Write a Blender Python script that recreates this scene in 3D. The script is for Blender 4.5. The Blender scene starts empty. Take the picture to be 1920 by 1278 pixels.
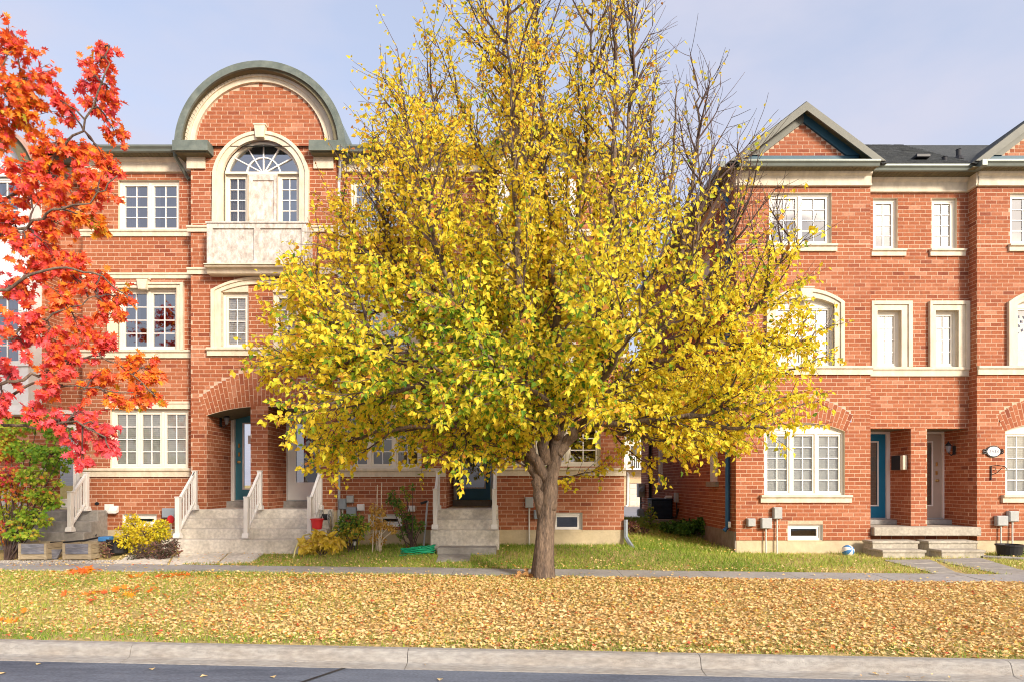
import bpy, math, random
import numpy as np
from mathutils import Vector, Matrix, Quaternion

random.seed(7)
RNG = np.random.default_rng(11)
R = math.radians

# ------------------------------------------------------------------ camera, sky, sun, exposure
scene = bpy.context.scene
COL = scene.collection
FOC, HOR, CAMZ, CAMY = 1200.0, 905.0, 1.6, -15.0      # focal length and horizon in photo pixels, eye height, distance to the facades

cam_data = bpy.data.cameras.new("camera")
cam_data.sensor_width = 36.0
cam_data.lens = 36.0 * FOC / 1920.0
cam_data.shift_y = (HOR - 639.0) / 1920.0
cam_data.clip_end = 3000.0
cam = bpy.data.objects.new("camera", cam_data)
cam.location = (0, CAMY, CAMZ)
cam.rotation_euler = (R(90), 0, 0)
COL.objects.link(cam)
scene.camera = cam

SUN_AZ, SUN_EL = R(143), R(25)                      # azimuth clockwise from +Y, elevation
sun_vec = Vector((math.sin(SUN_AZ) * math.cos(SUN_EL), math.cos(SUN_AZ) * math.cos(SUN_EL), math.sin(SUN_EL)))
sun_data = bpy.data.lights.new("sun", 'SUN')
sun_data.energy = 1.7
sun_data.angle = R(11.0)
sun_data.color = (1.0, 0.90, 0.78)
sun = bpy.data.objects.new("sun", sun_data)
sun.rotation_euler = (-sun_vec).to_track_quat('-Z', 'Y').to_euler()
COL.objects.link(sun)

world = bpy.data.worlds.new("World")
scene.world = world
world.use_nodes = True
wn, wl = world.node_tree.nodes, world.node_tree.links
wn.clear()
w_out = wn.new('ShaderNodeOutputWorld')
w_bg = wn.new('ShaderNodeBackground')
w_sky = wn.new('ShaderNodeTexSky')
w_sky.sky_type = 'NISHITA'
w_sky.sun_disc = False
w_sky.sun_elevation = SUN_EL
w_sky.sun_rotation = SUN_AZ
w_sky.dust_density = 5.0
w_geo = wn.new('ShaderNodeTexCoord')
w_map = wn.new('ShaderNodeMapping')
w_map.inputs['Scale'].default_value = (1.0, 1.0, 2.4)
w_n1 = wn.new('ShaderNodeTexNoise')
w_n1.inputs['Scale'].default_value = 2.6
w_n1.inputs['Detail'].default_value = 6.0
w_n1.inputs['Roughness'].default_value = 0.52
w_rmp = wn.new('ShaderNodeValToRGB')
w_rmp.color_ramp.elements[0].position = 0.38
w_rmp.color_ramp.elements[0].color = (0.52, 0.52, 0.52, 1)
w_rmp.color_ramp.elements[1].position = 0.62
w_rmp.color_ramp.elements[1].color = (0.92, 0.92, 0.92, 1)
w_mix = wn.new('ShaderNodeMix')
w_mix.data_type = 'RGBA'
w_cl = wn.new('ShaderNodeRGB')
w_cl.outputs[0].default_value = (2.0, 2.02, 2.42, 1)   # thin lavender cloud, times the strength below
w_bg.inputs['Strength'].default_value = 0.12
wl.new(w_geo.outputs['Generated'], w_map.inputs['Vector'])
wl.new(w_map.outputs['Vector'], w_n1.inputs['Vector'])
wl.new(w_n1.outputs['Fac'], w_rmp.inputs['Fac'])
wl.new(w_rmp.outputs['Color'], w_mix.inputs[0])
wl.new(w_sky.outputs['Color'], w_mix.inputs[6])
wl.new(w_cl.outputs[0], w_mix.inputs[7])
wl.new(w_mix.outputs[2], w_bg.inputs['Color'])
wl.new(w_bg.outputs['Background'], w_out.inputs['Surface'])

vs = scene.view_settings
vs.view_transform = 'Standard'
vs.look = 'None'
vs.exposure = 1.57
vs.gamma = 1.0
vs.use_curve_mapping = False
scene.render.engine = 'CYCLES'
scene.cycles.use_denoising = True
scene.cycles.filter_width = 1.05
scene.cycles.max_bounces = 7
scene.cycles.transparent_max_bounces = 8

# ------------------------------------------------------------------ measuring: photo pixel at distance d -> metres
def X(px, d=15.0): return (px - 960.0) * d / FOC
def Z(py, d=15.0): return CAMZ + (HOR - py) * d / FOC

# ------------------------------------------------------------------ materials
def new_mat(name):
    m = bpy.data.materials.new(name)
    m.use_nodes = True
    n, l = m.node_tree.nodes, m.node_tree.links
    n.clear()
    out = n.new('ShaderNodeOutputMaterial')
    return m, n, l, out

def mat(name, c, rough=0.7, var=0.12, scale=9.0, bump=0.15, metal=0.0, spec=0.3, c2=None, c2amt=0.5, c2scale=1.5, stretch=(1, 1, 1), bscale=None):
    m, n, l, out = new_mat(name)
    p = n.new('ShaderNodeBsdfPrincipled')
    tc = n.new('ShaderNodeTexCoord')
    mp = n.new('ShaderNodeMapping'); mp.inputs['Scale'].default_value = stretch
    l.new(tc.outputs['Object'], mp.inputs['Vector'])
    nz = n.new('ShaderNodeTexNoise'); nz.inputs['Scale'].default_value = scale; nz.inputs['Detail'].default_value = 6
    l.new(mp.outputs['Vector'], nz.inputs['Vector'])
    mr = n.new('ShaderNodeMapRange')
    mr.inputs['From Min'].default_value = 0.3; mr.inputs['From Max'].default_value = 0.7
    mr.inputs['To Min'].default_value = 1 - var; mr.inputs['To Max'].default_value = 1 + var
    l.new(nz.outputs['Fac'], mr.inputs['Value'])
    base = n.new('ShaderNodeRGB'); base.outputs[0].default_value = (*c, 1)
    src = base.outputs[0]
    if c2:
        n2 = n.new('ShaderNodeTexNoise'); n2.inputs['Scale'].default_value = c2scale; n2.inputs['Detail'].default_value = 7
        n2.inputs['Roughness'].default_value = 0.65
        l.new(mp.outputs['Vector'], n2.inputs['Vector'])
        r2 = n.new('ShaderNodeMapRange'); r2.inputs['From Min'].default_value = 0.42; r2.inputs['From Max'].default_value = 0.68
        r2.inputs['To Max'].default_value = c2amt
        l.new(n2.outputs['Fac'], r2.inputs['Value'])
        mx = n.new('ShaderNodeMix'); mx.data_type = 'RGBA'
        mx.inputs[7].default_value = (*c2, 1)
        l.new(r2.outputs[0], mx.inputs[0]); l.new(src, mx.inputs[6])
        src = mx.outputs[2]
    mul = n.new('ShaderNodeVectorMath'); mul.operation = 'SCALE'
    l.new(src, mul.inputs[0]); l.new(mr.outputs[0], mul.inputs['Scale'])
    l.new(mul.outputs[0], p.inputs['Base Color'])
    p.inputs['Roughness'].default_value = rough
    p.inputs['Metallic'].default_value = metal
    p.inputs['Specular IOR Level'].default_value = spec
    if bump:
        nb = n.new('ShaderNodeTexNoise'); nb.inputs['Scale'].default_value = bscale or scale * 5; nb.inputs['Detail'].default_value = 5
        l.new(mp.outputs['Vector'], nb.inputs['Vector'])
        b = n.new('ShaderNodeBump'); b.inputs['Strength'].default_value = bump; b.inputs['Distance'].default_value = 0.02
        l.new(nb.outputs['Fac'], b.inputs['Height']); l.new(b.outputs[0], p.inputs['Normal'])
    l.new(p.outputs[0], out.inputs['Surface'])
    return m

def tint_node(n, l):
    """per-piece value: the vertex attribute 'tint' of a joined mesh plus the object colour of a single piece"""
    at = n.new('ShaderNodeAttribute'); at.attribute_name = 'tint'
    oi = n.new('ShaderNodeObjectInfo')
    sp = n.new('ShaderNodeSeparateColor')
    l.new(oi.outputs['Color'], sp.inputs[0])
    ad = n.new('ShaderNodeMath'); ad.operation = 'ADD'; ad.use_clamp = True
    l.new(at.outputs['Fac'], ad.inputs[0]); l.new(sp.outputs[0], ad.inputs[1])
    return ad.outputs[0]

def ramp_mat(name, stops, rough=0.7, translucent=0.0, noise=0.15, nscale=30.0, bump=0.3, spec=0.25, stain=None):
    m, n, l, out = new_mat(name)
    t = tint_node(n, l)
    rp = n.new('ShaderNodeValToRGB')
    el = rp.color_ramp.elements
    while len(el) > 1: el.remove(el[-1])
    for i, (pos, c) in enumerate(stops):
        e = el[0] if i == 0 else el.new(pos)
        e.position = pos; e.color = (*c, 1)
    l.new(t, rp.inputs['Fac'])
    tc = n.new('ShaderNodeNewGeometry')
    nz = n.new('ShaderNodeTexNoise'); nz.inputs['Scale'].default_value = nscale; nz.inputs['Detail'].default_value = 4
    l.new(tc.outputs['Position'], nz.inputs['Vector'])
    mr = n.new('ShaderNodeMapRange'); mr.inputs['From Min'].default_value = 0.3; mr.inputs['From Max'].default_value = 0.7
    mr.inputs['To Min'].default_value = 1 - noise; mr.inputs['To Max'].default_value = 1 + noise
    l.new(nz.outputs['Fac'], mr.inputs['Value'])
    mul = n.new('ShaderNodeVectorMath'); mul.operation = 'SCALE'
    l.new(rp.outputs['Color'], mul.inputs[0]); l.new(mr.outputs[0], mul.inputs['Scale'])
    col = mul.outputs[0]
    if stain:
        n2 = n.new('ShaderNodeTexNoise'); n2.inputs['Scale'].default_value = 0.9; n2.inputs['Detail'].default_value = 8
        l.new(tc.outputs['Position'], n2.inputs['Vector'])
        r2 = n.new('ShaderNodeMapRange'); r2.inputs['From Min'].default_value = 0.5; r2.inputs['From Max'].default_value = 0.75
        r2.inputs['To Max'].default_value = 0.35
        l.new(n2.outputs['Fac'], r2.inputs['Value'])
        mx = n.new('ShaderNodeMix'); mx.data_type = 'RGBA'; mx.inputs[7].default_value = (*stain, 1)
        l.new(r2.outputs[0], mx.inputs[0]); l.new(col, mx.inputs[6]); col = mx.outputs[2]
    p = n.new('ShaderNodeBsdfPrincipled')
    p.inputs['Roughness'].default_value = rough
    p.inputs['Specular IOR Level'].default_value = spec
    l.new(col, p.inputs['Base Color'])
    if bump:
        nb = n.new('ShaderNodeTexNoise'); nb.inputs['Scale'].default_value = 120; nb.inputs['Detail'].default_value = 3
        l.new(tc.outputs['Position'], nb.inputs['Vector'])
        b = n.new('ShaderNodeBump'); b.inputs['Strength'].default_value = bump; b.inputs['Distance'].default_value = 0.006
        l.new(nb.outputs['Fac'], b.inputs['Height']); l.new(b.outputs[0], p.inputs['Normal'])
    if translucent > 0:
        tr = n.new('ShaderNodeBsdfTranslucent'); l.new(col, tr.inputs['Color'])
        ms = n.new('ShaderNodeMixShader'); ms.inputs[0].default_value = translucent
        l.new(p.outputs[0], ms.inputs[1]); l.new(tr.outputs[0], ms.inputs[2])
        l.new(ms.outputs[0], out.inputs['Surface'])
    else:
        l.new(p.outputs[0], out.inputs['Surface'])
    return m

def glass_mat(name, tint=(0.86, 0.9, 0.93), refl=0.16):
    m, n, l, out = new_mat(name)
    tr = n.new('ShaderNodeBsdfTransparent'); tr.inputs[0].default_value = (*tint, 1)
    gl = n.new('ShaderNodeBsdfGlossy'); gl.inputs['Roughness'].default_value = 0.015
    gl.inputs['Color'].default_value = (0.95, 0.97, 1.0, 1)
    fr = n.new('ShaderNodeFresnel'); fr.inputs[0].default_value = 1.5
    ad = n.new('ShaderNodeMath'); ad.operation = 'ADD'; ad.use_clamp = True; ad.inputs[1].default_value = refl
    nz = n.new('ShaderNodeTexNoise'); nz.inputs['Scale'].default_value = 1.6; nz.inputs['Detail'].default_value = 1
    gp = n.new('ShaderNodeNewGeometry'); l.new(gp.outputs['Position'], nz.inputs['Vector'])
    b = n.new('ShaderNodeBump'); b.inputs['Strength'].default_value = 0.25; b.inputs['Distance'].default_value = 0.02
    l.new(nz.outputs['Fac'], b.inputs['Height']); l.new(b.outputs[0], gl.inputs['Normal'])
    ms = n.new('ShaderNodeMixShader')
    l.new(fr.outputs[0], ad.inputs[0]); l.new(ad.outputs[0], ms.inputs[0])
    l.new(tr.outputs[0], ms.inputs[1]); l.new(gl.outputs[0], ms.inputs[2])
    l.new(ms.outputs[0], out.inputs['Surface'])
    return m

M = {}
M['brick'] = ramp_mat('brick', [(0, (0.21, 0.058, 0.030)), (0.2, (0.30, 0.089, 0.040)), (0.55, (0.35, 0.114, 0.050)),
                                (0.8, (0.39, 0.140, 0.068)), (1, (0.47, 0.21, 0.12))], rough=0.85, noise=0.16, nscale=22, bump=0.2, stain=(0.30, 0.095, 0.06))
M['mortar'] = mat('mortar', (0.60, 0.42, 0.295), 0.95, 0.15, 14, 0.4)
M['buff_brick'] = ramp_mat('buff_brick', [(0, (0.50, 0.34, 0.18)), (1, (0.66, 0.50, 0.30))], rough=0.85)
M['cream'] = mat('cream_trim', (0.72, 0.63, 0.48), 0.65, 0.08, 7, 0.15, c2=(0.46, 0.38, 0.27), c2amt=0.5, c2scale=2.6, stretch=(1.6, 1, .7))
M['frame'] = mat('vinyl_frame', (0.78, 0.72, 0.60), 0.4, 0.04, 6, 0.02)
M['white'] = mat('white_paint', (0.80, 0.78, 0.74), 0.45, 0.05, 8, 0.04, c2=(0.62, 0.57, 0.5), c2amt=0.3, c2scale=4)
M['white_clad'] = mat('white_cladding', (0.76, 0.75, 0.73), 0.5, 0.06, 5, 0.05)
M['weathered'] = mat('weathered_white_wood', (0.66, 0.62, 0.56), 0.85, 0.18, 14, 0.5, c2=(0.34, 0.28, 0.23), c2amt=0.8, c2scale=6.5, stretch=(1.3, 1, 0.7))
M['peeled'] = mat('peeling_door_paint', (0.68, 0.64, 0.58), 0.85, 0.15, 12, 0.5, c2=(0.44, 0.27, 0.19), c2amt=0.75, c2scale=7.5, stretch=(1.2, 1, 0.7))
M['fascia'] = mat('green_grey_fascia', (0.125, 0.15, 0.13), 0.5, 0.12, 6, 0.1, c2=(0.21, 0.23, 0.195), c2amt=0.5, c2scale=3)
M['gutter'] = mat('green_grey_gutter', (0.16, 0.18, 0.155), 0.4, 0.10, 5, 0.05, metal=0.2)
M['gable_fascia'] = mat('olive_grey_fascia', (0.17, 0.168, 0.135), 0.55, 0.08, 5, 0.05)
M['soffit'] = mat('olive_soffit', (0.15, 0.13, 0.075), 0.7, 0.15, 10, 0.2)
M['rake_shade_flashing'] = mat('dark_blue_rake_shade_and_flashing', (0.035, 0.10, 0.14), 0.5, 0.1, 5, 0.05)  # dark blue: painted shade on the right rakes, own colour of the flashing
M['shingle'] = mat('asphalt_shingle', (0.055, 0.060, 0.062), 0.95, 0.35, 40, 0.6, c2=(0.10, 0.105, 0.10), c2amt=0.7, c2scale=9)
M['metal_roof'] = mat('weathered_metal_roof', (0.20, 0.24, 0.20), 0.45, 0.1, 5, 0.1, metal=0.4)
M['copper_roof'] = mat('pinkish_metal_roof', (0.44, 0.28, 0.22), 0.6, 0.12, 6, 0.1)
M['concrete'] = mat('shade_lightened_concrete', (0.72, 0.67, 0.58), 0.9, 0.18, 16, 0.5, c2=(0.42, 0.38, 0.31), c2amt=0.6, c2scale=2.5)  # colour lightened to offset the tree shade over the left steps
M['concrete_sun'] = mat('sun_darkened_concrete', (0.44, 0.40, 0.325), 0.9, 0.2, 16, 0.5, c2=(0.28, 0.25, 0.20), c2amt=0.6, c2scale=2.5)  # same concrete, colour darkened where it stands in full sun
M['concrete_grey'] = mat('grey_concrete', (0.33, 0.31, 0.28), 0.9, 0.15, 12, 0.4, c2=(0.21, 0.20, 0.19), c2amt=0.5, c2scale=2.0)
M['kerb'] = mat('kerb_concrete', (0.37, 0.35, 0.32), 0.92, 0.2, 30, 0.7, c2=(0.31, 0.27, 0.225), c2amt=0.75, c2scale=3.5, stretch=(0.35, 1, 1))
M['sidewalk'] = mat('sidewalk_concrete', (0.36, 0.345, 0.33), 0.9, 0.12, 14, 0.4, c2=(0.22, 0.21, 0.205), c2amt=0.6, c2scale=1.2)
M['asphalt'] = mat('asphalt', (0.20, 0.228, 0.285), 0.85, 0.3, 60, 0.8, c2=(0.085, 0.10, 0.14), c2amt=0.9, c2scale=1.1, stretch=(0.5, 2.2, 1), bscale=260)
M['foundation'] = mat('parged_foundation', (0.58, 0.48, 0.31), 0.9, 0.1, 4, 0.3, c2=(0.40, 0.33, 0.23), c2amt=0.6, c2scale=1.6)
M['foundation_grey'] = mat('bare_foundation', (0.30, 0.26, 0.22), 0.95, 0.2, 5, 0.5, c2=(0.16, 0.13, 0.11), c2amt=0.7, c2scale=2)
M['glass'] = glass_mat('window_glass', (0.95, 0.96, 0.96), 0.07)
M['glass_mirror'] = glass_mat('window_glass_reflective', (0.60, 0.67, 0.78), 0.27)
M['glass_dark'] = glass_mat('door_glass', (0.45, 0.45, 0.42), 0.10)
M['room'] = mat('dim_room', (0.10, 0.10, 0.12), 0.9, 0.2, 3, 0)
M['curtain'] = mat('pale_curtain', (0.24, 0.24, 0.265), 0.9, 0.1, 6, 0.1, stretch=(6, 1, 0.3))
M['blind'] = mat('white_blind', (0.72, 0.69, 0.62), 0.7, 0.04, 8, 0)
M['blind_grey'] = mat('grey_green_blind', (0.78, 0.79, 0.73), 0.7, 0.06, 8, 0)
M['teal_door'] = mat('teal_door_paint', (0.055, 0.21, 0.27), 0.4, 0.06, 5, 0.03)
M['blue_door'] = mat('deep_blue_door_paint', (0.012, 0.17, 0.31), 0.35, 0.05, 5, 0.02)
M['beige_door'] = mat('beige_door_paint', (0.46, 0.38, 0.31), 0.45, 0.05, 5, 0.02)
M['brass'] = mat('brass', (0.55, 0.38, 0.14), 0.35, 0.1, 20, 0, metal=0.9)
M['black'] = mat('black_metal', (0.022, 0.022, 0.026), 0.45, 0.1, 10, 0.05)
M['ac'] = mat('navy_black_condenser', (0.018, 0.030, 0.048), 0.5, 0.1, 10, 0.05)
M['grey_box'] = mat('grey_utility_box', (0.40, 0.41, 0.40), 0.5, 0.08, 8, 0.05)
M['blue_grey_box'] = mat('blue_grey_utility_box', (0.27, 0.31, 0.35), 0.5, 0.08, 8, 0.05)
M['pvc'] = mat('pale_conduit', (0.60, 0.58, 0.53), 0.5, 0.06, 8, 0.02)
M['blue_pipe'] = mat('blue_downpipe', (0.035, 0.13, 0.27), 0.4, 0.1, 4, 0.03)
M['pale_pipe'] = mat('pale_downpipe', (0.46, 0.48, 0.50), 0.4, 0.1, 6, 0.03)
M['bark'] = mat('bark', (0.20, 0.142, 0.10), 0.95, 0.4, 26, 1.0, c2=(0.08, 0.06, 0.05), c2amt=0.9, c2scale=8, stretch=(2.2, 2.2, 0.45), bscale=34)
M['twig'] = mat('twig_bark', (0.10, 0.065, 0.055), 0.9, 0.25, 8, 0)
M['soil'] = mat('soil', (0.10, 0.075, 0.05), 1, 0.3, 14, 0.8)
M['old_wood'] = mat('aged_wood', (0.42, 0.34, 0.22), 0.9, 0.2, 6, 0.4, c2=(0.24, 0.19, 0.13), c2amt=0.6, c2scale=4, stretch=(1, 1, 5))
M['dark_wood'] = mat('slate_painted_wood', (0.15, 0.155, 0.19), 0.9, 0.35, 5, 0.4, c2=(0.34, 0.33, 0.33), c2amt=0.7, c2scale=3, stretch=(1, 1, 5))
M['red_plastic'] = mat('red_plastic', (0.62, 0.03, 0.035), 0.4, 0.06, 8, 0)
M['blue_plastic'] = mat('blue_plastic', (0.06, 0.22, 0.48), 0.5, 0.06, 8, 0)
M['green_hose'] = mat('green_hose', (0.01, 0.33, 0.16), 0.4, 0.1, 8, 0)
M['yellow_hose'] = mat('pale_yellow_hose', (0.62, 0.58, 0.24), 0.5, 0.1, 8, 0)
M['stake'] = mat('pale_stake', (0.62, 0.54, 0.42), 0.8, 0.12, 8, 0.1)
M['mat_blue'] = mat('navy_doormat', (0.035, 0.04, 0.075), 1, 0.4, 30, 0.8)
M['gravel'] = ramp_mat('gravel', [(0, (0.24, 0.22, 0.20)), (1, (0.58, 0.53, 0.46))], rough=0.95)
M['number'] = mat('number_ink', (0.10, 0.10, 0.14), 0.6, 0.02, 5, 0)
M['plaque'] = mat('white_plaque', (0.80, 0.79, 0.77), 0.4, 0.02, 5, 0)
M['siding'] = mat('pale_siding', (0.62, 0.56, 0.46), 0.7, 0.06, 5, 0.1)
M['lane'] = mat('lane_asphalt', (0.27, 0.265, 0.28), 0.9, 0.2, 20, 0.4, c2=(0.19, 0.185, 0.2), c2amt=0.6, c2scale=0.6)

M['leaf_yellow'] = ramp_mat('linden_leaf', [(0, (0.10, 0.25, 0.022)), (0.12, (0.28, 0.42, 0.03)), (0.26, (0.72, 0.72, 0.05)), (0.45, (0.90, 0.76, 0.06)),
                                            (0.72, (0.92, 0.66, 0.05)), (0.9, (0.86, 0.42, 0.08)), (1, (0.46, 0.18, 0.06))], rough=0.55, translucent=0.50, noise=0.14, nscale=40, bump=0.1, spec=0.3)
M['leaf_red'] = ramp_mat('oak_leaf', [(0, (0.84, 0.12, 0.15)), (0.25, (0.80, 0.09, 0.07)), (0.5, (0.82, 0.17, 0.035)), (0.75, (0.84, 0.30, 0.025)),
                                      (0.92, (0.72, 0.36, 0.02)), (1, (0.42, 0.38, 0.03))], rough=0.45, translucent=0.34, noise=0.16, nscale=30, bump=0.1, spec=0.35)
M['leaf_maple'] = ramp_mat('shrub_maple_leaf', [(0, (0.13, 0.32, 0.03)), (0.35, (0.38, 0.55, 0.05)), (0.55, (0.66, 0.64, 0.08)), (0.7, (0.80, 0.32, 0.06)),
                                                (0.85, (0.78, 0.10, 0.10)), (1, (0.66, 0.06, 0.14))], rough=0.5, translucent=0.3, noise=0.15, nscale=40, bump=0.1)
M['leaf_gold'] = ramp_mat('gold_shrub_leaf', [(0, (0.34, 0.40, 0.03)), (0.4, (0.70, 0.58, 0.03)), (0.8, (0.78, 0.58, 0.04)), (1, (0.62, 0.33, 0.05))], rough=0.55, translucent=0.3, bump=0.1)
M['leaf_green'] = ramp_mat('green_leaf', [(0, (0.035, 0.10, 0.018)), (0.5, (0.12, 0.25, 0.03)), (0.8, (0.33, 0.40, 0.04)), (1, (0.60, 0.42, 0.06))], rough=0.5, translucent=0.25, bump=0.1)
M['leaf_purple'] = ramp_mat('purple_ground_plant', [(0, (0.05, 0.075, 0.03)), (0.5, (0.13, 0.07, 0.06)), (0.8, (0.24, 0.10, 0.08)), (1, (0.34, 0.30, 0.09))], rough=0.6, translucent=0.2, bump=0.1)
M['leaf_hosta'] = ramp_mat('yellow_hosta_leaf', [(0, (0.72, 0.56, 0.05)), (0.6, (0.80, 0.62, 0.12)), (1, (0.66, 0.46, 0.16))], rough=0.55, translucent=0.3, bump=0.1)
M['leaf_dry'] = ramp_mat('dry_vine_leaf', [(0, (0.55, 0.34, 0.06)), (0.5, (0.62, 0.40, 0.10)), (1, (0.44, 0.22, 0.06))], rough=0.7, translucent=0.25, bump=0.1)
M['litter'] = ramp_mat('fallen_leaf', [(0, (0.40, 0.21, 0.09)), (0.15, (0.62, 0.34, 0.12)), (0.4, (0.74, 0.50, 0.21)), (0.62, (0.81, 0.61, 0.31)), (0.78, (0.80, 0.58, 0.12)),
                                       (0.9, (0.72, 0.30, 0.06)), (1, (0.55, 0.08, 0.05))], rough=0.7, translucent=0.15, noise=0.2, nscale=60, bump=0.2)
M['grass'] = ramp_mat('grass_blade', [(0, (0.08, 0.18, 0.02)), (0.4, (0.24, 0.36, 0.04)), (0.7, (0.46, 0.48, 0.09)), (1, (0.72, 0.60, 0.27))], rough=0.6, translucent=0.25, bump=0)

# ground: soil and thatch with green and straw patches
def ground_mat():
    m, n, l, out = new_mat('ground_turf')
    p = n.new('ShaderNodeBsdfPrincipled'); p.inputs['Roughness'].default_value = 1; p.inputs['Specular IOR Level'].default_value = 0.1
    g = n.new('ShaderNodeNewGeometry')
    a = n.new('ShaderNodeTexNoise'); a.inputs['Scale'].default_value = 1.3; a.inputs['Detail'].default_value = 8
    b = n.new('ShaderNodeTexNoise'); b.inputs['Scale'].default_value = 26; b.inputs['Detail'].default_value = 6
    l.new(g.outputs['Position'], a.inputs['Vector']); l.new(g.outputs['Position'], b.inputs['Vector'])
    r = n.new('ShaderNodeValToRGB')
    r.color_ramp.elements[0].color = (0.30, 0.28, 0.09, 1); r.color_ramp.elements[0].position = 0.35
    r.color_ramp.elements[1].color = (0.60, 0.43, 0.20, 1); r.color_ramp.elements[1].position = 0.65
    ad = n.new('ShaderNodeMath'); ad.operation = 'ADD'
    h = n.new('ShaderNodeMath'); h.operation = 'MULTIPLY'; h.inputs[1].default_value = 0.5
    h2 = n.new('ShaderNodeMath'); h2.operation = 'MULTIPLY'; h2.inputs[1].default_value = 0.5
    l.new(a.outputs['Fac'], h.inputs[0]); l.new(b.outputs['Fac'], h2.inputs[0])
    l.new(h.outputs[0], ad.inputs[0]); l.new(h2.outputs[0], ad.inputs[1])
    l.new(ad.outputs[0], r.inputs['Fac']); l.new(r.outputs[0], p.inputs['Base Color'])
    bm = n.new('ShaderNodeBump'); bm.inputs['Strength'].default_value = 0.8; bm.inputs['Distance'].default_value = 0.05
    l.new(b.outputs['Fac'], bm.inputs['Height']); l.new(bm.outputs[0], p.inputs['Normal'])
    l.new(p.outputs[0], out.inputs['Surface'])
    return m
M['ground'] = ground_mat()

# ------------------------------------------------------------------ mesh helpers
ORG = {}          # world position of each object's origin

def link(o, parent, org):
    COL.objects.link(o)
    if parent is not None:
        o.parent = parent
        po = ORG[parent]
        o.location = Vector(org) - Vector(po)
    else:
        o.location = org
    ORG[o] = tuple(org)
    o.color = (0, 0, 0, 1)
    return o

def tag(o, label=None, cat=None, group=None, kind=None):
    if label: o['label'] = label
    if cat: o['category'] = cat
    if group: o['group'] = group
    if kind: o['kind'] = kind
    return o

def thing(name, loc, label, cat, group=None):
    o = bpy.data.objects.new(name, None)
    o.empty_display_size = 0.2
    link(o, None, loc)
    return tag(o, label, cat, group)

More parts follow.
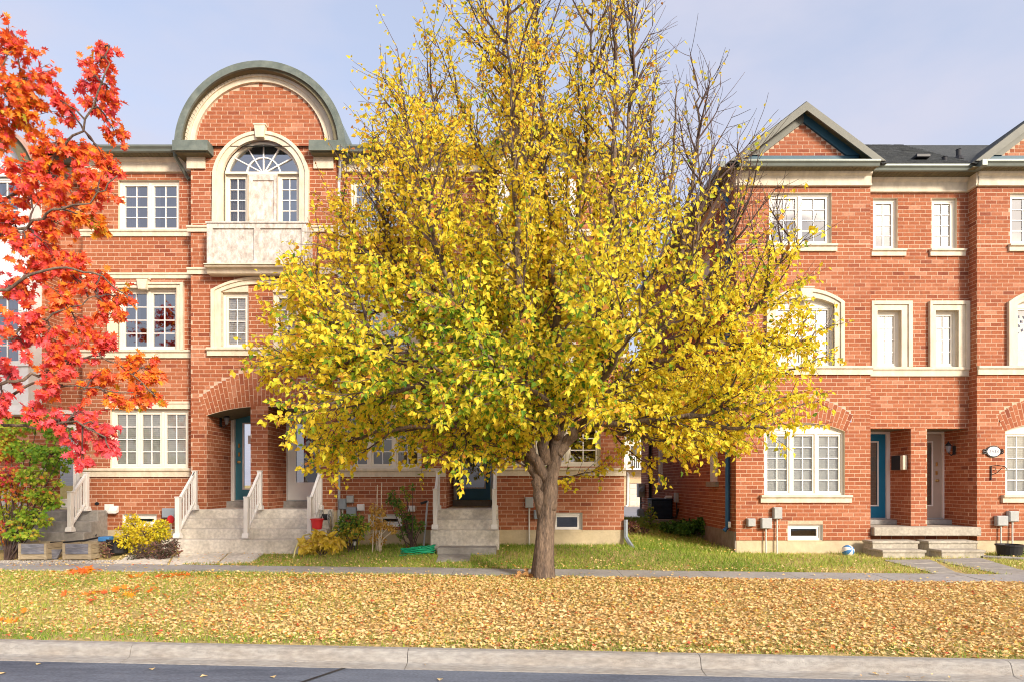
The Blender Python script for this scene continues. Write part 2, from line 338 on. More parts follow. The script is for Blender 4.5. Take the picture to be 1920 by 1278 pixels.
class MB:
    def __init__(self):
        self.v, self.f, self.t = [], [], []
    def add(self, vs, fs, t=0.0):
        b = len(self.v)
        self.v.extend(vs)
        self.t.extend([t] * len(vs))
        self.f.extend([tuple(b + i for i in f) for f in fs])
    def box(self, x0, x1, y0, y1, z0, z1, t=0.0):
        v = [(x0, y0, z0), (x1, y0, z0), (x1, y1, z0), (x0, y1, z0), (x0, y0, z1), (x1, y0, z1), (x1, y1, z1), (x0, y1, z1)]
        self.add(v, [(0, 3, 2, 1), (4, 5, 6, 7), (0, 1, 5, 4), (1, 2, 6, 5), (2, 3, 7, 6), (3, 0, 4, 7)], t)
        return self
    def bbox(self, x0, x1, y0, y1, z0, z1, c=0.01, t=0.0):
        """box with its edges chamfered by c"""
        v = []
        for (dx, dy, dz) in ((c, c, 0), (0, c, c), (c, 0, c)):
            for sx in (0, 1):
                for sy in (0, 1):
                    for sz in (0, 1):
                        v.append((x1 - dx if sx else x0 + dx, y1 - dy if sy else y0 + dy, z1 - dz if sz else z0 + dz))
        g = lambda k, sx, sy, sz: k * 8 + sx * 4 + sy * 2 + sz
        f = []
        for s in (0, 1):
            f.append((g(0, 0, 0, s), g(0, 1, 0, s), g(0, 1, 1, s), g(0, 0, 1, s)))
            f.append((g(1, s, 0, 0), g(1, s, 1, 0), g(1, s, 1, 1), g(1, s, 0, 1)))
            f.append((g(2, 0, s, 0), g(2, 1, s, 0), g(2, 1, s, 1), g(2, 0, s, 1)))
        for a in (0, 1):
            for b in (0, 1):
                f.append((g(0, 0, a, b), g(0, 1, a, b), g(2, 1, a, b), g(2, 0, a, b)))
                f.append((g(0, a, 0, b), g(0, a, 1, b), g(1, a, 1, b), g(1, a, 0, b)))
                f.append((g(1, a, b, 0), g(1, a, b, 1), g(2, a, b, 1), g(2, a, b, 0)))
                for d in (0, 1):
                    pass
        for a in (0, 1):
            for b in (0, 1):
                for d in (0, 1):
                    f.append((g(0, a, b, d), g(1, a, b, d), g(2, a, b, d)))
        self.add(v, f, t)
        return self
    def prism(self, pts, y0, y1, t=0.0):
        """polygon in (x, z) extruded along y"""
        n = len(pts)
        v = [(p[0], y0, p[1]) for p in pts] + [(p[0], y1, p[1]) for p in pts]
        f = [tuple(range(n)), tuple(range(2 * n - 1, n - 1, -1))] + [(i, n + i, n + (i + 1) % n, (i + 1) % n) for i in range(n)]
        self.add(v, f, t); return self
    def prism_x(self, pts, x0, x1, t=0.0):
        """polygon in (y, z) extruded along x"""
        n = len(pts)
        v = [(x0, p[0], p[1]) for p in pts] + [(x1, p[0], p[1]) for p in pts]
        f = [tuple(range(n)), tuple(range(2 * n - 1, n - 1, -1))] + [(i, n + i, n + (i + 1) % n, (i + 1) % n) for i in range(n)]
        self.add(v, f, t); return self
    def band(self, A, B, y0, y1, t=0.0):
        """solid strip between two polylines A and B in (x, z), y0..y1"""
        n = len(A)
        v = []
        for a, b in zip(A, B):
            v += [(a[0], y0, a[1]), (b[0], y0, b[1]), (b[0], y1, b[1]), (a[0], y1, a[1])]
        f = []
        for i in range(n - 1):
            o, q = 4 * i, 4 * i + 4
            for k in range(4):
                f.append((o + k, o + (k + 1) % 4, q + (k + 1) % 4, q + k))
        f += [(0, 1, 2, 3), tuple(4 * (n - 1) + k for k in (3, 2, 1, 0))]
        self.add(v, f, t); return self
    def tube(self, path, rad, n=6, t=0.0, cap=True):
        P = [Vector(p) for p in path]
        if not hasattr(rad, '__len__'): rad = [rad] * len(P)
        v = []
        up = Vector((0.13, 0.21, 0.97))
        prev = None
        for i, p in enumerate(P):
            d = (P[min(i + 1, len(P) - 1)] - P[max(i - 1, 0)])
            if d.length < 1e-9: d = Vector((0, 0, 1))
            d.normalize()
            if prev is None:
                ref = up if abs(d.dot(up)) < 0.9 else Vector((1, 0, 0))
                a = d.cross(ref).normalized()
            else:
                a = prev - d * prev.dot(d)
                if a.length < 1e-6: a = d.cross(Vector((1, 0, 0)))
                a.normalize()
            prev = a
            b = d.cross(a)
            for k in range(n):
                w = 2 * math.pi * k / n
                v.append(tuple(p + (a * math.cos(w) + b * math.sin(w)) * rad[i]))
        f = []
        for i in range(len(P) - 1):
            for k in range(n):
                f.append((i * n + k, i * n + (k + 1) % n, (i + 1) * n + (k + 1) % n, (i + 1) * n + k))
        if cap:
            f.append(tuple(range(n - 1, -1, -1)))
            f.append(tuple((len(P) - 1) * n + k for k in range(n)))
        self.add(v, f, t); return self
    def lathe(self, prof, cx, cy, n=16, t=0.0):
        v, f = [], []
        for r, z in prof:
            for k in range(n):
                w = 2 * math.pi * k / n
                v.append((cx + r * math.cos(w), cy + r * math.sin(w), z))
        m = len(prof)
        for i in range(m - 1):
            for k in range(n):
                f.append((i * n + k, i * n + (k + 1) % n, (i + 1) * n + (k + 1) % n, (i + 1) * n + k))
        f.append(tuple(range(n - 1, -1, -1))); f.append(tuple((m - 1) * n + k for k in range(n)))
        self.add(v, f, t); return self
    def map(self, fn):
        self.v = [fn(*p) for p in self.v]; return self
    def rot(self, cx, cy, ang):
        c, s = math.cos(ang), math.sin(ang)
        return self.map(lambda x, y, z: (cx + (x - cx) * c - (y - cy) * s, cy + (x - cx) * s + (y - cy) * c, z))
    def build(self, name, m, parent=None, smooth=False, label=None, cat=None, group=None, kind=None, org=None):
        if org is None:
            if parent is None:
                a = np.array(self.v)
                lo, hi = a.min(0), a.max(0)
                org = ((lo[0] + hi[0]) / 2, (lo[1] + hi[1]) / 2, lo[2])
            else:
                org = ORG[parent]
        me = bpy.data.meshes.new(name)
        ox, oy, oz = org
        me.from_pydata([(p[0] - ox, p[1] - oy, p[2] - oz) for p in self.v], [], self.f)
        if any(self.t):
            at = me.attributes.new('tint', 'FLOAT', 'POINT')
            at.data.foreach_set('value', self.t)
        me.materials.append(M[m] if isinstance(m, str) else m)
        if smooth:
            me.polygons.foreach_set('use_smooth', [True] * len(me.polygons))
        me.update()
        o = bpy.data.objects.new(name, me)
        link(o, parent, org)
        return tag(o, label, cat, group, kind)

def np_mesh(name, verts, faces, m, parent=None, tint=None, org=None, kind=None, smooth=False):
    """fast mesh from arrays: verts (n,3), faces (k, corners) of one corner count"""
    verts = np.asarray(verts, dtype=np.float32); faces = np.asarray(faces, dtype=np.int32)
    if org is None: org = ORG[parent] if parent is not None else (0, 0, 0)
    me = bpy.data.meshes.new(name)
    me.vertices.add(len(verts))
    me.vertices.foreach_set('co', (verts - np.array(org, dtype=np.float32)).ravel())
    k = faces.shape[1]
    me.loops.add(faces.size)
    me.loops.foreach_set('vertex_index', faces.ravel())
    me.polygons.add(len(faces))
    me.polygons.foreach_set('loop_start', np.arange(len(faces), dtype=np.int32) * k)
    me.polygons.foreach_set('use_smooth', np.full(len(faces), bool(smooth)))
    if tint is not None:
        at = me.attributes.new('tint', 'FLOAT', 'POINT')
        at.data.foreach_set('value', np.asarray(tint, dtype=np.float32))
    me.materials.append(M[m])
    me.update(calc_edges=True)
    o = bpy.data.objects.new(name, me)
    link(o, parent, org)
    if kind: o['kind'] = kind
    return o

def arc(cx, zs, a, rise, n=20):
    """segmental arc from (cx-a, zs) over (cx, zs+rise) to (cx+a, zs)"""
    Rr = (a * a + rise * rise) / (2 * rise)
    zc = zs + rise - Rr
    th = math.asin(min(1.0, a / Rr))
    if rise > a: th = math.pi - th
    return [(cx + Rr * math.sin(-th + 2 * th * i / n), zc + Rr * math.cos(-th + 2 * th * i / n)) for i in range(n + 1)]

def rect(x0, x1, z0, z1): return [(x0, z0), (x1, z0), (x1, z1), (x0, z1)]
def arched(x0, x1, z0, zs, rise, n=20): return [(x1, z0), (x0, z0)] + arc((x0 + x1) / 2, zs, (x1 - x0) / 2, rise, n)

def scan(poly, z):
    xs = []
    n = len(poly)
    for i in range(n):
        (xa, za), (xb, zb) = poly[i], poly[(i + 1) % n]
        if (za <= z) != (zb <= z):
            xs.append(xa + (xb - xa) * (z - za) / (zb - za))
    return (min(xs), max(xs)) if len(xs) > 1 else None

def minus(iv, cut):
    out = []
    for a, b in iv:
        c, d = cut
        if d <= a or c >= b: out.append((a, b)); continue
        if c > a: out.append((a, c))
        if d < b: out.append((d, b))
    return out

BL, BH, JT = 0.267, 0.0925, 0.0135     # brick module, course height, joint

class Brickwork:
    """mortar sheet plus real bricks, pierced by openings; the nearest whole bricks become objects of their own"""
    def __init__(self, zoff=0.0):
        self.bricks = []      # (corner points 8) and tint
        self.full = []        # whole bricks facing the street: centre, tint
        self.mortar = MB()
        self.zoff = zoff
        self.vous = []
    def panel(self, org, u, nrm, u0, u1, z0, z1, holes=(), clip=None, single=True, depth=0.003):
        ox, oy = org
        W = lambda a, z, o: (ox + a * u[0] + nrm[0] * o, oy + a * u[1] + nrm[1] * o, z)
        # mortar sheet
        br = {z0, z1}
        for h in holes:
            for p in h: 
                if z0 < p[1] < z1: br.add(p[1])
        if clip:
            for q in np.arange(z0, z1, .03): br.add(float(q))
        br = sorted(br)
        for za, zb in zip(br, br[1:]):
            if zb - za < 1e-4: continue
            zm = (za + zb) / 2
            iv = [(u0, u1)]
            if clip:
                s = scan(clip, zm)
                if s is None: continue
                iv = [(max(u0, s[0]), min(u1, s[1]))]
            for h in holes:
                s = scan(h, zm)
                if s: iv = minus(iv, s)
            for a, b in iv:
                if b - a > 1e-3:
                    self.mortar.add([W(a, za, 0), W(b, za, 0), W(b, zb, 0), W(a, zb, 0)], [(0, 1, 2, 3)])
        # bricks
        k0 = int(math.floor((z0 - self.zoff) / BH)); k1 = int(math.ceil((z1 - self.zoff) / BH))
        flats = set()
        for h in holes:
            zs = sorted(p[1] for p in h)
            flats.add(zs[0])
            if len(h) == 4: flats.add(zs[-1])
        for k in range(k0, k1):
            ca, cb = self.zoff + k * BH, self.zoff + (k + 1) * BH
            cuts = sorted({max(ca, z0), min(cb, z1)} | {f for f in flats if ca + 0.012 < f < cb - 0.012 and z0 < f < z1})
            for za, zb in zip(cuts, cuts[1:]):
                if zb - za < 0.03: continue
                iv = [(u0, u1)]
                if clip:
                    s1, s2 = scan(clip, za + 0.004), scan(clip, zb - 0.004)
                    if s1 is None or s2 is None: continue
                    iv = [(max(u0, s1[0], s2[0]), min(u1, s1[1], s2[1]))]
                for h in holes:
                    for zz in (za + 0.004, (za + zb) / 2, zb - 0.004):
                        s = scan(h, zz)
                        if s: iv = minus(iv, s)
                sh = (k % 2) * BL / 2 + 0.013 * ((k * 7) % 3)
                for a, b in iv:
                    i0 = int(math.floor((a - sh) / BL)); i1 = int(math.ceil((b - sh) / BL))
                    for i in range(i0, i1):
                        xa = max(a, sh + i * BL); xb = min(b, sh + (i + 1) * BL)
                        ea = JT / 2 if xa > a + 1e-6 else (0.0 if a == u0 else 0.004)
                        eb = JT / 2 if xb < b - 1e-6 else (0.0 if b == u1 else 0.004)
                        if xb - xa < 0.035: continue
                        t = min(1.0, max(0.02, random.gauss(0.54, 0.22)))
                        zl, zh = za + (JT / 2 if za == ca else 0), zb - (JT / 2 if zb == cb else 0)
                        o = depth + random.uniform(-0.001, 0.001)
                        whole = abs(xb - xa - BL) < 1e-5 and za == ca and zb == cb
                        if whole and single and nrm == (0, -1):
                            self.full.append(((xa + xb) / 2 * u[0] + ox, oy, (za + zb) / 2, t, o))
                        else:
                            self.bricks.append(([W(xa + ea, zl, 0), W(xb - eb, zl, 0), W(xb - eb, zh, 0), W(xa + ea, zh, 0),
                                                 W(xa + ea, zl, o), W(xb - eb, zl, o), W(xb - eb, zh, o), W(xa + ea, zh, o)], t))
    def voussoirs(self, cx, zs, a, rise, hend, hmid, y):
        """radial bricks over a segmental opening; returns the outline they fill"""
        Rr = (a * a + rise * rise) / (2 * rise); zc = zs + rise - Rr
        th = math.asin(a / Rr) + 0.01
        n = max(6, int(round(2 * th * (Rr + 0.2) / 0.093)))
        left, right = [], []
        for i in range(n):
            t0, t1 = -th + 2 * th * i / n, -th + 2 * th * (i + 1) / n
            tm = (t0 + t1) / 2
            h = hmid + (hend - hmid) * (abs(tm) / th) ** 1.6
            e = 0.0055 / Rr
            r0 = Rr + 0.005
            segs = [0.125, 0.26, 0.26, 0.26, 0.26] if i % 2 else [0.26, 0.26, 0.26, 0.26]
            for s in segs:
                r1 = min(r0 + s, Rr + h)
                if r1 - r0 < 0.04: break
                o = 0.003 + random.uniform(-0.001, 0.001)
                def p(r, w, o): return (cx + r * math.sin(w), y - o, zc + r * math.cos(w))
                c = [(r0 + 0.006, t0 + e), (r0 + 0.006, t1 - e), (r1 - 0.006, t1 - e), (r1 - 0.006, t0 + e)]
                self.bricks.append(([p(r, w, 0) for r, w in c] + [p(r, w, o) for r, w in c], min(1, max(0, random.gauss(0.55, 0.2)))))
                r0 = r1
            left.append((cx + (Rr + h) * math.sin(t0), zc + (Rr + h) * math.cos(t0)))
            left.append((cx + (Rr + h) * math.sin(t1), zc + (Rr + h) * math.cos(t1)))
        return arc(cx, zs, a, rise, 16)[::-1] + left
    def finish(self, wall_name, parent, n_single=300, m='brick', vis=None):
        wall = self.mortar.build(wall_name, 'mortar', parent)
        order = sorted(self.full, key=lambda b: (b[0]) ** 2 + (b[1] - CAMY) ** 2 + (b[2] - CAMZ) ** 2)
        if vis: order = [b for b in order if vis(b)] + [b for b in order if not vis(b)]
        L, H = BL - JT, BH - JT
        me = None
        for i, (x, y, z, t, o) in enumerate(order):
            if i < n_single:
                if me is None:
                    me = bpy.data.meshes.new('brick')
                    v = [(-L / 2, 0, -H / 2), (L / 2, 0, -H / 2), (L / 2, 0, H / 2), (-L / 2, 0, H / 2),
                         (-L / 2, -0.003, -H / 2), (L / 2, -0.003, -H / 2), (L / 2, -0.003, H / 2), (-L / 2, -0.003, H / 2)]
                    me.from_pydata(v, [], [(4, 5, 6, 7), (0, 1, 5, 4), (1, 2, 6, 5), (2, 3, 7, 6), (3, 0, 4, 7)])
                    me.materials.append(M[m])
                b = bpy.data.objects.new('brick', me)
                link(b, wall, (x, y + 0.003 - o, z))
                b.color = (t, 0, 0, 1)
            else:
                self.bricks.append(([(x - L / 2, y, z - H / 2), (x + L / 2, y, z - H / 2), (x + L / 2, y, z + H / 2), (x - L / 2, y, z + H / 2),
                                     (x - L / 2, y - o, z - H / 2), (x + L / 2, y - o, z - H / 2), (x + L / 2, y - o, z + H / 2), (x - L / 2, y - o, z + H / 2)], t))
        if self.bricks:
            nb = len(self.bricks)
            v = np.array([b[0] for b in self.bricks], dtype=np.float32).reshape(-1, 3)
            base = np.array([(4, 5, 6, 7), (0, 1, 5, 4), (1, 2, 6, 5), (2, 3, 7, 6), (3, 0, 4, 7)])
            f = (base[None] + (np.arange(nb) * 8)[:, None, None]).reshape(-1, 4)
            t = np.repeat(np.array([b[1] for b in self.bricks]), 8)
            np_mesh('brickwork', v, f, m, wall, t, kind='stuff')
        return wall

# ------------------------------------------------------------------ building pieces
def front(y):       # wall facing the street: u = x, inward = +y
    return lambda u, w, z: (u, y + w, z)
def side_l(x):      # wall facing left: u = y, inward = +x
    return lambda u, w, z: (x + w, u, z)

def window(parent, u0, u1, z0, z1, fn, panels=2, cols=2, rows=4, back='blind', rise=0.0, glass='glass', frame='frame', name='window', rev='cream', fw=0.055, setb=0.07, lites=None):
    """casement window: frame part > reveal, sash bars, one pane per light, blind or curtain, dim room behind"""
    f = MB()
    w0, w1 = setb, setb + 0.07
    f.box(u0, u1, w0, w1, z0, z0 + fw); f.box(u0, u1, w0, w1, z1 - fw, z1)
    f.box(u0, u0 + fw, w0 + .001, w1 - .001, z0 + fw, z1 - fw); f.box(u1 - fw, u1, w0 + .001, w1 - .001, z0 + fw, z1 - fw)
    if rise > 0:
        top = arc((u0 + u1) / 2, z1 + 0.002, (u1 - u0) / 2, rise, 14)
        f.prism(top, w0 + 0.012, w1)
        f.band(arc((u0 + u1) / 2, z1 + 0.002, (u1 - u0) / 2, rise, 14), arc((u0 + u1) / 2, z1 - 0.03, (u1 - u0) / 2 - 0.035, rise, 14), w0 - 0.004, w0 + 0.03)
    pw = (u1 - u0 - 2 * fw) / panels
    sash, bars = MB(), MB()
    panes = []
    for i in range(panels):
        a, b = u0 + fw + i * pw, u0 + fw + (i + 1) * pw
        if i: f.box(a - 0.03, a + 0.03, w0 - 0.006, w1 - 0.002, z0 + fw, z1 - fw)
        a += 0.032 if i else 0.004; b -= 0.032 if i < panels - 1 else 0.004
        s = 0.045
        zb, zt = z0 + fw + 0.004, z1 - fw - 0.004
        sash.box(a, b, w0 + .015, w1 - .005, zb, zb + s); sash.box(a, b, w0 + .015, w1 - .005, zt - s, zt)
        sash.box(a, a + s, w0 + .016, w1 - .006, zb + s, zt - s); sash.box(b - s, b, w0 + .016, w1 - .006, zb + s, zt - s)
        ga, gb, gz0, gz1 = a + s, b - s, zb + s, zt - s
        bw = 0.011
        c_, r_ = (lites[i] if lites else (cols, rows))
        for c in range(1, c_):
            q = ga + (gb - ga) * c / c_
            bars.box(q - bw, q + bw, w0 + .030, w0 + .044, gz0, gz1)
        for r in range(1, r_):
            q = gz0 + (gz1 - gz0) * r / r_
            bars.box(ga, gb, w0 + .031, w0 + .043, q - bw, q + bw)
        for c in range(c_):
            for r in range(r_):
                panes.append((ga + (gb - ga) * c / c_, ga + (gb - ga) * (c + 1) / c_, gz0 + (gz1 - gz0) * r / r_, gz0 + (gz1 - gz0) * (r + 1) / r_))
    wo = f.map(fn).build(name, frame, parent)
    sash.map(fn).build('sash', frame, wo)
    if bars.v: bars.map(fn).build('glazing_bar', 'white', wo)
    for (a, b, c, d) in panes:
        p = MB(); wz = w0 + 0.046 + random.uniform(0, 0.0015)
        p.add([(a, wz, c), (b, wz, c), (b, wz, d), (a, wz, d)], [(0, 1, 2, 3)])
        p.map(fn).build('pane', glass, wo)
    # reveal of the opening
    rv = MB()
    e = 0.0
    for q in ((u0, z0, u0, z1), (u1, z0, u1, z1), (u0, z0, u1, z0), (u0, z1, u1, z1)):
        if rise > 0 and q == (u0, z1, u1, z1): continue
        rv.add([(q[0], 0, q[1]), (q[2], 0, q[3]), (q[2], w1, q[3]), (q[0], w1, q[1])], [(0, 1, 2, 3)])
    if rise > 0:
        tp = arc((u0 + u1) / 2, z1, (u1 - u0) / 2, rise, 14)
        for p, q in zip(tp, tp[1:]):
            rv.add([(p[0], 0, p[1]), (q[0], 0, q[1]), (q[0], w1, q[1]), (p[0], w1, p[1])], [(0, 1, 2, 3)])
    rv.map(fn).build('reveal', rev, wo)
    # what hangs behind the glass
    wb = w1 + 0.008
    if back in ('blind', 'blind_grey'):
        s = MB()
        n = int((z1 - z0) / 0.05)
        for i in range(n):
            z = z0 + 0.03 + i * (z1 - z0 - 0.05) / n
            s.add([(u0 + .03, wb, z), (u1 - .03, wb, z), (u1 - .03, wb + .012, z + .049), (u0 + .03, wb + .012, z + .049)], [(0, 1, 2, 3)])
        s.map(fn).build('blind', back, wo)
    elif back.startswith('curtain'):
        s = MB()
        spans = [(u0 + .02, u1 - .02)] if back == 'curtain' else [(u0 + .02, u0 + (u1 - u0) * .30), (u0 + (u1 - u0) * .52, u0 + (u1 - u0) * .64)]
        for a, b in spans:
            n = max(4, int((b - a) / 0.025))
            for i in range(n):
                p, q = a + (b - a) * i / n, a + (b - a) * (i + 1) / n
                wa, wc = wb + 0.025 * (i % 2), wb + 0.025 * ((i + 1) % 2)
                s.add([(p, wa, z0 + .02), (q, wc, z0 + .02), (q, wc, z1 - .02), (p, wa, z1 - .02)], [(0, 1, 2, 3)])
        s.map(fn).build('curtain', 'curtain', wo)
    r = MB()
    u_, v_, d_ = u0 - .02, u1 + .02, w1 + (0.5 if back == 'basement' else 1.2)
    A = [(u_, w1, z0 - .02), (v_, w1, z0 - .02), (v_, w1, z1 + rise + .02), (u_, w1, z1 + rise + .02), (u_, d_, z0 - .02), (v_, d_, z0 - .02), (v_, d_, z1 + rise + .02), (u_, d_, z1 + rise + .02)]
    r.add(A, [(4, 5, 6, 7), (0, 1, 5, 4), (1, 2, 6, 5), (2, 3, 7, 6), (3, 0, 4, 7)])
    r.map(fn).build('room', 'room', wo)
    return wo

def sill(parent, u0, u1, z0, z1, y, pr=0.09, name='sill', m='cream', ends=0.0):
    """two-step cream moulding: slab over a set-back board"""
    h = z1 - z0
    b = MB()
    b.prism_x([(y + .02, z0), (y - pr * .55, z0), (y - pr * .55, z0 + h * .56), (y - pr * .75, z0 + h * .66), (y - pr, z0 + h * .72), (y - pr, z1 - .008), (y - pr + .01, z1), (y + .02, z1 + .006)], u0, u1)
    return b.build(name, m, parent)

def surround(parent, path_out, path_in, y, name='window_surround'):
    """cream architrave with a raised outer bead"""
    s = MB()
    s.band(path_out, path_in, y - 0.055, y + 0.02)
    mid = [(o[0] * .62 + i[0] * .38, o[1] * .62 + i[1] * .38) for o, i in zip(path_out, path_in)]
    s.band(path_out, mid, y - 0.085, y - 0.054)
    return s.build(name, 'cream', parent)

def keystone(parent, cx, z0, z1, wb, wt, y):
    k = MB()
    k.prism([(cx - wb, z0), (cx + wb, z0), (cx + wt, z1), (cx - wt, z1)], y - 0.14, y - 0.02)
    k.prism([(cx - wt * 1.15, z1), (cx + wt * 1.15, z1), (cx + wt * 1.15, z1 + .035), (cx - wt * 1.15, z1 + .035)], y - 0.155, y - 0.02)
    return k.build('keystone', 'cream', parent)

def eave(parent, x0, x1, y, zs, over=0.30, frieze=0.32, endl=True, endr=True):
    """frieze board, boxed soffit with ribs and a K-profile gutter along x"""
    fz = MB()
    fz.box(x0, x1, y - .05, y + .02, zs - frieze, zs - .002)
    fz.prism_x([(y - .05, zs - frieze + .05), (y - .075, zs - frieze + .05), (y - .075, zs - frieze), (y - .05, zs - frieze)], x0, x1)
    fz.prism_x([(y - .05, zs - .002), (y - .115, zs - .002), (y - .10, zs - .05), (y - .05, zs - .09)], x0, x1)
    fz.build('frieze', 'cream', parent)
    sf = MB()
    sf.box(x0 - .0, x1 + .0, y - over, y - .0, zs, zs + .02)
    n = int((x1 - x0) / 0.1)
    for i in range(n):
        q = x0 + (i + .5) * (x1 - x0) / n
        sf.box(q - .006, q + .006, y - over, y - .12, zs - .008, zs + .001)
    sf.build('soffit', 'soffit', parent)
    g = MB()
    yo = y - over
    g.prism_x([(yo, zs), (yo - .07, zs), (yo - .085, zs + .05), (yo - .12, zs + .09), (yo - .12, zs + .13), (yo - .105, zs + .13), (yo - .105, zs + .115), (yo, zs + .115)], x0 - .02, x1 + .02)
    g.build('gutter', 'gutter', parent)

def door(parent, x0, x1, z0, z1, y, m, glass=None, rows=None, hinge='l', gm='glass_dark', frame='white', hw=True, interior='room', hx=None):
    """entrance door: frame, slab, lit glass panel, threshold, handle and locks"""
    fr = MB(); t = 0.09
    fr.box(x0, x0 + t, y - .06, y + .08, z0, z1); fr.box(x1 - t, x1, y - .06, y + .08, z0, z1); fr.box(x0 + t, x1 - t, y - .058, y + .08, z1 - t, z1)
    fr.box(x0 + .02, x0 + .05, y - .075, y - .06, z0, z1 - .02)
    d = MB()
    a, b, c, e = x0 + t + .006, x1 - t - .006, z0 + .02, z1 - t - .006
    if glass:
        ga, gb, gc, ge = glass
        d.box(a, ga, y, y + .045, c, e); d.box(gb, b, y, y + .045, c, e)
        d.box(ga, gb, y + .001, y + .044, c, gc); d.box(ga, gb, y + .001, y + .044, ge, e)
    else:
        d.box(a, b, y, y + .045, c, e)
    do = d.build('door', m, parent)
    fr.build('door_frame', frame, do)
    MB().box(x0 + t, x1 - t, y - .07, y + .05, z0 - .01, z0 + .018).build('threshold', 'grey_box', do)
    if glass:
        g = MB()
        s = .03
        g.box(ga - s, gb + s, y - .015, y + .001, gc - s, gc + .004); g.box(ga - s, gb + s, y - .015, y + .001, ge - .004, ge + s)
        g.box(ga - s, ga + .004, y - .014, y + .001, gc, ge); g.box(gb - .004, gb + s, y - .014, y + .001, gc, ge)
        g.build('glass_frame', 'white', do)
        p = MB(); p.add([(ga, y + .015, gc), (gb, y + .015, gc), (gb, y + .015, ge), (ga, y + .015, ge)], [(0, 1, 2, 3)])
        p.build('pane', gm, do)
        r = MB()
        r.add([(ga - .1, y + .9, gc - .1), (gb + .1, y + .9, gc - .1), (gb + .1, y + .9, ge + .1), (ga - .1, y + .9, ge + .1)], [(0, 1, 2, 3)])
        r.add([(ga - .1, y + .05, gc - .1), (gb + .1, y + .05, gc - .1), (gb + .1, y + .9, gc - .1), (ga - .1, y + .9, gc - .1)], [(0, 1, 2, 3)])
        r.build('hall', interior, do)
    if hw:
        q = hx if hx is not None else (b - .07 if hinge == 'l' else a + .07)
        h = MB()
        h.lathe([(.0, 0), (.03, .0), (.032, .012), (.014, .02), (.014, .045), (.03, .055), (.03, .075), (.0, .082)], 0, 0, 12)
        h.map(lambda X_, Y_, Z_: (q + X_, y - Z_, z0 + 0.96 + Y_))
        h.build('knob', 'brass', do)
        k = MB(); k.bbox(q - .025, q + .025, y - .025, y, z0 + 1.10, z0 + 1.20, .006); k.build('deadbolt', 'brass', do)
        k = MB(); k.bbox(q - .022, q + .022, y - .03, y, z0 + 1.32, z0 + 1.42, .006); k.build('keypad', 'brass', do)
    return do

def downpipe(parent, pts, m='pale_pipe', w=0.045, name='downpipe'):
    p = MB(); p.tube(pts, w, 4)
    for q in pts[1:-1:2]:
        pass
    return p.build(name, m, parent)

def shingle_rows(x0, x1, p0, p1, rows, parent, name='shingles', m='shingle'):
    """overlapping shingle tabs on a slope from (y,z)=p0 up to p1"""
    s = MB()
    dy, dz = (p1[0] - p0[0]) / rows, (p1[1] - p0[1]) / rows
    L = math.hypot(dy, dz); ny, nz = -dz / L, dy / L
    if nz < 0: ny, nz = -ny, -nz
    for r in range(rows):
        q = x0 - random.uniform(0, .25)
        while q < x1:
            wd = random.choice((.16, .22, .3, .33))
            a, b = max(x0, q), min(x1, q + wd - .006)
            q += wd
            if b - a < .03: continue
            lift = .012 + random.uniform(0, .008)
            ya, za = p0[0] + dy * r, p0[1] + dz * r
            yb, zb = ya + dy * 1.05, za + dz * 1.05
            s.add([(a, ya + ny * lift, za + nz * lift), (b, ya + ny * lift, za + nz * lift), (b, yb + ny * .003, zb + nz * .003), (a, yb + ny * .003, zb + nz * .003),
                   (a, ya, za), (b, ya, za)], [(0, 1, 2, 3), (4, 5, 1, 0)])
    return s.build(name, m, parent, kind='stuff')

# ================================================================== THE SETTING
KY = 6.85 + CAMY                      # kerb back edge at x = 0
YAW = 0.064                           # the street runs a little askew to the facades
def ky(x): return KY - YAW * max(-60, min(60, x))
def zb(x): return -0.0032 * max(-40, min(40, x))
def sm(a, b, t):
    t = np.clip((t - a) / (b - a), 0, 1)
    return t * t * (3 - 2 * t)
def ground_z(x, y):
    """height of the turf"""
    x = np.asarray(x, dtype=float); y = np.asarray(y, dtype=float)
    xc = np.clip(x, -60, 60)
    v = y - (KY - YAW * xc)
    z0 = -0.0032 * np.clip(x, -40, 40)
    zh = 0.15 - 0.19 * sm(2.2, 5.6, x)                 # level at the house fronts
    zwalk = -0.045 + z0
    out = np.where(v < 4.45, (-0.185 + z0) + (zwalk + 0.185 - z0) * sm(0, 4.4, v) ** 0.8, zwalk)
    t = np.clip((y - (KY + 5.25 - YAW * xc)) / np.maximum(0.4, (-0.7 - (KY + 5.25 - YAW * xc))), 0, 1)
    out = np.where(v > 5.25, zwalk + (zh - zwalk) * t * t * (3 - 2 * t) ** 1, out)
    back = zh + (0.24 - zh) * sm(0.5, 6, y) - 0.75 * sm(9, 24, y)
    out = np.where(y > 0.5, back, out)
    bumps = 0.02 * np.sin(x * 1.7 + y * 0.9) * np.sin(y * 2.3 - x * 0.6)
    return out + np.where((v > 0.4) & (v < 4.3), bumps, bumps * 0.3)

xs = np.concatenate([-np.geomspace(400, 15.2, 14), np.arange(-15, 15.01, 0.25), np.geomspace(15.2, 400, 14)])
vv = np.concatenate([np.arange(0, 8.8, 0.2), np.arange(8.8, 34, 1.2), np.geomspace(34, 600, 12)])
GX, GV = np.meshgrid(xs, vv)
GY = KY - YAW * np.clip(GX, -60, 60) + GV
GZ = ground_z(GX, GY)
nv, nx = GX.shape
idx = np.arange(nv * nx).reshape(nv, nx)
fc = np.stack([idx[:-1, :-1], idx[:-1, 1:], idx[1:, 1:], idx[1:, :-1]], -1).reshape(-1, 4)
gnd = np_mesh('ground', np.stack([GX, GY, GZ], -1).reshape(-1, 3), fc, 'ground', smooth=True)
tag(gnd, 'turf verge and front lawns running back past the houses', 'ground', kind='structure')

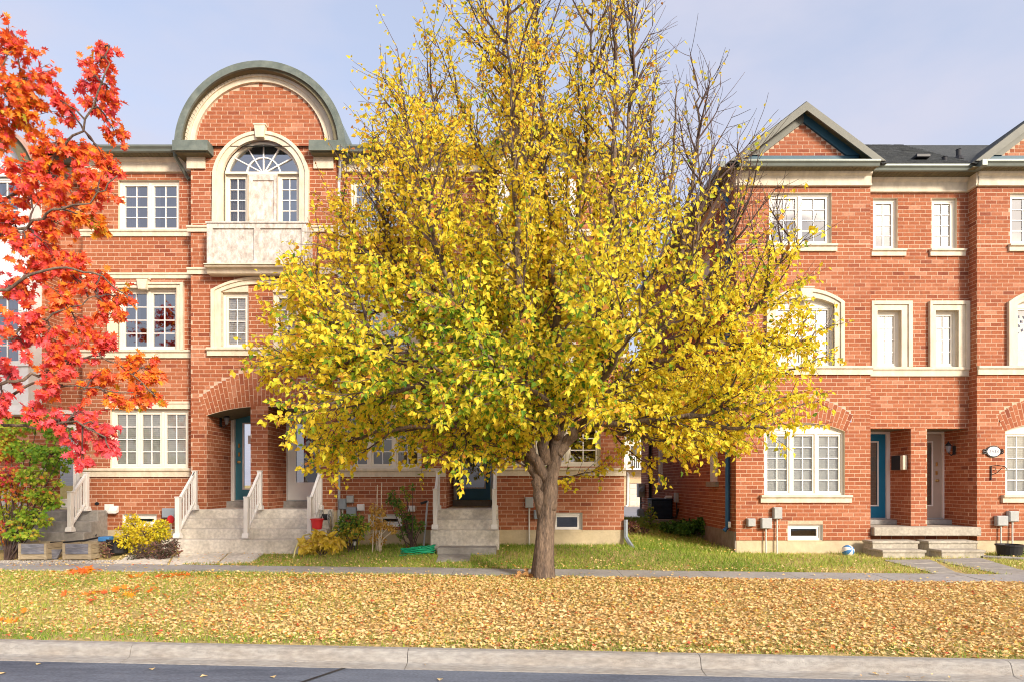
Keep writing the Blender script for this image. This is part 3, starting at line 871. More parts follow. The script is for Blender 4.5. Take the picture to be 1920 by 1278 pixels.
# kerb: segments with a joint between them, each a child of the kerb
kerb_root = bpy.data.objects.new('kerb', None); link(kerb_root, None, (0, KY, -0.3)); tag(kerb_root, 'pale weathered concrete kerb along the road', 'kerb', kind='structure')
def street_piece(prof, x0, x1):
    b = MB()
    n = len(prof)
    v = []
    for x in (x0, x1):
        for dv, z in prof: v.append((x, ky(x) + dv, z + zb(x)))
    b.add(v, [tuple(range(n)), tuple(range(2 * n - 1, n - 1, -1))] + [(i, n + i, n + (i + 1) % n, (i + 1) % n) for i in range(n)])
    return b
KP = [(0.0, -0.6), (0.0, -0.182), (-0.012, -0.172), (-0.10, -0.172), (-0.128, -0.185), (-0.142, -0.205), (-0.168, -0.292), (-0.20, -0.303), (-0.33, -0.313), (-0.33, -0.6)]
kx = [-34.6 + 3.045 * i for i in range(24)]
for a, b in zip(kx, kx[1:]):
    street_piece(KP, a + 0.0035, b - 0.0035).build('kerb_segment', 'kerb', kerb_root)
street_piece([(0.02, -0.7), (0.02, -0.2), (-0.11, -0.205), (-0.11, -0.7)], kx[0], kx[-1]).build('kerb_joint_fill', 'soil', kerb_root)
for a, b in ((-400, kx[0]), (kx[-1], 400)):
    street_piece(KP, a, b).build('kerb_segment', 'kerb', kerb_root)

# road
rd = MB()
rx = list(np.concatenate([-np.geomspace(400, 20, 8), np.arange(-18, 18.1, 2), np.geomspace(20, 400, 8)]))
rv_ = [-0.325, -0.6, -1.5, -4, -8, -12, -40, -300]
v = [(x, ky(x) + dv, -0.322 + zb(x) + (0.02 * min(1, abs(dv + .3) / 4))) for dv in rv_ for x in rx]
n = len(rx)
rd.add(v, [(j * n + i, (j + 1) * n + i, (j + 1) * n + i + 1, j * n + i + 1) for j in range(len(rv_) - 1) for i in range(n - 1)])
rd.build('road', 'asphalt', org=(0, 0, 0), label='dark blue-grey asphalt road with worn patches', cat='road', kind='structure')
# sealed seam crossing the road edge
sl = MB()
for a, b in ((X(560, 6.3), X(640, 6.6)),):
    sl.add([(a, ky(a) - .95, -.312 + zb(a)), (a + .05, ky(a) - .95, -.312 + zb(a)), (b + .05, ky(b) - .34, -.3145 + zb(b)), (b, ky(b) - .34, -.3145 + zb(b))], [(0, 1, 2, 3)])
sl.build('road_seam', 'black', bpy.data.objects['road'])

# sidewalk slabs
sw = bpy.data.objects.new('sidewalk', None); link(sw, None, (0, KY + 4.8, -0.1)); tag(sw, 'grey concrete sidewalk of square slabs before the houses', 'sidewalk', kind='structure')
sx = [-33.0 + 1.52 * i for i in range(44)]
for i, (a, b) in enumerate(zip(sx, sx[1:])):
    dz = random.uniform(-.004, .004)
    pr = [(4.42, -.2), (4.42, -.036 + dz), (4.43, -.028 + dz), (5.29, -.018 + dz), (5.30, -.026 + dz), (5.30, -.2)]
    street_piece(pr, a + .006, b - .006).build('slab', 'sidewalk', sw)

# ================================================================== LEFT ROW
DL = 15.0
def facade_band(parent, px0, px1, py0, py1, y, pr=0.07, name='string_course'):
    d = y - CAMY
    return sill(parent, X(px0, d), X(px1, d), Z(py1, d), Z(py0, d), y, pr, name)

left = thing('townhouse_row', (X(560), 0, 0.1), 'three-storey red brick townhouse row with a big round-arched brick gable behind the yellow tree', 'townhouse row', None)
LB = Brickwork(0.51)
ZF, ZFR = Z(992), 8.85            # foundation top, underside of frieze
RECY, BAYY = 0.5, -0.3
BD = BAYY - CAMY
# window openings as measured (px)
A3 = (222, 336, 338, 433); A2 = (222, 333, 541, 656); A1 = (207, 353, 767, 877); A0 = (230, 294, 963, 986)
def opn(q, d=15.0): return (X(q[0], d), X(q[1], d), Z(q[3], d), Z(q[2], d))
def mir(q): return (990 - q[1] + (4 if q[0] < 240 else 0), 990 - q[0] + (4 if q[0] < 240 else 0), q[2], q[3])
wall_a = [opn(q) for q in (A3, A2, A1, A0)]
wall_b = [opn(mir(q)) for q in (A3, A2)] + [opn((642, 790, 767, 877)), opn((690, 754, 963, 986))]
XA0, XBAY0, XBAY1 = X(155), X(358, BD), X(629, BD)
XB1, XC0, XC1 = X(836), X(930), X(1170)
door_hole = rect(XB1, XC0, -1, Z(768))
c1 = opn((946, 1126, 790, 873)); c0 = opn((1036, 1092, 960, 996))
oriel_x = (X(934), X(1076))
holesA = [rect(*q) for q in wall_a]
holesB = [rect(*q) for q in wall_b]
holesC = [rect(*c1), rect(*c0), rect(oriel_x[0] + .1, oriel_x[1] - .1, Z(745), Z(346))]
LB.panel((0, 0), (1, 0), (0, -1), XA0, XBAY0 + .05, ZF, ZFR, holesA)
LB.panel((0, 0), (1, 0), (0, -1), XBAY1 - .05, XC1, ZF, ZFR, holesB + [door_hole] + holesC)
LB.panel((0, RECY), (1, 0), (0, -1), X(60), XA0, 0.9, ZFR, [rect(X(90, 15.5), X(152, 15.5), 0, Z(768, 15.5)), ], single=False)
LB.panel((XA0, 0), (0, 1), (-1, 0), 0, RECY, ZF, ZFR, single=False)
# entry recess of the blue door
RD = 2.0
LB.panel((XB1, 0), (0, 1), (1, 0), 0, RD, 0.9, Z(768), single=False)
LB.panel((XC0, 0), (0, 1), (-1, 0), 0, RD, 0.9, Z(768), single=False)
bdx = (X(850, 17.0), X(927, 17.0)); bdz = (1.13, 3.33)
LB.panel((0, RD), (1, 0), (0, -1), XB1, XC0, 0.9, 3.45, [rect(bdx[0], bdx[1], .9, bdz[1])], single=False)
# end wall and rear
LB.panel((XC1, 0), (0, 1), (1, 0), 0, 10.5, ZF - .1, ZFR + .3, single=False)

# arched brick bay
BCX = X(489, BD)
zspr, Rb = Z(279, BD), 123 * BD / FOC
bay_clip = [(XBAY0, ZF), (XBAY1, ZF), (XBAY1, Z(318, BD)), (X(612, BD), Z(318, BD))] + [(X(612, BD), zspr)] + arc(BCX, zspr, Rb, Rb, 40)[::-1] + [(X(368, BD), Z(318, BD)), (XBAY0, Z(318, BD))]
bay_clip = [(XBAY0, 0.5), (XBAY1, 0.5), (XBAY1, zspr)] + arc(BCX, zspr, Rb, Rb, 40)[::-1] + [(XBAY0, zspr)]
fo = (X(420, BD), X(562, BD), Z(419, BD), Z(322, BD)); fan_rise = 57 * BD / FOC
p2l = (X(417, BD), X(466, BD), Z(652, BD), Z(549, BD)); p2r = (X(512, BD), X(561, BD), Z(652, BD), Z(549, BD))
ent = (X(388, BD), X(601, BD)); ent_zs, ent_rise = Z(778, BD), 17 * BD / FOC
ecx = sum(ent) / 2
vhole = LB.voussoirs(ecx, ent_zs, (ent[1] - ent[0]) / 2, ent_rise, 0.44, 0.86, BAYY)
pil = (X(470, BD), X(502, BD))
ent_full = arched(ent[0], ent[1], 0.5, ent_zs, ent_rise, 16)
LB.panel((0, BAYY), (1, 0), (0, -1), XBAY0, XBAY1, 0.95, Z(130, BD), [arched(fo[0], fo[1], fo[2], fo[3], fan_rise, 20), rect(*p2l), rect(*p2r), ent_full, vhole], clip=bay_clip)
# mortar behind the voussoirs, pillar and return walls of the entry
LB.mortar.prism(vhole, BAYY - .001, BAYY + .02)
LB.panel((0, BAYY), (1, 0), (0, -1), pil[0], pil[1], 0.98, ent_zs + ent_rise + .05, single=False)
EB = 0.95
LB.panel((pil[1], 0), (0, 1), (1, 0), BAYY, EB, 0.98, 3.4, single=False)
LB.panel((pil[0], 0), (0, 1), (-1, 0), BAYY, EB, 0.98, 3.4, single=False)
LB.panel((ent[0], 0), (0, 1), (1, 0), BAYY, EB, 0.98, 3.4, single=False)
LB.panel((ent[1], 0), (0, 1), (-1, 0), BAYY, EB, 0.98, 3.4, single=False)
d1 = (X(434, 15.95), X(434, 15.95) + 1.02); d2 = (X(532, 15.95), X(532, 15.95) + 1.02); dz_ = (1.17, 3.38)
LB.panel((0, EB), (1, 0), (0, -1), ent[0], ent[1], 0.95, 3.6, [rect(d1[0], d1[1], .9, dz_[1]), rect(d2[0], d2[1], .9, dz_[1])], single=False)
LB.panel((XBAY0, 0), (0, 1), (-1, 0), BAYY, 0, 0.95, zspr, single=False)
LB.panel((XBAY1, 0), (0, 1), (1, 0), BAYY, 0, 0.95, zspr, single=False)
lwall = LB.finish('wall', left, 300, vis=lambda b: (b[0] < -3.0))

# opening soffits
so = MB()
a1 = arc(ecx, ent_zs, (ent[1] - ent[0]) / 2, ent_rise, 16)
so.band(a1, [(p[0], p[1] + .02) for p in a1], BAYY + .004, EB)
so.build('entry_ceiling', 'soffit', left); so = MB()
so.box(XB1, XC0, 0.01, RD, Z(768) - .002, Z(768) + .03)
so.build('entry_ceiling', 'soffit', left)
# foundation
fd = MB()
fd.box(XA0 + .01, XBAY0, .012, .3, -.3, ZF); fd.box(XBAY1, XC1 - .005, .012, .3, -.3, ZF); fd.box(XC1 - .3, XC1 - .02, .3, 10.5, -.3, ZF - .1)
fd.box(XBAY0 + .01, XBAY1 - .01, BAYY + .03, .3, -.3, 0.97)
fd.box(X(60), XA0, RECY + .01, .8, -.3, .91)
fd.build('foundation', 'foundation', left)

# windows
F0 = front(0.0)
window(left, *wall_a[0], F0, 2, 2, 4, back='curtain_half', glass='glass_mirror')
window(left, *wall_a[1], F0, 2, 2, 4, back='curtain_half', glass='glass_mirror')
window(left, *wall_a[2], F0, 3, 2, 4, back='blind_grey')
window(left, *wall_a[3], F0, 1, 1, 1, back='basement', frame='white', rev='white', fw=.06)
window(left, *wall_b[0], F0, 2, 2, 4, back='curtain_half', glass='glass_mirror')
window(left, *wall_b[1], F0, 2, 2, 4, back='curtain_half', glass='glass_mirror')
window(left, *wall_b[2], F0, 3, 2, 4, back='room', glass='glass')
window(left, *wall_b[3], F0, 1, 1, 1, back='basement', frame='white', rev='white', fw=.06)
window(left, *c1, F0, 3, 2, 3, back='room', glass='glass_mirror')
window(left, *c0, F0, 1, 1, 1, back='basement', frame='white', rev='white', fw=.06)
FB = front(BAYY)
window(left, *p2l, FB, 1, 2, 4, back='blind')
window(left, *p2r, FB, 1, 2, 4, back='blind')
ob = MB()        # panels over the paired windows
ob.prism([(p2l[0], p2l[3] + .01), (p2l[1], p2l[3] + .01), (p2l[1], p2l[3] + .22), (p2l[0], p2l[3] + .08)], BAYY - .02, BAYY + .03)
ob.build('arch_panel', 'cream', left); ob = MB()
ob.prism([(p2r[0], p2r[3] + .01), (p2r[1], p2r[3] + .01), (p2r[1], p2r[3] + .08), (p2r[0], p2r[3] + .22)], BAYY - .02, BAYY + .03)
ob.build('arch_panel', 'cream', left)
# fan window: two casements and a weathered balcony door under a half-round light
fx0, fx1, fz0, fzs = fo
wl1, wl2 = X(464, BD), X(520, BD)
window(left, fx0 + .02, wl1, fz0, fzs - .05, FB, 1, 2, 4, back='curtain', frame='frame', fw=.03)
window(left, wl2, fx1 - .02, fz0, fzs - .05, FB, 1, 2, 4, back='room', glass='glass_mirror', fw=.03)
bd = MB()
bd.box(wl1 + .01, wl2 - .01, BAYY + .07, BAYY + .11, fz0, fzs - .06)
for (a, b, c, e) in ((wl1 + .01, wl1 + .10, fz0, fzs - .06), (wl2 - .10, wl2 - .01, fz0, fzs - .06), (wl1 + .1, wl2 - .1, fzs - .18, fzs - .06), (wl1 + .1, wl2 - .1, fz0, fz0 + .12)):
    bd.box(a, b, BAYY + .045, BAYY + .07, c, e)
bdo = bd.build('balcony_door', 'peeled', left); bdo['label'] = 'balcony door with white paint peeling off in patches'
fanr = MB()
fcx = (fx0 + fx1) / 2; fa = (fx1 - fx0) / 2
fanr.box(fx0, fx1, BAYY + .05, BAYY + .14, fzs - .05, fzs + .02)
fan_out = arc(fcx, fzs + .02, fa, fan_rise, 24); fan_in = arc(fcx, fzs + .02, fa - .06, fan_rise - .06, 24)
fanr.band(fan_out, fan_in, BAYY + .06, BAYY + .14)
fo_ = fanr.build('fan_window', 'frame', left)
fb = MB()
Rf = (fa * fa + fan_rise ** 2) / (2 * fan_rise)
inner = arc(fcx, fzs + .02, fa * .46, fan_rise * .52, 16)
fb.band(inner, arc(fcx, fzs + .02, fa * .46 - .03, fan_rise * .52 - .03, 16), BAYY + .09, BAYY + .115)
for i in range(1, 6):
    w = math.pi * i / 6
    tip = fan_in[24 - int(24 * i / 6)]
    c0x, c0z = fcx + .05 * math.cos(w), fzs + .03
    dx, dz2 = tip[0] - c0x, tip[1] - c0z
    L = math.hypot(dx, dz2); nx_, nz_ = -dz2 / L * .013, dx / L * .013
    fb.prism([(c0x - nx_, c0z - nz_), (tip[0] - nx_, tip[1] - nz_), (tip[0] + nx_, tip[1] + nz_), (c0x + nx_, c0z + nz_)], BAYY + .091, BAYY + .113)
fb.build('glazing_bar', 'white', fo_)
for i in range(6):
    seg = fan_in[4 * i:4 * i + 5]
    mb = MB(); pts = [(fcx, fzs + .02)] + seg
    mb.add([(p[0], BAYY + .118 + .0004 * i, p[1]) for p in pts], [tuple(range(len(pts)))])
    mb.build('pane', 'glass_mirror', fo_)
rm = MB(); rm.prism(arched(fx0, fx1, fzs - .02, fzs, fan_rise, 16), BAYY + .7, BAYY + .72); rm.build('room', 'room', fo_)
# surrounds
to = [(X(398, BD), Z(419, BD))] + arc(BCX + .0, Z(326, BD), 90 * BD / FOC, 77 * BD / FOC, 28) + [(X(578, BD), Z(419, BD))]
ti = [(fx0 - .0, Z(419, BD))] + arc(fcx, fzs, fa + .005, fan_rise + .01, 28) + [(fx1, Z(419, BD))]
to = [(p[0] - (BCX - fcx), p[1]) for p in to]
surround(left, to, ti, BAYY)
keystone(left, fcx, Z(263, BD), Z(241, BD), .09, .125, BAYY)
so2 = [(X(398, BD), Z(653, BD))] + arc(X(487, BD), Z(545, BD), 89 * BD / FOC, 24 * BD / FOC, 20) + [(X(576, BD), Z(653, BD))]
si2 = [(X(416, BD), Z(653, BD))] + arc(X(487, BD), Z(548, BD), 71 * BD / FOC, 14 * BD / FOC, 20) + [(X(561, BD), Z(653, BD))]
surround(left, so2, si2, BAYY)
sill(left, X(390, BD), X(583, BD), Z(667, BD), Z(652, BD), BAYY, .11)
for x0_, x1_, xk in ((205, 346, 272), (648, 789, 722)):
    for q in (0,):
        so_ = [(X(x0_), Z(657)), (X(x0_), Z(531)), (X(x1_), Z(531)), (X(x1_), Z(657))]
        w_ = wall_a[1] if x0_ < 300 else wall_b[1]
        si_ = [(w_[0], Z(657)), (w_[0], w_[3]), (w_[1], w_[3]), (w_[1], Z(657))]
        surround(left, so_, si_, 0.0)
        keystone(left, X(xk), Z(545), Z(526), .085, .125, 0.0)
# string courses and sills on the flat walls
for a, b in ((150, 360), (634, 934), (1077, 1173)):
    facade_band(left, a, b, 432, 444, 0.0, .07)
    facade_band(left, a, b, 513, 523, 0.0, .06)
    facade_band(left, a, b, 656, 671, 0.0, .08)
facade_band(left, 152, 386, 877, 893, 0.0, .10)
facade_band(left, 627, 836, 877, 893, 0.0, .10)
facade_band(left, 929, 1173, 876, 891, 0.0, .10)
sill(left, X(198), X(357), Z(766), Z(752), 0.0, .05, 'lintel')
sill(left, X(636), X(796), Z(766), Z(752), 0.0, .05, 'lintel')
for a, b in ((352, 391), (576, 634)):
    facade_band(left, a, b, 425, 436, BAYY, .08)
    facade_band(left, a, b, 503, 515, BAYY, .07)
# eaves
eave(left, X(148), XBAY0 - .0, 0.0, 9.17)
eave(left, XBAY1 + .0, X(930), 0.0, 9.17)
eave(left, X(1078), XC1 + .28, 0.0, 9.17)
eave(left, X(60), X(148), RECY, 9.17)
# side eave of the end wall
se = MB(); se.box(XC1 - .02, XC1 + .32, -.30, 10.6, 9.172, 9.192); se.build('soffit', 'soffit', left)
se = MB(); se.box(XC1 + .30, XC1 + .42, -.42, 10.6, 9.17, 9.30); se.build('gutter', 'gutter', left)
# capitals below the arch ends
for (a, b) in ((352, 386), (589, 626)):
    cp = MB()
    x0_, x1_ = X(a, BD), X(b, BD)
    cp.prism_x([(BAYY + .02, Z(318, BD)), (BAYY - .05, Z(318, BD)), (BAYY - .06, Z(306, BD)), (BAYY - .05, Z(303, BD)), (BAYY - .05, Z(298, BD)), (BAYY - .11, Z(287, BD)), (BAYY - .11, Z(284, BD)), (BAYY + .02, Z(284, BD))], x0_, x1_)
    cp.build('capital', 'cream', left)
# round arched roof
AO = 0.25
ya = BAYY - AO
da = ya - CAMY
acx = X(488, da); azs = Z(276, da)
Ro = 158 * da / FOC
roof = MB()
oa = arc(acx, azs, Ro, Ro, 48); ia = arc(acx, azs, Ro - .05, Ro - .05, 48)
roof.band(oa, ia, ya + .01, 1.6)
rf = roof.build('arched_roof', 'metal_roof', left)
for i in range(0, 48, 4):
    s = MB()
    A_ = oa[i:i + 5]; B_ = arc(acx, azs, Ro - .13, Ro - .13, 48)[i:i + 5]
    g_ = .004
    s.band([(acx + (p[0] - acx) * 1.012, azs + (p[1] - azs) * 1.012) for p in A_], B_, ya - .045 - .002 * (i % 8 == 0), ya + .012)
    s.build('fascia_panel', 'fascia', rf)
sfa = MB()
sfa.band(arc(acx, azs, Ro - .051, Ro - .051, 48), arc(BCX, azs, Ro - .15, Ro - .15, 48), ya + .013, BAYY)
sfa.build('arch_soffit', 'soffit', rf)
rib = MB()
for i in range(1, 60):
    w = math.pi * i / 60
    c_, s_ = math.cos(w), math.sin(w); r_ = Ro - .152
    rib.add([(acx + c_ * r_ - s_ * .008, ya + .013, azs + s_ * r_ + c_ * .008), (acx + c_ * r_ + s_ * .008, ya + .013, azs + s_ * r_ - c_ * .008),
             (acx + c_ * (r_ - .012), BAYY, azs + s_ * (r_ - .012))], [(0, 1, 2)])
rib.build('soffit_rib', 'soffit', rf)
ct = MB()
ct.band(arc(BCX, zspr, Rb + .17, Rb + .17, 48), arc(BCX, zspr, Rb - .005, Rb - .005, 48), BAYY - .06, BAYY + .03)
ct.band(arc(BCX, zspr, Rb + .20, Rb + .20, 48), arc(BCX, zspr, Rb + .10, Rb + .10, 48), BAYY - .095, BAYY - .058)
ct.build('arch_moulding', 'cream', left)
for (a, b) in ((325, 391), (580, 648)):
    e_ = MB()
    x0_, x1_ = X(a, da), X(b, da)
    e_.box(x0_, x1_, ya - .05, 0.1, Z(284, da), Z(265, da)); e_.build('return_eave', 'fascia', rf)
    e_ = MB(); e_.box(x0_ + .04, x1_ - .04, ya + .02, 0.1, Z(284, da) - .03, Z(284, da) - .001); e_.build('soffit', 'soffit', rf)
back_g = MB(); back_g.prism(arc(acx, azs, Ro - .06, Ro - .06, 40), 1.5, 1.55); back_g.build('gable_back', 'siding', rf)
# main roof, low pitch
mr = MB()
for (x0_, x1_) in ((X(40), XC1 + .42),):
    mr.add([(x0_, -.38, 9.29), (x1_, -.38, 9.29), (x1_ - 4.0, 4.9, 11.2), (x0_, 4.9, 11.2), (x1_, 10.6, 9.29), (x0_, 10.6, 9.29)], [(0, 1, 2, 3), (2, 1, 4), (3, 2, 4, 5), (0, 3, 5)])
mro = mr.build('main_roof', 'shingle', left)
for (px, py, r_) in ((291, 262, .05), (263, 268, .03), (652, 264, .05)):
    vp = MB(); vp.lathe([(r_ * 1.5, 9.30), (r_ * 1.4, 9.42), (r_, 9.44), (r_, 9.68), (r_ * 1.2, 9.69), (r_ * 1.2, 9.73)], X(px, 15.6), .6, 10)
    vp.build('vent_pipe', 'black', mro)
# downpipes
downpipe(left, [(X(331, 14.7), -.36, 9.18), (X(331, 14.7), -.36, 9.06), (X(340, 14.8), -.2, 8.90), (X(352, 14.95), -.07, 8.72), (X(356, 14.95), -.07, 8.66)], 'gutter')
downpipe(left, [(X(640, 14.7), -.36, 9.18), (X(640, 14.7), -.36, 9.0), (X(637, 14.8), -.2, 8.80), (X(641, 15.0) - .06, -.07, 8.60), (X(641, 15.0) - .06, -.07, 4.0), (X(641, 15.0) - .06, -.075, .62), (X(641, 15.0), -.2, .52)], 'pale_pipe')

# balcony: weathered box with two sunk panels on a cream slab
bal = MB()
bx0, bx1 = X(389, 14.35), X(577, 14.35); by = BAYY - .38
bz0, bz1 = Z(498, 14.35), Z(420, 14.35)
bal.box(bx0, bx1, by + .03, by + .06, bz0, bz1)
for q in ((bx0, bx0 + .13, bz0, bz1), (bx1 - .13, bx1, bz0, bz1), (bx0 + .13, bx1 - .13, bz1 - .11, bz1), (bx0 + .13, bx1 - .13, bz0, bz0 + .10)):
    bal.box(q[0], q[1], by - .004, by + .03, q[2], q[3])
mid = (bx0 + bx1) / 2
bal.box(mid - .07, mid + .07, by - .002, by + .03, bz0 + .1, bz1 - .11)
bal.box(bx0, bx0 + .06, by + .06, BAYY, bz0, bz1); bal.box(bx1 - .06, bx1, by + .06, BAYY, bz0, bz1)
bal.box(bx0 - .02, bx1 + .02, by - .03, by + .09, bz1, bz1 + .03)
bo = bal.build('balcony', 'weathered', left); bo['label'] = 'weathered white wooden balcony front with peeling paint'
sl_ = MB()
sl_.prism_x([(BAYY, Z(520, BD)), (by + .12, Z(520, BD)), (by + .06, Z(512, BD)), (by - .02, Z(511, BD)), (by - .02, Z(507, BD)), (by - .06, Z(506, BD)), (by - .06, bz0), (BAYY, bz0)], bx0 - .05, bx1 + .05)
sl_.build('balcony_slab', 'cream', bo)

# entry doors
def dglass(a, b, z0, z1): return (a, b, z0, z1)
do1 = door(left, d1[0], d1[1], dz_[0], dz_[1], EB + .02, 'teal_door', (d1[0] + .30, d1[1] - .30, dz_[0] + .3, dz_[1] - .30), gm='glass', hinge='r', hx=d1[0] + .19, interior='curtain')
do2 = door(left, d2[0], d2[1], dz_[0], dz_[1], EB + .02, 'white', (d2[0] + .30, d2[1] - .16, dz_[0] + .45, dz_[1] - .30), hinge='l')
do3 = door(left, bdx[0], bdx[1], bdz[0], bdz[1], RD + .02, 'blue_door', (bdx[0] + .26, bdx[1] - .26, bdz[0] + .36, bdz[1] - .30), hinge='l')
sd = (X(90, 15.5), X(152, 15.5), 1.0, Z(768, 15.5))
do4 = door(left, sd[0], sd[1], sd[2], sd[3], RECY + .03, 'white', (sd[0] + .2, sd[1] - .2, sd[2] + .22, sd[3] - .45), hinge='l', hw=False)
tr_ = MB(); tr_.box(sd[0] + .15, sd[1] - .15, RECY, RECY + .03, sd[3] - .34, sd[3] - .16); tr_.build('transom_light', 'glass_dark', do4)
for (a, b, y_) in ((d1[0] - .06, d1[1] + .02, EB - .25), (d2[0] - .02, d2[1] + .05, EB - .25), (bdx[0] - .01, bdx[1] + .01, RD - .3)):
    ds = MB(); ds.bbox(a, b, y_, y_ + .3, .98, 1.16, .012); ds.build('doorstep', 'concrete_grey', left)
# number sheet taped to the teal door
ns = MB(); ns.box(X(463, 15.9), X(482, 15.9), EB + .008, EB + .012, Z(831, 15.9), Z(815, 15.9)); nso = ns.build('number_sheet', 'plaque', do1)

def text_obj(s, size, loc, m, parent, name, rotx=R(90), ext=0.001, align='CENTER'):
    cu = bpy.data.curves.new(name, 'FONT')
    cu.body = s; cu.size = size; cu.extrude = ext; cu.align_x = align; cu.align_y = 'CENTER'
    o = bpy.data.objects.new(name, cu)
    cu.materials.append(M[m])
    o.rotation_euler = (rotx, 0, 0)
    link(o, parent, loc)
    dg = bpy.context.evaluated_depsgraph_get()
    me = bpy.data.meshes.new_from_object(o.evaluated_get(dg))
    me.name = name
    no = bpy.data.objects.new(name, me)
    no.rotation_euler = (rotx, 0, 0)
    link(no, parent, loc)
    bpy.data.objects.remove(o)
    return no
text_obj('24', .15, (X(473, 15.9), EB + .006, Z(822, 15.9)), 'number', do1, 'number_print')

# white oriel bay with a curved roof (one on this row, one on the row beyond)
def oriel(parent, x0, x1, yw, ztop, zbot, roofm):
    cx = (x0 + x1) / 2; yf = yw - .45
    w = MB()
    def panel(za, zc): w.box(x0, x1, yf + .05, yw, za, zc)
    zr = [(zbot, Z(690)), (Z(560), Z(440)), (Z(348), Z(338))]
    for a, b in zr: panel(a, b)
    for a in (x0 - .006, x1 - .154): w.box(a, a + .16, yf + .03, yw - .003, zbot + .004, ztop)
    w.box(x0 - .04, x1 + .04, yf, yw, zbot - .1, zbot); w.box(x0 - .04, x1 + .04, yf - .01, yf + .05, Z(448), Z(438)); w.box(x0 - .04, x1 + .04, yf - .01, yf + .05, Z(566), Z(556)); w.box(x0 - .04, x1 + .04, yf - .01, yf + .05, Z(692), Z(684))
    # raised-and-fielded panels
    for za, zc in ((Z(545), Z(455)), (Z(760), Z(705))):
        for a, b in ((x0 + .22, cx - .05), (cx + .05, x1 - .22)):
            w.box(a, b, yf + .035, yf + .05, za, zc)
    wo = w.build('oriel', 'white_clad', parent)
    FO = front(yf + .0)
    window(wo.parent, x0 + .16, x1 - .16, Z(690), Z(560), FO, 2, 2, 4, back='curtain', glass='glass_mirror', frame='white', rev='white')
    window(wo.parent, x0 + .16, x1 - .16, Z(440), Z(348), FO, 2, 2, 3, back='curtain_half', glass='glass_mirror', frame='white', rev='white')
    fa_ = (x1 - x0) / 2 - .16
    fm = MB()
    zs_ = Z(338); rs = .62
    fm.band(arc(cx, zs_, fa_ + .16, rs + .14, 20), arc(cx, zs_, fa_ - .04, rs - .03, 20), yf, yw)
    q = fm.build('fan_window', 'white_clad', parent)
    pn = MB()
    pts = arc(cx, zs_, fa_ - .02, rs - .02, 20)
    g = MB(); g.add([(p[0], yf + .1, p[1]) for p in pts], [tuple(range(len(pts)))]); g.build('pane', 'glass_mirror', q)
    gb = MB()
    for i in range(1, 6):
        t = pts[int(20 * i / 6)]
        dx, dz2 = t[0] - cx, t[1] - zs_; L = math.hypot(dx, dz2); nx_, nz_ = -dz2 / L * .014, dx / L * .014
        gb.prism([(cx - nx_, zs_ - nz_), (t[0] - nx_, t[1] - nz_), (t[0] + nx_, t[1] + nz_), (cx + nx_, zs_ + nz_)], yf + .07, yf + .095)
    ia_ = arc(cx, zs_, fa_ * .5, rs * .5, 12); gb.band(ia_, arc(cx, zs_, fa_ * .5 - .03, rs * .5 - .03, 12), yf + .071, yf + .094)
    gb.build('glazing_bar', 'white', q)
    rmm = MB(); rmm.prism(arc(cx, zs_, fa_, rs, 12), yw + .3, yw + .32); rmm.build('room', 'room', q)
    rr = MB()
    A_ = arc(cx, zs_ + .18, (x1 - x0) / 2 + .34, .82, 24); B_ = arc(cx, zs_ + .12, (x1 - x0) / 2 + .30, .82, 24)
    rr.band(A_, B_, yf - .3, yw + 1.5)
    ro = rr.build('curved_roof', roofm, parent)
    sfx = MB(); sfx.band(B_, arc(cx, zs_ + .0, (x1 - x0) / 2 + .0, .76, 24), yf - .2, yf + .06); sfx.build('curved_soffit', 'soffit', parent)
    return wo
oriel(left, oriel_x[0], oriel_x[1], 0.0, Z(338), Z(772), 'metal_roof')

# neighbouring row on the far left, mostly behind the red tree
nb = thing('townhouse_row', (X(-80), 0.3, 0.1), 'red brick house with a white curved-roof oriel bay behind the red-leaved tree', 'townhouse row')
NB = Brickwork(0.51)
nx0, nx1 = X(-330), X(84)
on = (X(-62), X(78))
NB.panel((0, 0), (1, 0), (0, -1), nx0, nx1 + .0, ZF, ZFR, [rect(on[0] + .1, on[1] - .1, Z(745), Z(346))])
NB.panel((nx1, 0), (0, 1), (1, 0), 0, RECY, ZF, ZFR, single=False)
NB.finish('wall', nb, 120, vis=lambda b: b[0] > -12.2)
MB().box(nx0, nx1 - .01, .012, .4, -.3, ZF).build('foundation', 'foundation', nb)
oriel(nb, on[0], on[1], 0.0, Z(338), Z(772), 'copper_roof')
facade_band(nb, 80, 86, 877, 893, 0, .1)
eave(nb, X(82), X(88), 0.0, 9.17)
nr = MB(); nr.add([(nx0, -.38, 9.29), (X(60), -.38, 9.29), (X(60), 4.9, 11.2), (nx0, 4.9, 11.2), (X(60), 10.6, 9.29), (nx0, 10.6, 9.29)], [(0, 1, 2, 3), (3, 2, 4, 5)])
nr.build('main_roof', 'shingle', nb)

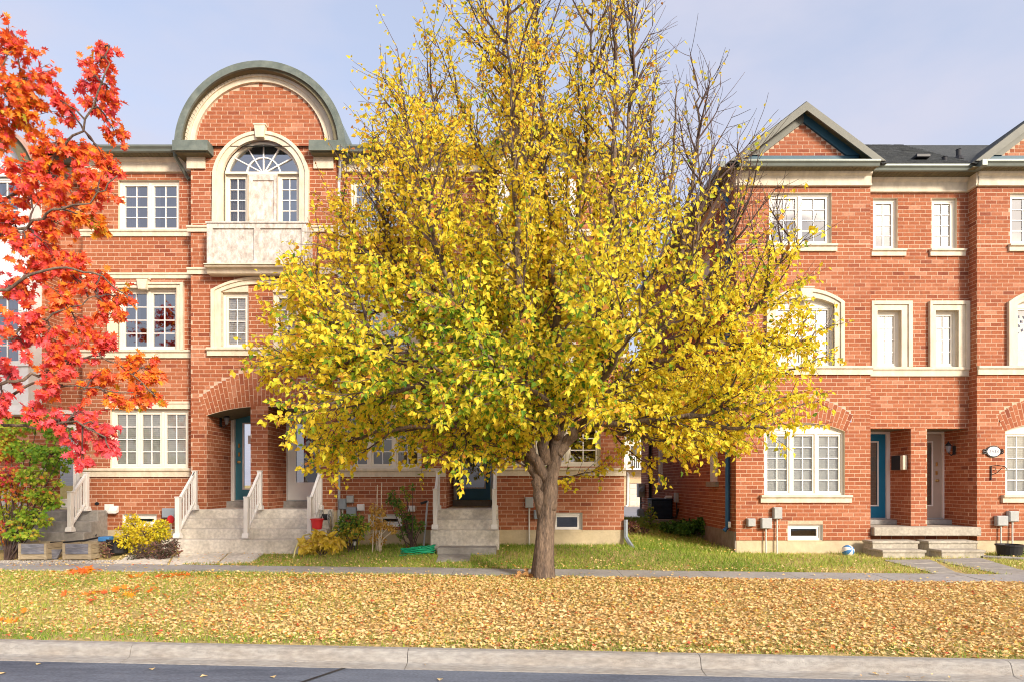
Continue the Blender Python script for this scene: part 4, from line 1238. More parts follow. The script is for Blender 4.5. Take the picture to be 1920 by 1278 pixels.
# ================================================================== RIGHT ROW
right = thing('townhouse_row', (X(1700), 0, 0.0), 'three-storey red brick townhouse row with pointed pediment gables right of the yellow tree', 'townhouse row')
RB = Brickwork(0.26)
XR0, XR1 = X(1380), X(1632)
CY = 0.3; CD = 15.3
XC2, XR3 = X(1832), X(2086)
SH = XC2 - XR0                      # the second gable bay repeats the first
ZFt, ZFr = Z(1012), 8.54
w3 = opn((1442, 1559, 362, 459)); w2 = opn((1453, 1563, 572, 686)); w1 = opn((1433, 1584, 808, 928)); w0 = opn((1477, 1543, 982, 1013))
w2r, w1r = .17, .20
for sh in (0.0, SH):
    a, b = XR0 + sh, XR1 + sh
    S = lambda q: (q[0] + sh, q[1] + sh, q[2], q[3])
    vh = RB.voussoirs((w1[0] + w1[1]) / 2 + sh, w1[3], (w1[1] - w1[0]) / 2, w1r, .42, .62, 0.0)
    RB.mortar.prism(vh, -.001, .02)
    RB.panel((0, 0), (1, 0), (0, -1), a, b, ZFt, ZFr, [rect(*S(w3)), arched(w2[0] + sh, w2[1] + sh, w2[2], w2[3], w2r), arched(w1[0] + sh, w1[1] + sh, w1[2], w1[3], w1r), rect(*S(w0)), vh])
RB.panel((XC2, 0), (0, 1), (-1, 0), 0, CY, ZFt, ZFr, single=False)
RB.panel((XR1, 0), (0, 1), (1, 0), 0, CY, ZFt, ZFr, single=False)
# middle section over the two doors
opc = lambda q: opn(q, CD)
c3a, c3b = opc((1637, 1683, 372, 468)), opc((1747, 1794, 372, 468))
c2a, c2b = opc((1643, 1688, 583, 688)), opc((1752, 1795, 583, 688))
zdo = Z(803, CD)
pl0, pl1 = X(1708, CD), X(1738, CD)
RB.panel((0, CY), (1, 0), (0, -1), XR1, XC2, .05, ZFr, [rect(*c3a), rect(*c3b), rect(*c2a), rect(*c2b), rect(XR1 - .1, pl0, .4, zdo), rect(pl1, XC2 + .1, .4, zdo)])
EY = CY + .87
for xq, nn in ((pl0, (-1, 0)), (pl1, (1, 0)), (XC2, (-1, 0)), (XR1, (1, 0))):
    RB.panel((xq, 0), (0, 1), nn, CY, EY, .5, zdo + .02, single=False)
rd1 = (X(1668, 16.17) - 1.02, X(1668, 16.17)); rd2 = (X(1773, 16.17) - 1.02, X(1773, 16.17)); rdz = (Z(971, 16.17), Z(806, 16.17))
RB.panel((0, EY), (1, 0), (0, -1), XR1, XC2, .5, zdo + .05, [rect(rd1[0], rd1[1], .4, rdz[1]), rect(rd2[0], rd2[1], .4, rdz[1])], single=False)
# shaded side wall along the gap, with narrow windows
sws = [(1.35, 1.95, Z(902, 16.6), 3.75), (7.3, 7.95, Z(908, 23), 3.7), (2.0, 2.7, 6.2, 7.8), (4.4, 5.0, 3.5, 4.7)]
RB.panel((XR0, 0), (0, 1), (-1, 0), 0, 11.0, .45, ZFr + .3, [rect(*q) for q in sws], single=False)
RB.panel((XR3, 0), (0, 1), (1, 0), 0, 11.0, ZFt, ZFr + .3, single=False)
# gables
gcx, gz = 6.785, 10.36
def gable(sh):
    cx = gcx + sh + .02
    zb0 = Z(293); half = (X(1585) - X(1425)) / 2; zp = Z(230)
    cx2 = (X(1585) + X(1425)) / 2 + sh
    tri = [(cx2 - half, zb0), (cx2 + half, zb0), (cx2, zp)]
    RB.panel((0, 0), (1, 0), (0, -1), cx2 - half, cx2 + half, zb0, zp, clip=tri)
gable(0); gable(SH)
rwall = RB.finish('wall', right, 300, vis=lambda b: b[0] > 5.2 and b[0] < 12)
fd = MB()
fd.box(XR0 + .015, XR1 - .01, .012, .3, -.5, ZFt); fd.box(XC2 + .01, XR3, .012, .3, -.5, ZFt); fd.box(XR1, XC2, CY + .02, CY + .3, -.5, .35)
fd.build('foundation', 'foundation', right)
fd = MB(); fd.box(XR0 - .02, XR0 + .2, .02, 11.0, -.5, .46); fd.build('side_foundation', 'foundation_grey', right)

for sh in (0.0, SH):
    S = lambda q: (q[0] + sh, q[1] + sh, q[2], q[3])
    window(right, *S(w3), F0, 2, 2, 4, back='curtain', glass='glass_mirror')
    window(right, *S(w2), F0, 2, 2, 4, back='curtain', rise=w2r, glass='glass_mirror')
    window(right, *S(w1), F0, 3, 2, 5, back='blind_grey', rise=w1r, frame='frame', lites=[(2, 5), (2, 5), (2, 5)])
    window(right, *S(w0), F0, 1, 1, 1, back='basement', frame='white', rev='white', fw=.06)
    sill(right, X(1438) + sh, X(1568) + sh, Z(472), Z(459), 0, .09)
    sill(right, X(1425) + sh, X(1595) + sh, Z(941), Z(927), 0, .11)
    cxw = (w2[0] + w2[1]) / 2 + sh
    so_ = [(w2[0] + sh - .22, w2[2])] + arc(cxw, w2[3] + .06, (w2[1] - w2[0]) / 2 + .22, w2r + .14, 20) + [(w2[1] + sh + .22, w2[2])]
    si_ = [(w2[0] + sh, w2[2])] + arc(cxw, w2[3], (w2[1] - w2[0]) / 2, w2r, 20) + [(w2[1] + sh, w2[2])]
    surround(right, so_, si_, 0.0)
    keystone(right, cxw, Z(566), Z(543), .10, .15, 0)
    sill(right, XR0 - .0 + sh, XR1 + .03 + sh, Z(702), Z(686), 0, .08, 'string_course')
    eave(right, XR0 - .02 + sh, XR1 + .0 + sh, 0.0, 8.85, over=.28, frieze=.32)
FC = front(CY)
for q in (c3a, c3b):
    window(right, *q, FC, 1, 2, 4, back='curtain', glass='glass_mirror')
    sill(right, q[0] - .06, q[1] + .18, Z(481, CD), Z(468, CD), CY, .09)
for q in (c2a, c2b):
    window(right, *q, FC, 1, 2, 4, back='curtain', glass='glass_mirror')
    so_ = [(q[0] - .15, q[2]), (q[0] - .15, q[3] + .22), (q[1] + .25, q[3] + .22), (q[1] + .25, q[2])]
    si_ = [(q[0], q[2]), (q[0], q[3]), (q[1], q[3]), (q[1], q[2])]
    surround(right, so_, si_, CY)
sill(right, XR1, XC2, Z(705, CD), Z(688, CD), CY, .08, 'string_course')
eave(right, XR1, XC2, CY, 8.85, over=.36, frieze=.33)
for q in sws:
    window(right, *q, side_l(XR0), 1, 1, 2, back='curtain', frame='white', rev='white', glass='glass_mirror')
    s = MB(); s.box(XR0 - .09, XR0 + .02, q[0] - .1, q[1] + .1, q[2] - .13, q[2]); s.build('sill', 'concrete_grey', right)
# gable timberwork and roofs
def gable_roof(sh):
    yb = -.25; cx = gcx + sh
    bl, br_ = X(1368, 14.75) + sh, X(1660, 14.75) + sh; z0_ = 9.0
    th = .17
    root = MB()
    top = [(bl - .06, z0_ - .03), (cx, gz + .03), (br_ + .06, z0_ - .03)]
    und = [(bl + .06, z0_ - .05), (cx, gz - .05), (br_ - .06, z0_ - .05)]
    root.band(top, und, yb + .005, 4.2)
    ro = root.build('gable_roof', 'shingle', right)
    f = MB(); f.band([(bl, z0_), (cx, gz), (br_, z0_)], [(bl + .26, z0_), (cx, gz - .20), (br_ - .26, z0_)], yb - .035, yb + .0)
    f.build('bargeboard', 'gable_fascia', ro)
    s = MB(); s.band([(bl + .08, z0_), (cx, gz - .07), (br_ - .08, z0_)], [(bl + .14, z0_), (cx, gz - .11), (br_ - .14, z0_)], yb + .001, -.0)
    s.build('rake_soffit', 'soffit', ro)
    cx2 = (X(1585) + X(1425)) / 2 + sh; half = (X(1585) - X(1425)) / 2; zp = Z(230)
    t = .22
    fl = MB(); fl.band([(cx2 - half - .34, Z(293)), (cx2 - .0, zp + .235)], [(cx2 - half - .0, Z(293)), (cx2 - .0, zp - .02)], -.05, .01); fl.build('rake_frieze', 'gable_fascia', ro)
    fr_ = MB(); fr_.band([(cx2, zp + .235), (cx2 + half + .34, Z(293))], [(cx2, zp - .02), (cx2 + half, Z(293))], -.05, .01); fr_.build('rake_frieze', 'rake_shade_flashing', ro)  # right rake's shade is put into its colour; the left rake keeps the lit tone
    b_ = MB(); b_.box(bl + .15, br_ - .15, -.30, .0, 8.97, 9.01); b_.box(cx2 - half - .3, cx2 + half + .3, -.02, .0, 9.01, Z(293)); b_.build('pediment_flashing', 'rake_shade_flashing', ro)
gable_roof(0); gable_roof(SH)
# main roof with shingle courses where it shows between the gables
mr = MB()
mr.add([(XR0 - .35, -.1, 8.97), (XR1, -.1, 8.97), (XR1, .02, 8.97), (XC2, .02, 8.97), (XC2, -.1, 8.97), (XR3, -.1, 8.97), (XR3, 3.5, 11.35), (XR0 + 3.2, 3.5, 11.35), (XR0 - .35, 10.8, 8.97), (XR3, 10.8, 8.97)],
       [(0, 1, 2, 3, 4, 5, 6, 7), (0, 7, 8), (7, 6, 9, 8)])
mro = mr.build('main_roof', 'shingle', right)
shingle_rows(XR1 - .3, XC2 + .3, (0.0, 8.985), (3.45, 11.34), 24, mro)
for px, py, k in ((1771, 300, 0), (1797, 288, 1)):
    d_ = 15.9 + .5 * k
    vp = MB(); vp.lathe([(.13, Z(py + 14, d_)), (.11, Z(py + 8, d_)), (.055, Z(py + 5, d_)), (.055, Z(py - 4 + 4 * k - 6 * k, d_)), (.065, Z(py - 5 - 2 * k, d_))], X(px, d_), d_ - 15, 12)
    vp.build('vent_pipe', 'black', mro)
bv = MB(); bv.bbox(X(1712, 16), X(1738, 16), .85, 1.2, Z(300, 16), Z(294, 16), .01); bv.build('box_vent', 'black', mro)
s = MB(); s.box(XC2 - .05, XC2 + .0, -.05, CY - .05, 8.85 - .32, 8.848); s.box(XC2 - .075, XC2 - .05, -.075, CY - .05, 8.53, 8.58); s.build('frieze', 'cream', right)
s = MB(); s.box(XC2 - .30, XC2 - .02, -.28, CY, 8.853, 8.87); s.build('soffit', 'soffit', right)
s = MB(); s.box(XC2 - .16, XC2 - .045, -.395, .05, 8.851, 8.978); s.build('gutter', 'gutter', right)
# side eave above the gap
s = MB(); s.box(XR0 - .35, XR0, -.25, 10.9, 8.852, 8.872); s.build('soffit', 'soffit', right)
s = MB(); s.box(XR0 - .47, XR0 - .35, -.30, 10.9, 8.85, 8.98); s.build('gutter', 'gutter', right)
s = MB(); s.box(XR0 - .03, XR0 - .002, 0, 10.9, 8.54, 8.85); s.build('frieze', 'cream', right)
downpipe(right, [(XR0 - .38, .35, 8.86), (XR0 - .36, .36, 8.7), (XR0 - .07, .38, 8.4), (XR0 - .07, .38, 4.0), (XR0 - .07, .38, .55), (XR0 - .16, .36, .46)], 'blue_pipe', .055)
downpipe(right, [(XR0 - .07, 9.0, 8.7), (XR0 - .07, 9.0, 4), (XR0 - .07, 9.0, .5)], 'black', .06)
# doors
door(right, rd1[0], rd1[1], rdz[0], rdz[1], EY + .02, 'blue_door', (rd1[0] + .26, rd1[1] - .30, rdz[0] + .34, rdz[1] - .30), hinge='r')
door(right, rd2[0], rd2[1], rdz[0], rdz[1], EY + .02, 'beige_door', (rd2[0] + .26, rd2[1] - .34, rdz[0] + .34, rdz[1] - .30), hinge='l', hx=rd2[1] - .22)
s = MB(); s.box(XR1, XC2, CY + .01, EY, zdo - .001, zdo + .03); s.build('entry_ceiling', 'soffit', right)
for q in (rd1, rd2):
    s = MB(); s.bbox(q[0] - .02, q[1] + .08, EY - .32, EY, .58, rdz[0] - .012, .012); s.build('doorstep', 'concrete_grey', right)
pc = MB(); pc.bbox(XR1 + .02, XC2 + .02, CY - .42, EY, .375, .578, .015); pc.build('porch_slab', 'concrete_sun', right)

# ================================================================== FAR HOUSE seen down the gap
far = thing('far_house', (X(1185, 58), 43, -.55), 'buff brick house with a white garage door and balcony at the end of the gap', 'house')
fx0, fx1 = 2.0, 18.0; FY = 43.0; FDt = 58.0
FBk = Brickwork(-.5)
gdr = (X(1180, FDt), X(1180, FDt) + 2.6, -.5, Z(905, FDt))
BLs, BHs = BL, BH
fw2 = (X(1172, FDt) + 4.5, X(1172, FDt) + 6.0, 6.0, 7.6)
FBk.panel((0, FY), (1, 0), (0, -1), fx0, fx1, -.5, Z(880, FDt), [rect(*gdr)], single=False)
FBk.finish('wall', far, 0, m='buff_brick')
s = MB(); s.box(fx0, fx1, FY + .0, FY + .2, Z(880, FDt), 9.0); s.build('siding_wall', 'siding', far)
gd = MB()
for i in range(4):
    h = (gdr[3] - gdr[2]) / 4
    for j in range(4):
        wq = (gdr[1] - gdr[0]) / 4
        gd.bbox(gdr[0] + j * wq + .05, gdr[0] + (j + 1) * wq - .05, FY + .06, FY + .10, gdr[2] + i * h + .06, gdr[2] + (i + 1) * h - .06, .02)
gd.box(gdr[0], gdr[1], FY + .09, FY + .14, gdr[2], gdr[3])
gdo = gd.build('garage_door', 'siding', far)
for j in range(2):
    s = MB(); s.box(gdr[0] + .75 + j * .45, gdr[0] + 1.1 + j * .45, FY + .03, FY + .055, gdr[3] - .42, gdr[3] - .18); s.build('garage_window', 'black', gdo)
s = MB(); s.box(fx0, fx1, FY - 1.2, FY + .1, Z(880, FDt), Z(877, FDt)); bso = s.build('balcony_floor', 'white', far)
rl = MB()
rl.box(fx0, fx1, FY - 1.2, FY - 1.14, Z(856, FDt), Z(854.5, FDt))
q = fx0
while q < fx1:
    rl.box(q, q + .05, FY - 1.19, FY - 1.15, Z(878, FDt), Z(856, FDt)); q += .19
rl.build('balcony_railing', 'white', far)
s = MB(); s.box(X(1183, FDt), X(1200, FDt), FY - .05, FY + .02, Z(877, FDt), Z(835, FDt)); s.build('balcony_door', 'glass_dark', far)
s = MB(); s.prism_x([(FY - .6, 8.9), (FY + 6, 12.5), (FY + 12, 8.9)], fx0 - .5, fx1 + .5); s.build('roof', 'shingle', far)
downpipe(far, [(X(1176, FDt), FY - .1, 2.6), (X(1178, FDt), FY - .1, 2.4), (X(1177, FDt), FY - .1, 0), (X(1176.5, FDt), FY - .1, -.4), (X(1172, FDt), FY - .4, -.5)], 'white', .10)
ln = MB()
yy = np.linspace(10.5, 43, 14)
v = [(x, y, float(ground_z(x, y)) + .012) for y in yy for x in (-20, 1, 3, 5, 7, 30)]
ln.add(v, [(j * 6 + i, j * 6 + i + 1, (j + 1) * 6 + i + 1, (j + 1) * 6 + i) for j in range(13) for i in range(5)])
ln.build('lane', 'lane', org=(0, 0, 0), label='pale grey back lane behind the two rows', cat='lane', kind='structure')

# ================================================================== STEPS, RAILINGS, PORCHES
def steps(label, x0, x1, ytop, ybk, ztop, n, tread, zbase, m='concrete', widen=0.0, group=None):
    t = thing('front_steps', ((x0 + x1) / 2, ytop - n * tread / 2, zbase), label, 'steps', group)
    rise = (ztop - zbase) / n
    for i in range(n):
        z1_ = ztop - rise * i
        y0_ = ytop - tread * i
        b = MB()
        b.bbox(x0 - widen * i, x1 + widen * i, y0_, (ybk if i == 0 else ytop - tread * (i - 1) + .01), zbase - .25, z1_ - .001 * i, .016)
        b.build('step', m, t)
    return t
steps('wide flight of pale concrete steps shared by the teal and white doors', X(322, 13.9), X(606, 13.9), -.45, .95, 1.006, 4, .30, .2, widen=.03)
steps('narrow concrete steps with white handrails climbing to the recessed blue door', X(814, 14.3), X(933, 14.3), -.42, 2.0, 1.006, 3, .30, .36, widen=.02)
lo = MB(); lo.bbox(X(818, 13.4), X(930, 13.4), -1.48, -1.0, .03, .24, .015)
lo.build('base_step', 'concrete_grey', label='low grey block step at the foot of the blue door steps', cat='step')
steps('dark stained concrete steps to the storm door behind the red shrub', X(20, 14.4), X(170, 14.4), -.35, .6, .97, 3, .30, .3, 'concrete_grey', widen=.04)
def block_steps(label, x0, x1, x0b, x1b):
    t = thing('porch_steps', ((x0 + x1) / 2, -.4, -.05), label, 'steps')
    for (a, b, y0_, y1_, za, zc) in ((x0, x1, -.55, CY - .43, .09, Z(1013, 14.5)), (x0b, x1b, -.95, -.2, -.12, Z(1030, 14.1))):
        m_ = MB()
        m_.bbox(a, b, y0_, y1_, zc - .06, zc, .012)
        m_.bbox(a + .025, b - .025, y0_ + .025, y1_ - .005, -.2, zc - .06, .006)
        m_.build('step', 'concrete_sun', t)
block_steps('two low precast block steps below the right row blue door', X(1633, 14.5), X(1722, 14.5), X(1652, 14.1), X(1735, 14.1))
block_steps('two low precast block steps below the beige door', X(1738, 14.5), X(1832, 14.5), X(1762, 14.1), X(1846, 14.1))

def railing(label, x, ya, za, yb, zb_, h=.86, n=5, group=None):
    """white stair railing: two posts with base flange and cap, sloping rails, balusters"""
    t = thing('stair_railing', (x, (ya + yb) / 2, zb_), label, 'railing', group)
    for (y_, z_) in ((ya, za), (yb, zb_)):
        p = MB()
        p.bbox(x - .045, x + .045, y_ - .045, y_ + .045, z_ + .04, z_ + h, .006)
        p.prism_x([(y_ - .045, z_ + .10), (y_ - .075, z_ + .03), (y_ - .075, z_), (y_ + .075, z_), (y_ + .075, z_ + .03), (y_ + .045, z_ + .10)], x - .07, x + .07)
        p.bbox(x - .055, x + .055, y_ - .055, y_ + .055, z_ + h, z_ + h + .025, .008)
        p.build('post', 'white', t)
    for off, r in ((h - .06, .035), (.16, .026)):
        b = MB()
        d = .0
        b.prism_x([(ya - .045, za + off - r), (yb + .045, zb_ + off - r), (yb + .045, zb_ + off + r), (ya - .045, za + off + r)], x - .028, x + .028)
        b.build('rail', 'white', t)
    for i in range(n):
        f = (i + 1) / (n + 1)
        y_ = ya + (yb - ya) * f; z_ = za + (zb_ - za) * f
        b = MB(); b.box(x - .014, x + .014, y_ - .014, y_ + .014, z_ + .16, z_ + h - .08); b.build('baluster', 'white', t)
    return t
railing('white stair railing beside the grey meter box, twined with a cable', X(365, 14.45), -.55, 1.0, -1.28, .43)
railing('white stair railing dividing the wide steps in front of the brick pier', X(487, 14.45), -.55, 1.0, -1.28, .43)
railing('white stair railing beside the red bucket and pale downpipe', X(600, 14.45), -.55, 1.0, -1.28, .43)
railing('white stair railing left of the blue door steps', X(821, 14.5), -.50, 1.0, -1.0, .60, n=3)
railing('white stair railing right of the blue door steps', X(928, 14.5), -.50, 1.0, -1.0, .60, n=3)
railing('white stair railing on the storm door steps beside the wall vent', X(163, 14.6), -.42, .97, -.95, .54)
railing('white stair railing half hidden by the red and green shrub', X(45, 14.6), -.42, .97, -.95, .54)

# ================================================================== THINGS FIXED TO THE WALLS
def util_box(name, label, px0, px1, py0, py1, y, m='grey_box', depth=.12, conduit=None, cat='utility box'):
    d = y - depth - CAMY
    x0, x1, z0, z1 = X(px0, d), X(px1, d), Z(py1, d), Z(py0, d)
    t = thing(name, ((x0 + x1) / 2, y - depth / 2, z0 if not conduit else conduit), label, cat)
    b = MB(); b.bbox(x0, x1, y - depth, y - .013, z0, z1, .008); b.build('case', m, t)
    l = MB(); l.bbox(x0 + .012, x1 - .012, y - depth - .012, y - depth + .002, z0 + .012, z1 - .012, .005); l.build('cover', m, t)
    if conduit is not None:
        c = MB(); c.tube([((x0 + x1) / 2, y - .06, z0 + .01), ((x0 + x1) / 2, y - .06, conduit)], .018, 8); c.build('conduit', 'pvc', t)
    return t
util_box('utility_box', 'square blue-grey box above the yellow shrub next to a red marker', 303, 328, 952, 970, 0, 'blue_grey_box', conduit=.15)
util_box('meter_box', 'tall narrow blue-grey box beside the pale downpipe', 634, 648, 934, 954, 0, 'blue_grey_box', conduit=.3)
util_box('junction_box', 'small grey box, upper of the cluster beside the pale downpipe', 649, 662, 928, 942, 0)
util_box('cable_box', 'larger blue-grey box under the small grey box near the downpipe', 649, 667, 950, 967, 0, 'blue_grey_box')
util_box('vent_cover', 'small white louvred vent cover beside the blue-grey boxes', 669, 683, 944, 957, 0, 'white', .07, cat='vent')
util_box('vent_cover', 'white dryer vent on the brick behind the climbing plant', 765, 778, 947, 958, 0, 'white', .07, cat='vent')
util_box('meter_box', 'grey meter box with a conduit left of the tree trunk', 985, 1000, 931, 951, 0, conduit=.12)
util_box('junction_box', 'blue-grey box half hidden behind the tree trunk', 1001, 1014, 955, 972, 0, 'blue_grey_box')
util_box('utility_box', 'small grey box left-most of three under the arched ground window', 1402, 1417, 971, 986, 0)
util_box('utility_box', 'middle grey box with a pale conduit under the arched ground window', 1428, 1448, 970, 990, 0, conduit=-.05)
util_box('meter_box', 'tall grey box, highest of three under the arched ground window', 1451, 1467, 950, 972, 0, conduit=-.05)
util_box('utility_box', 'pale grey box below the oval number plaque above the black tub', 1870, 1891, 966, 985, 0, conduit=.0)
util_box('meter_box', 'tilted grey box under the window sill at the frame edge', 1893, 1911, 957, 977, 0, conduit=.0)
util_box('outlet_box', 'small white outlet box low beside the blue downpipe', 1366, 1371, 977, 988, .25, 'white', .05)
# hooded vent on the left wall
t = thing('wall_vent', (X(210), -.06, Z(960)), 'white hooded exhaust vent above the wooden planters', 'vent')
b = MB(); b.bbox(X(197), X(214), -.03, -.012, Z(960), Z(944), .006); b.build('flange', 'white', t)
b = MB(); b.prism_x([(-.03, Z(947)), (-.14, Z(957)), (-.14, Z(961)), (-.03, Z(959))], X(209), X(224)); b.build('hood', 'white', t)
b = MB(); b.lathe([(.05, 0), (.05, .02), (.038, .022), (.03, .008), (0, .006)], 0, 0, 14); b.map(lambda a, c, e: (X(183) + a, -.012 - e, Z(943) + c * .7))
b.build('round_hole_cover', 'black', label='dark round pipe opening on the brick left of the hooded vent', cat='pipe')
# black cable looping down from the wall to the planters
b = MB(); b.tube([(X(186), -.02, Z(960)), (X(189), -.1, Z(968)), (X(195), -.3, Z(984, 14.7)), (X(206), -.5, Z(1004, 14.5))], .014, 6)
b.build('cable', 'black', label='black cable hanging from the wall down to the planter', cat='cable')
b = MB(); b.tube([(X(365, 14.4), -.62, 1.85), (X(350, 14.2), -.82, 1.45), (X(341, 14), -1.0, 1.2), (X(336, 13.8), -1.22, 1.05), (X(331, 13.7), -1.28, .75), (X(322, 13.7), -1.2, .42), (X(318, 13.8), -1.1, .2)], .011, 6)
b.build('cable', 'black', label='thin dark cable wound down the white railing', cat='cable')
# porch lanterns
def lantern(label, x, y, z, sx):
    t = thing('porch_lantern', (x, y, z), label, 'lantern')
    b = MB(); b.bbox(min(x, x + sx * .02), max(x, x + sx * .02), y - .05, y + .05, z, z + .22, .006); b.tube([(x, y, z + .05), (x + sx * .08, y, z - .02), (x + sx * .15, y, z + .06)], .012, 6)
    b.build('bracket', 'black', t)
    g = MB(); g.lathe([(.035, z + .06), (.065, z + .22), (.062, z + .225), (0, z + .225)], x + sx * .15, y, 8); g.build('lantern_glass', 'curtain', t)
    c = MB(); c.lathe([(.075, z + .22), (.05, z + .27), (.02, z + .30), (.012, z + .33), (0, z + .335)], x + sx * .15, y, 8); c.build('lantern_cap', 'black', t)
lantern('dark porch lantern with frosted glass left of the teal door', ent[0] + .012, .35, 3.0 - .05, 1)
lantern('dark porch lantern beside the white door', ent[1] - .012, .3, 2.9, -1)
lantern('small dark lantern on the brick right of the beige door', XC2 - .012, .75, 2.3, -1)
b = MB(); b.bbox(pl0 - .11, pl0 - .013, .52, .92, Z(880, 15.6), Z(853, 15.6), .012)
mbx = b.build('mailbox', 'black', label='black and cream mailbox on the brick pier beside the blue door', cat='mailbox')
b = MB(); b.bbox(pl0 - .13, pl0 - .02, .40, .515, Z(880, 15.55), Z(853, 15.55), .01); b.bbox(pl0 - .14, pl0 - .13, .42, .50, Z(868, 15.55), Z(866, 15.55), .002); b.build('front_plate', 'cream', mbx)
# oval number plaque
t = thing('number_plaque', (X(1862), -.03, Z(857)), 'white oval house number plaque with dark scrolled rim', 'sign')
def oval(rx, rz, y0, y1, cx, cz, n=28): 
    m_ = MB(); m_.prism([(cx + rx * math.cos(2 * math.pi * i / n), cz + rz * math.sin(2 * math.pi * i / n)) for i in range(n)], y0, y1); return m_
pcx, pcz = X(1861), Z(845.5)
oval(.175, .135, -.035, -.013, pcx, pcz).build('rim', 'black', t)
oval(.15, .112, -.042, -.034, pcx, pcz).build('plate', 'plaque', t)
for s_ in (-1, 1):
    k = MB()
    for j in (-1, 0, 1):
        k.tube([(pcx + s_ * .15, -.024, pcz + j * .03), (pcx + s_ * .21, -.024, pcz + j * .05), (pcx + s_ * .235, -.024, pcz + j * .02)], .014, 5)
    k.build('scroll', 'black', t)
text_obj('2438', .115, (pcx, -.0435, pcz), 'number', t, 'number')
# plant bracket
t = thing('plant_bracket', (X(1860), -.05, Z(900)), 'empty wrought iron hanging bracket below the number plaque', 'bracket')
k = MB(); bx_, bz_ = X(1857), Z(872)
k.box(bx_ - .01, bx_ + .01, -.03, -.013, Z(899), bz_); k.build('back_plate', 'black', t)
k = MB(); k.tube([(bx_, -.02, bz_ - .01), (bx_ + .08, -.12, bz_ + .0), (bx_ + .16, -.22, bz_ - .02), (bx_ + .2, -.25, bz_ - .09), (bx_ + .17, -.24, bz_ - .13)], .01, 6)
k.tube([(bx_, -.02, bz_ - .22), (bx_ + .07, -.1, bz_ - .17), (bx_ + .13, -.18, bz_ - .06)], .008, 6)
k.tube([(bx_ + .02, -.03, bz_ - .05), (bx_ + .06, -.07, bz_ - .04), (bx_ + .07, -.08, bz_ - .09), (bx_ + .03, -.04, bz_ - .12)], .007, 5); k.build('arm', 'black', t)

# ================================================================== THINGS IN THE GAP
t = thing('air_conditioner', (4.93, 6.1, .3), 'dark navy air conditioner condenser standing against the shaded side wall', 'air conditioner')
ax0, ax1, ay0, ay1, az0, az1 = 4.55, 5.22, 5.8, 6.5, .44, 1.06
b = MB(); b.bbox(ax0, ax1, ay0 + .01, ay1, az0, az1, .03); b.build('housing', 'ac', t)
for i in range(13):
    z_ = az0 + .06 + i * (az1 - az0 - .12) / 12
    s = MB(); s.prism_x([(ay0 + .012, z_ - .012), (ay0 - .012, z_ - .016), (ay0 - .012, z_ - .010), (ay0 + .012, z_ + .010)], ax0 + .05, ax1 - .05); s.build('louvre', 'ac', t)
b = MB(); b.bbox(ax0 - .02, ax1 + .02, ay0 - .02, ay1 + .02, az1, az1 + .04, .015); b.build('top_grille', 'ac', t)
b = MB(); b.bbox(ax0 - .1, ax1 + .06, ay0 - .1, ay1 + .1, .1, az0, .02); b.build('pad', 'foundation_grey', t)
b = MB(); b.tube([(ax1, 6.2, .55), (XR0 - .05, 6.0, .5), (XR0 - .05, 5.3, .52), (XR0 - .02, 5.1, .8)], .03, 6); b.build('refrigerant_line', 'black', t)
b = MB(); b.tube([(XR0 + .01, 6.0, 1.15), (XR0 - .2, 6.0, 1.15), (XR0 - .22, 6.0, 1.1)], .045, 8); b.build('vent_pipe', 'white', label='short white plastic pipe elbow above the condenser', cat='pipe')
util_ = thing('disconnect_box', (XR0 - .06, 5.2, .95), 'small grey disconnect box right of the condenser', 'utility box')
MB().bbox(XR0 - .11, XR0 - .013, 5.1, 5.35, 1.0, 1.3, .008).build('case', 'grey_box', util_)
MB().tube([(XR0 - .05, 5.22, 1.0), (XR0 - .05, 5.22, .55)], .02, 6).build('conduit', 'black', util_)
t = thing('gas_meter', (XR0 - .15, 10.4, .1), 'grey electricity and gas meters on the far corner of the side wall', 'meter')
MB().bbox(XR0 - .27, XR0 - .013, 10.2, 10.6, 1.05, 1.6, .02).build('meter_case', 'grey_box', t)
b = MB(); b.lathe([(.11, 0), (.11, .10), (.09, .13), (0, .13)], 0, 0, 14); b.map(lambda a, c, e: (XR0 - .14 + a, 10.2 - e, 1.36 + c)); b.build('dial', 'blue_grey_box', t)
MB().tube([(XR0 - .14, 10.4, 1.05), (XR0 - .14, 10.4, .6), (XR0 - .14, 10.4, .2)], .035, 8).build('conduit', 'black', t)
b = MB(); b.bbox(XR0 - .32, XR0 - .05, 10.1, 10.35, .3, .6, .05); b.tube([(XR0 - .2, 10.2, .6), (XR0 - .2, 10.2, .8), (XR0 - .05, 10.2, .85)], .025, 8); b.build('gas_regulator', 'blue_grey_box', t)

# ================================================================== YARD THINGS
def gz1(x, y): return float(ground_z(x, y))
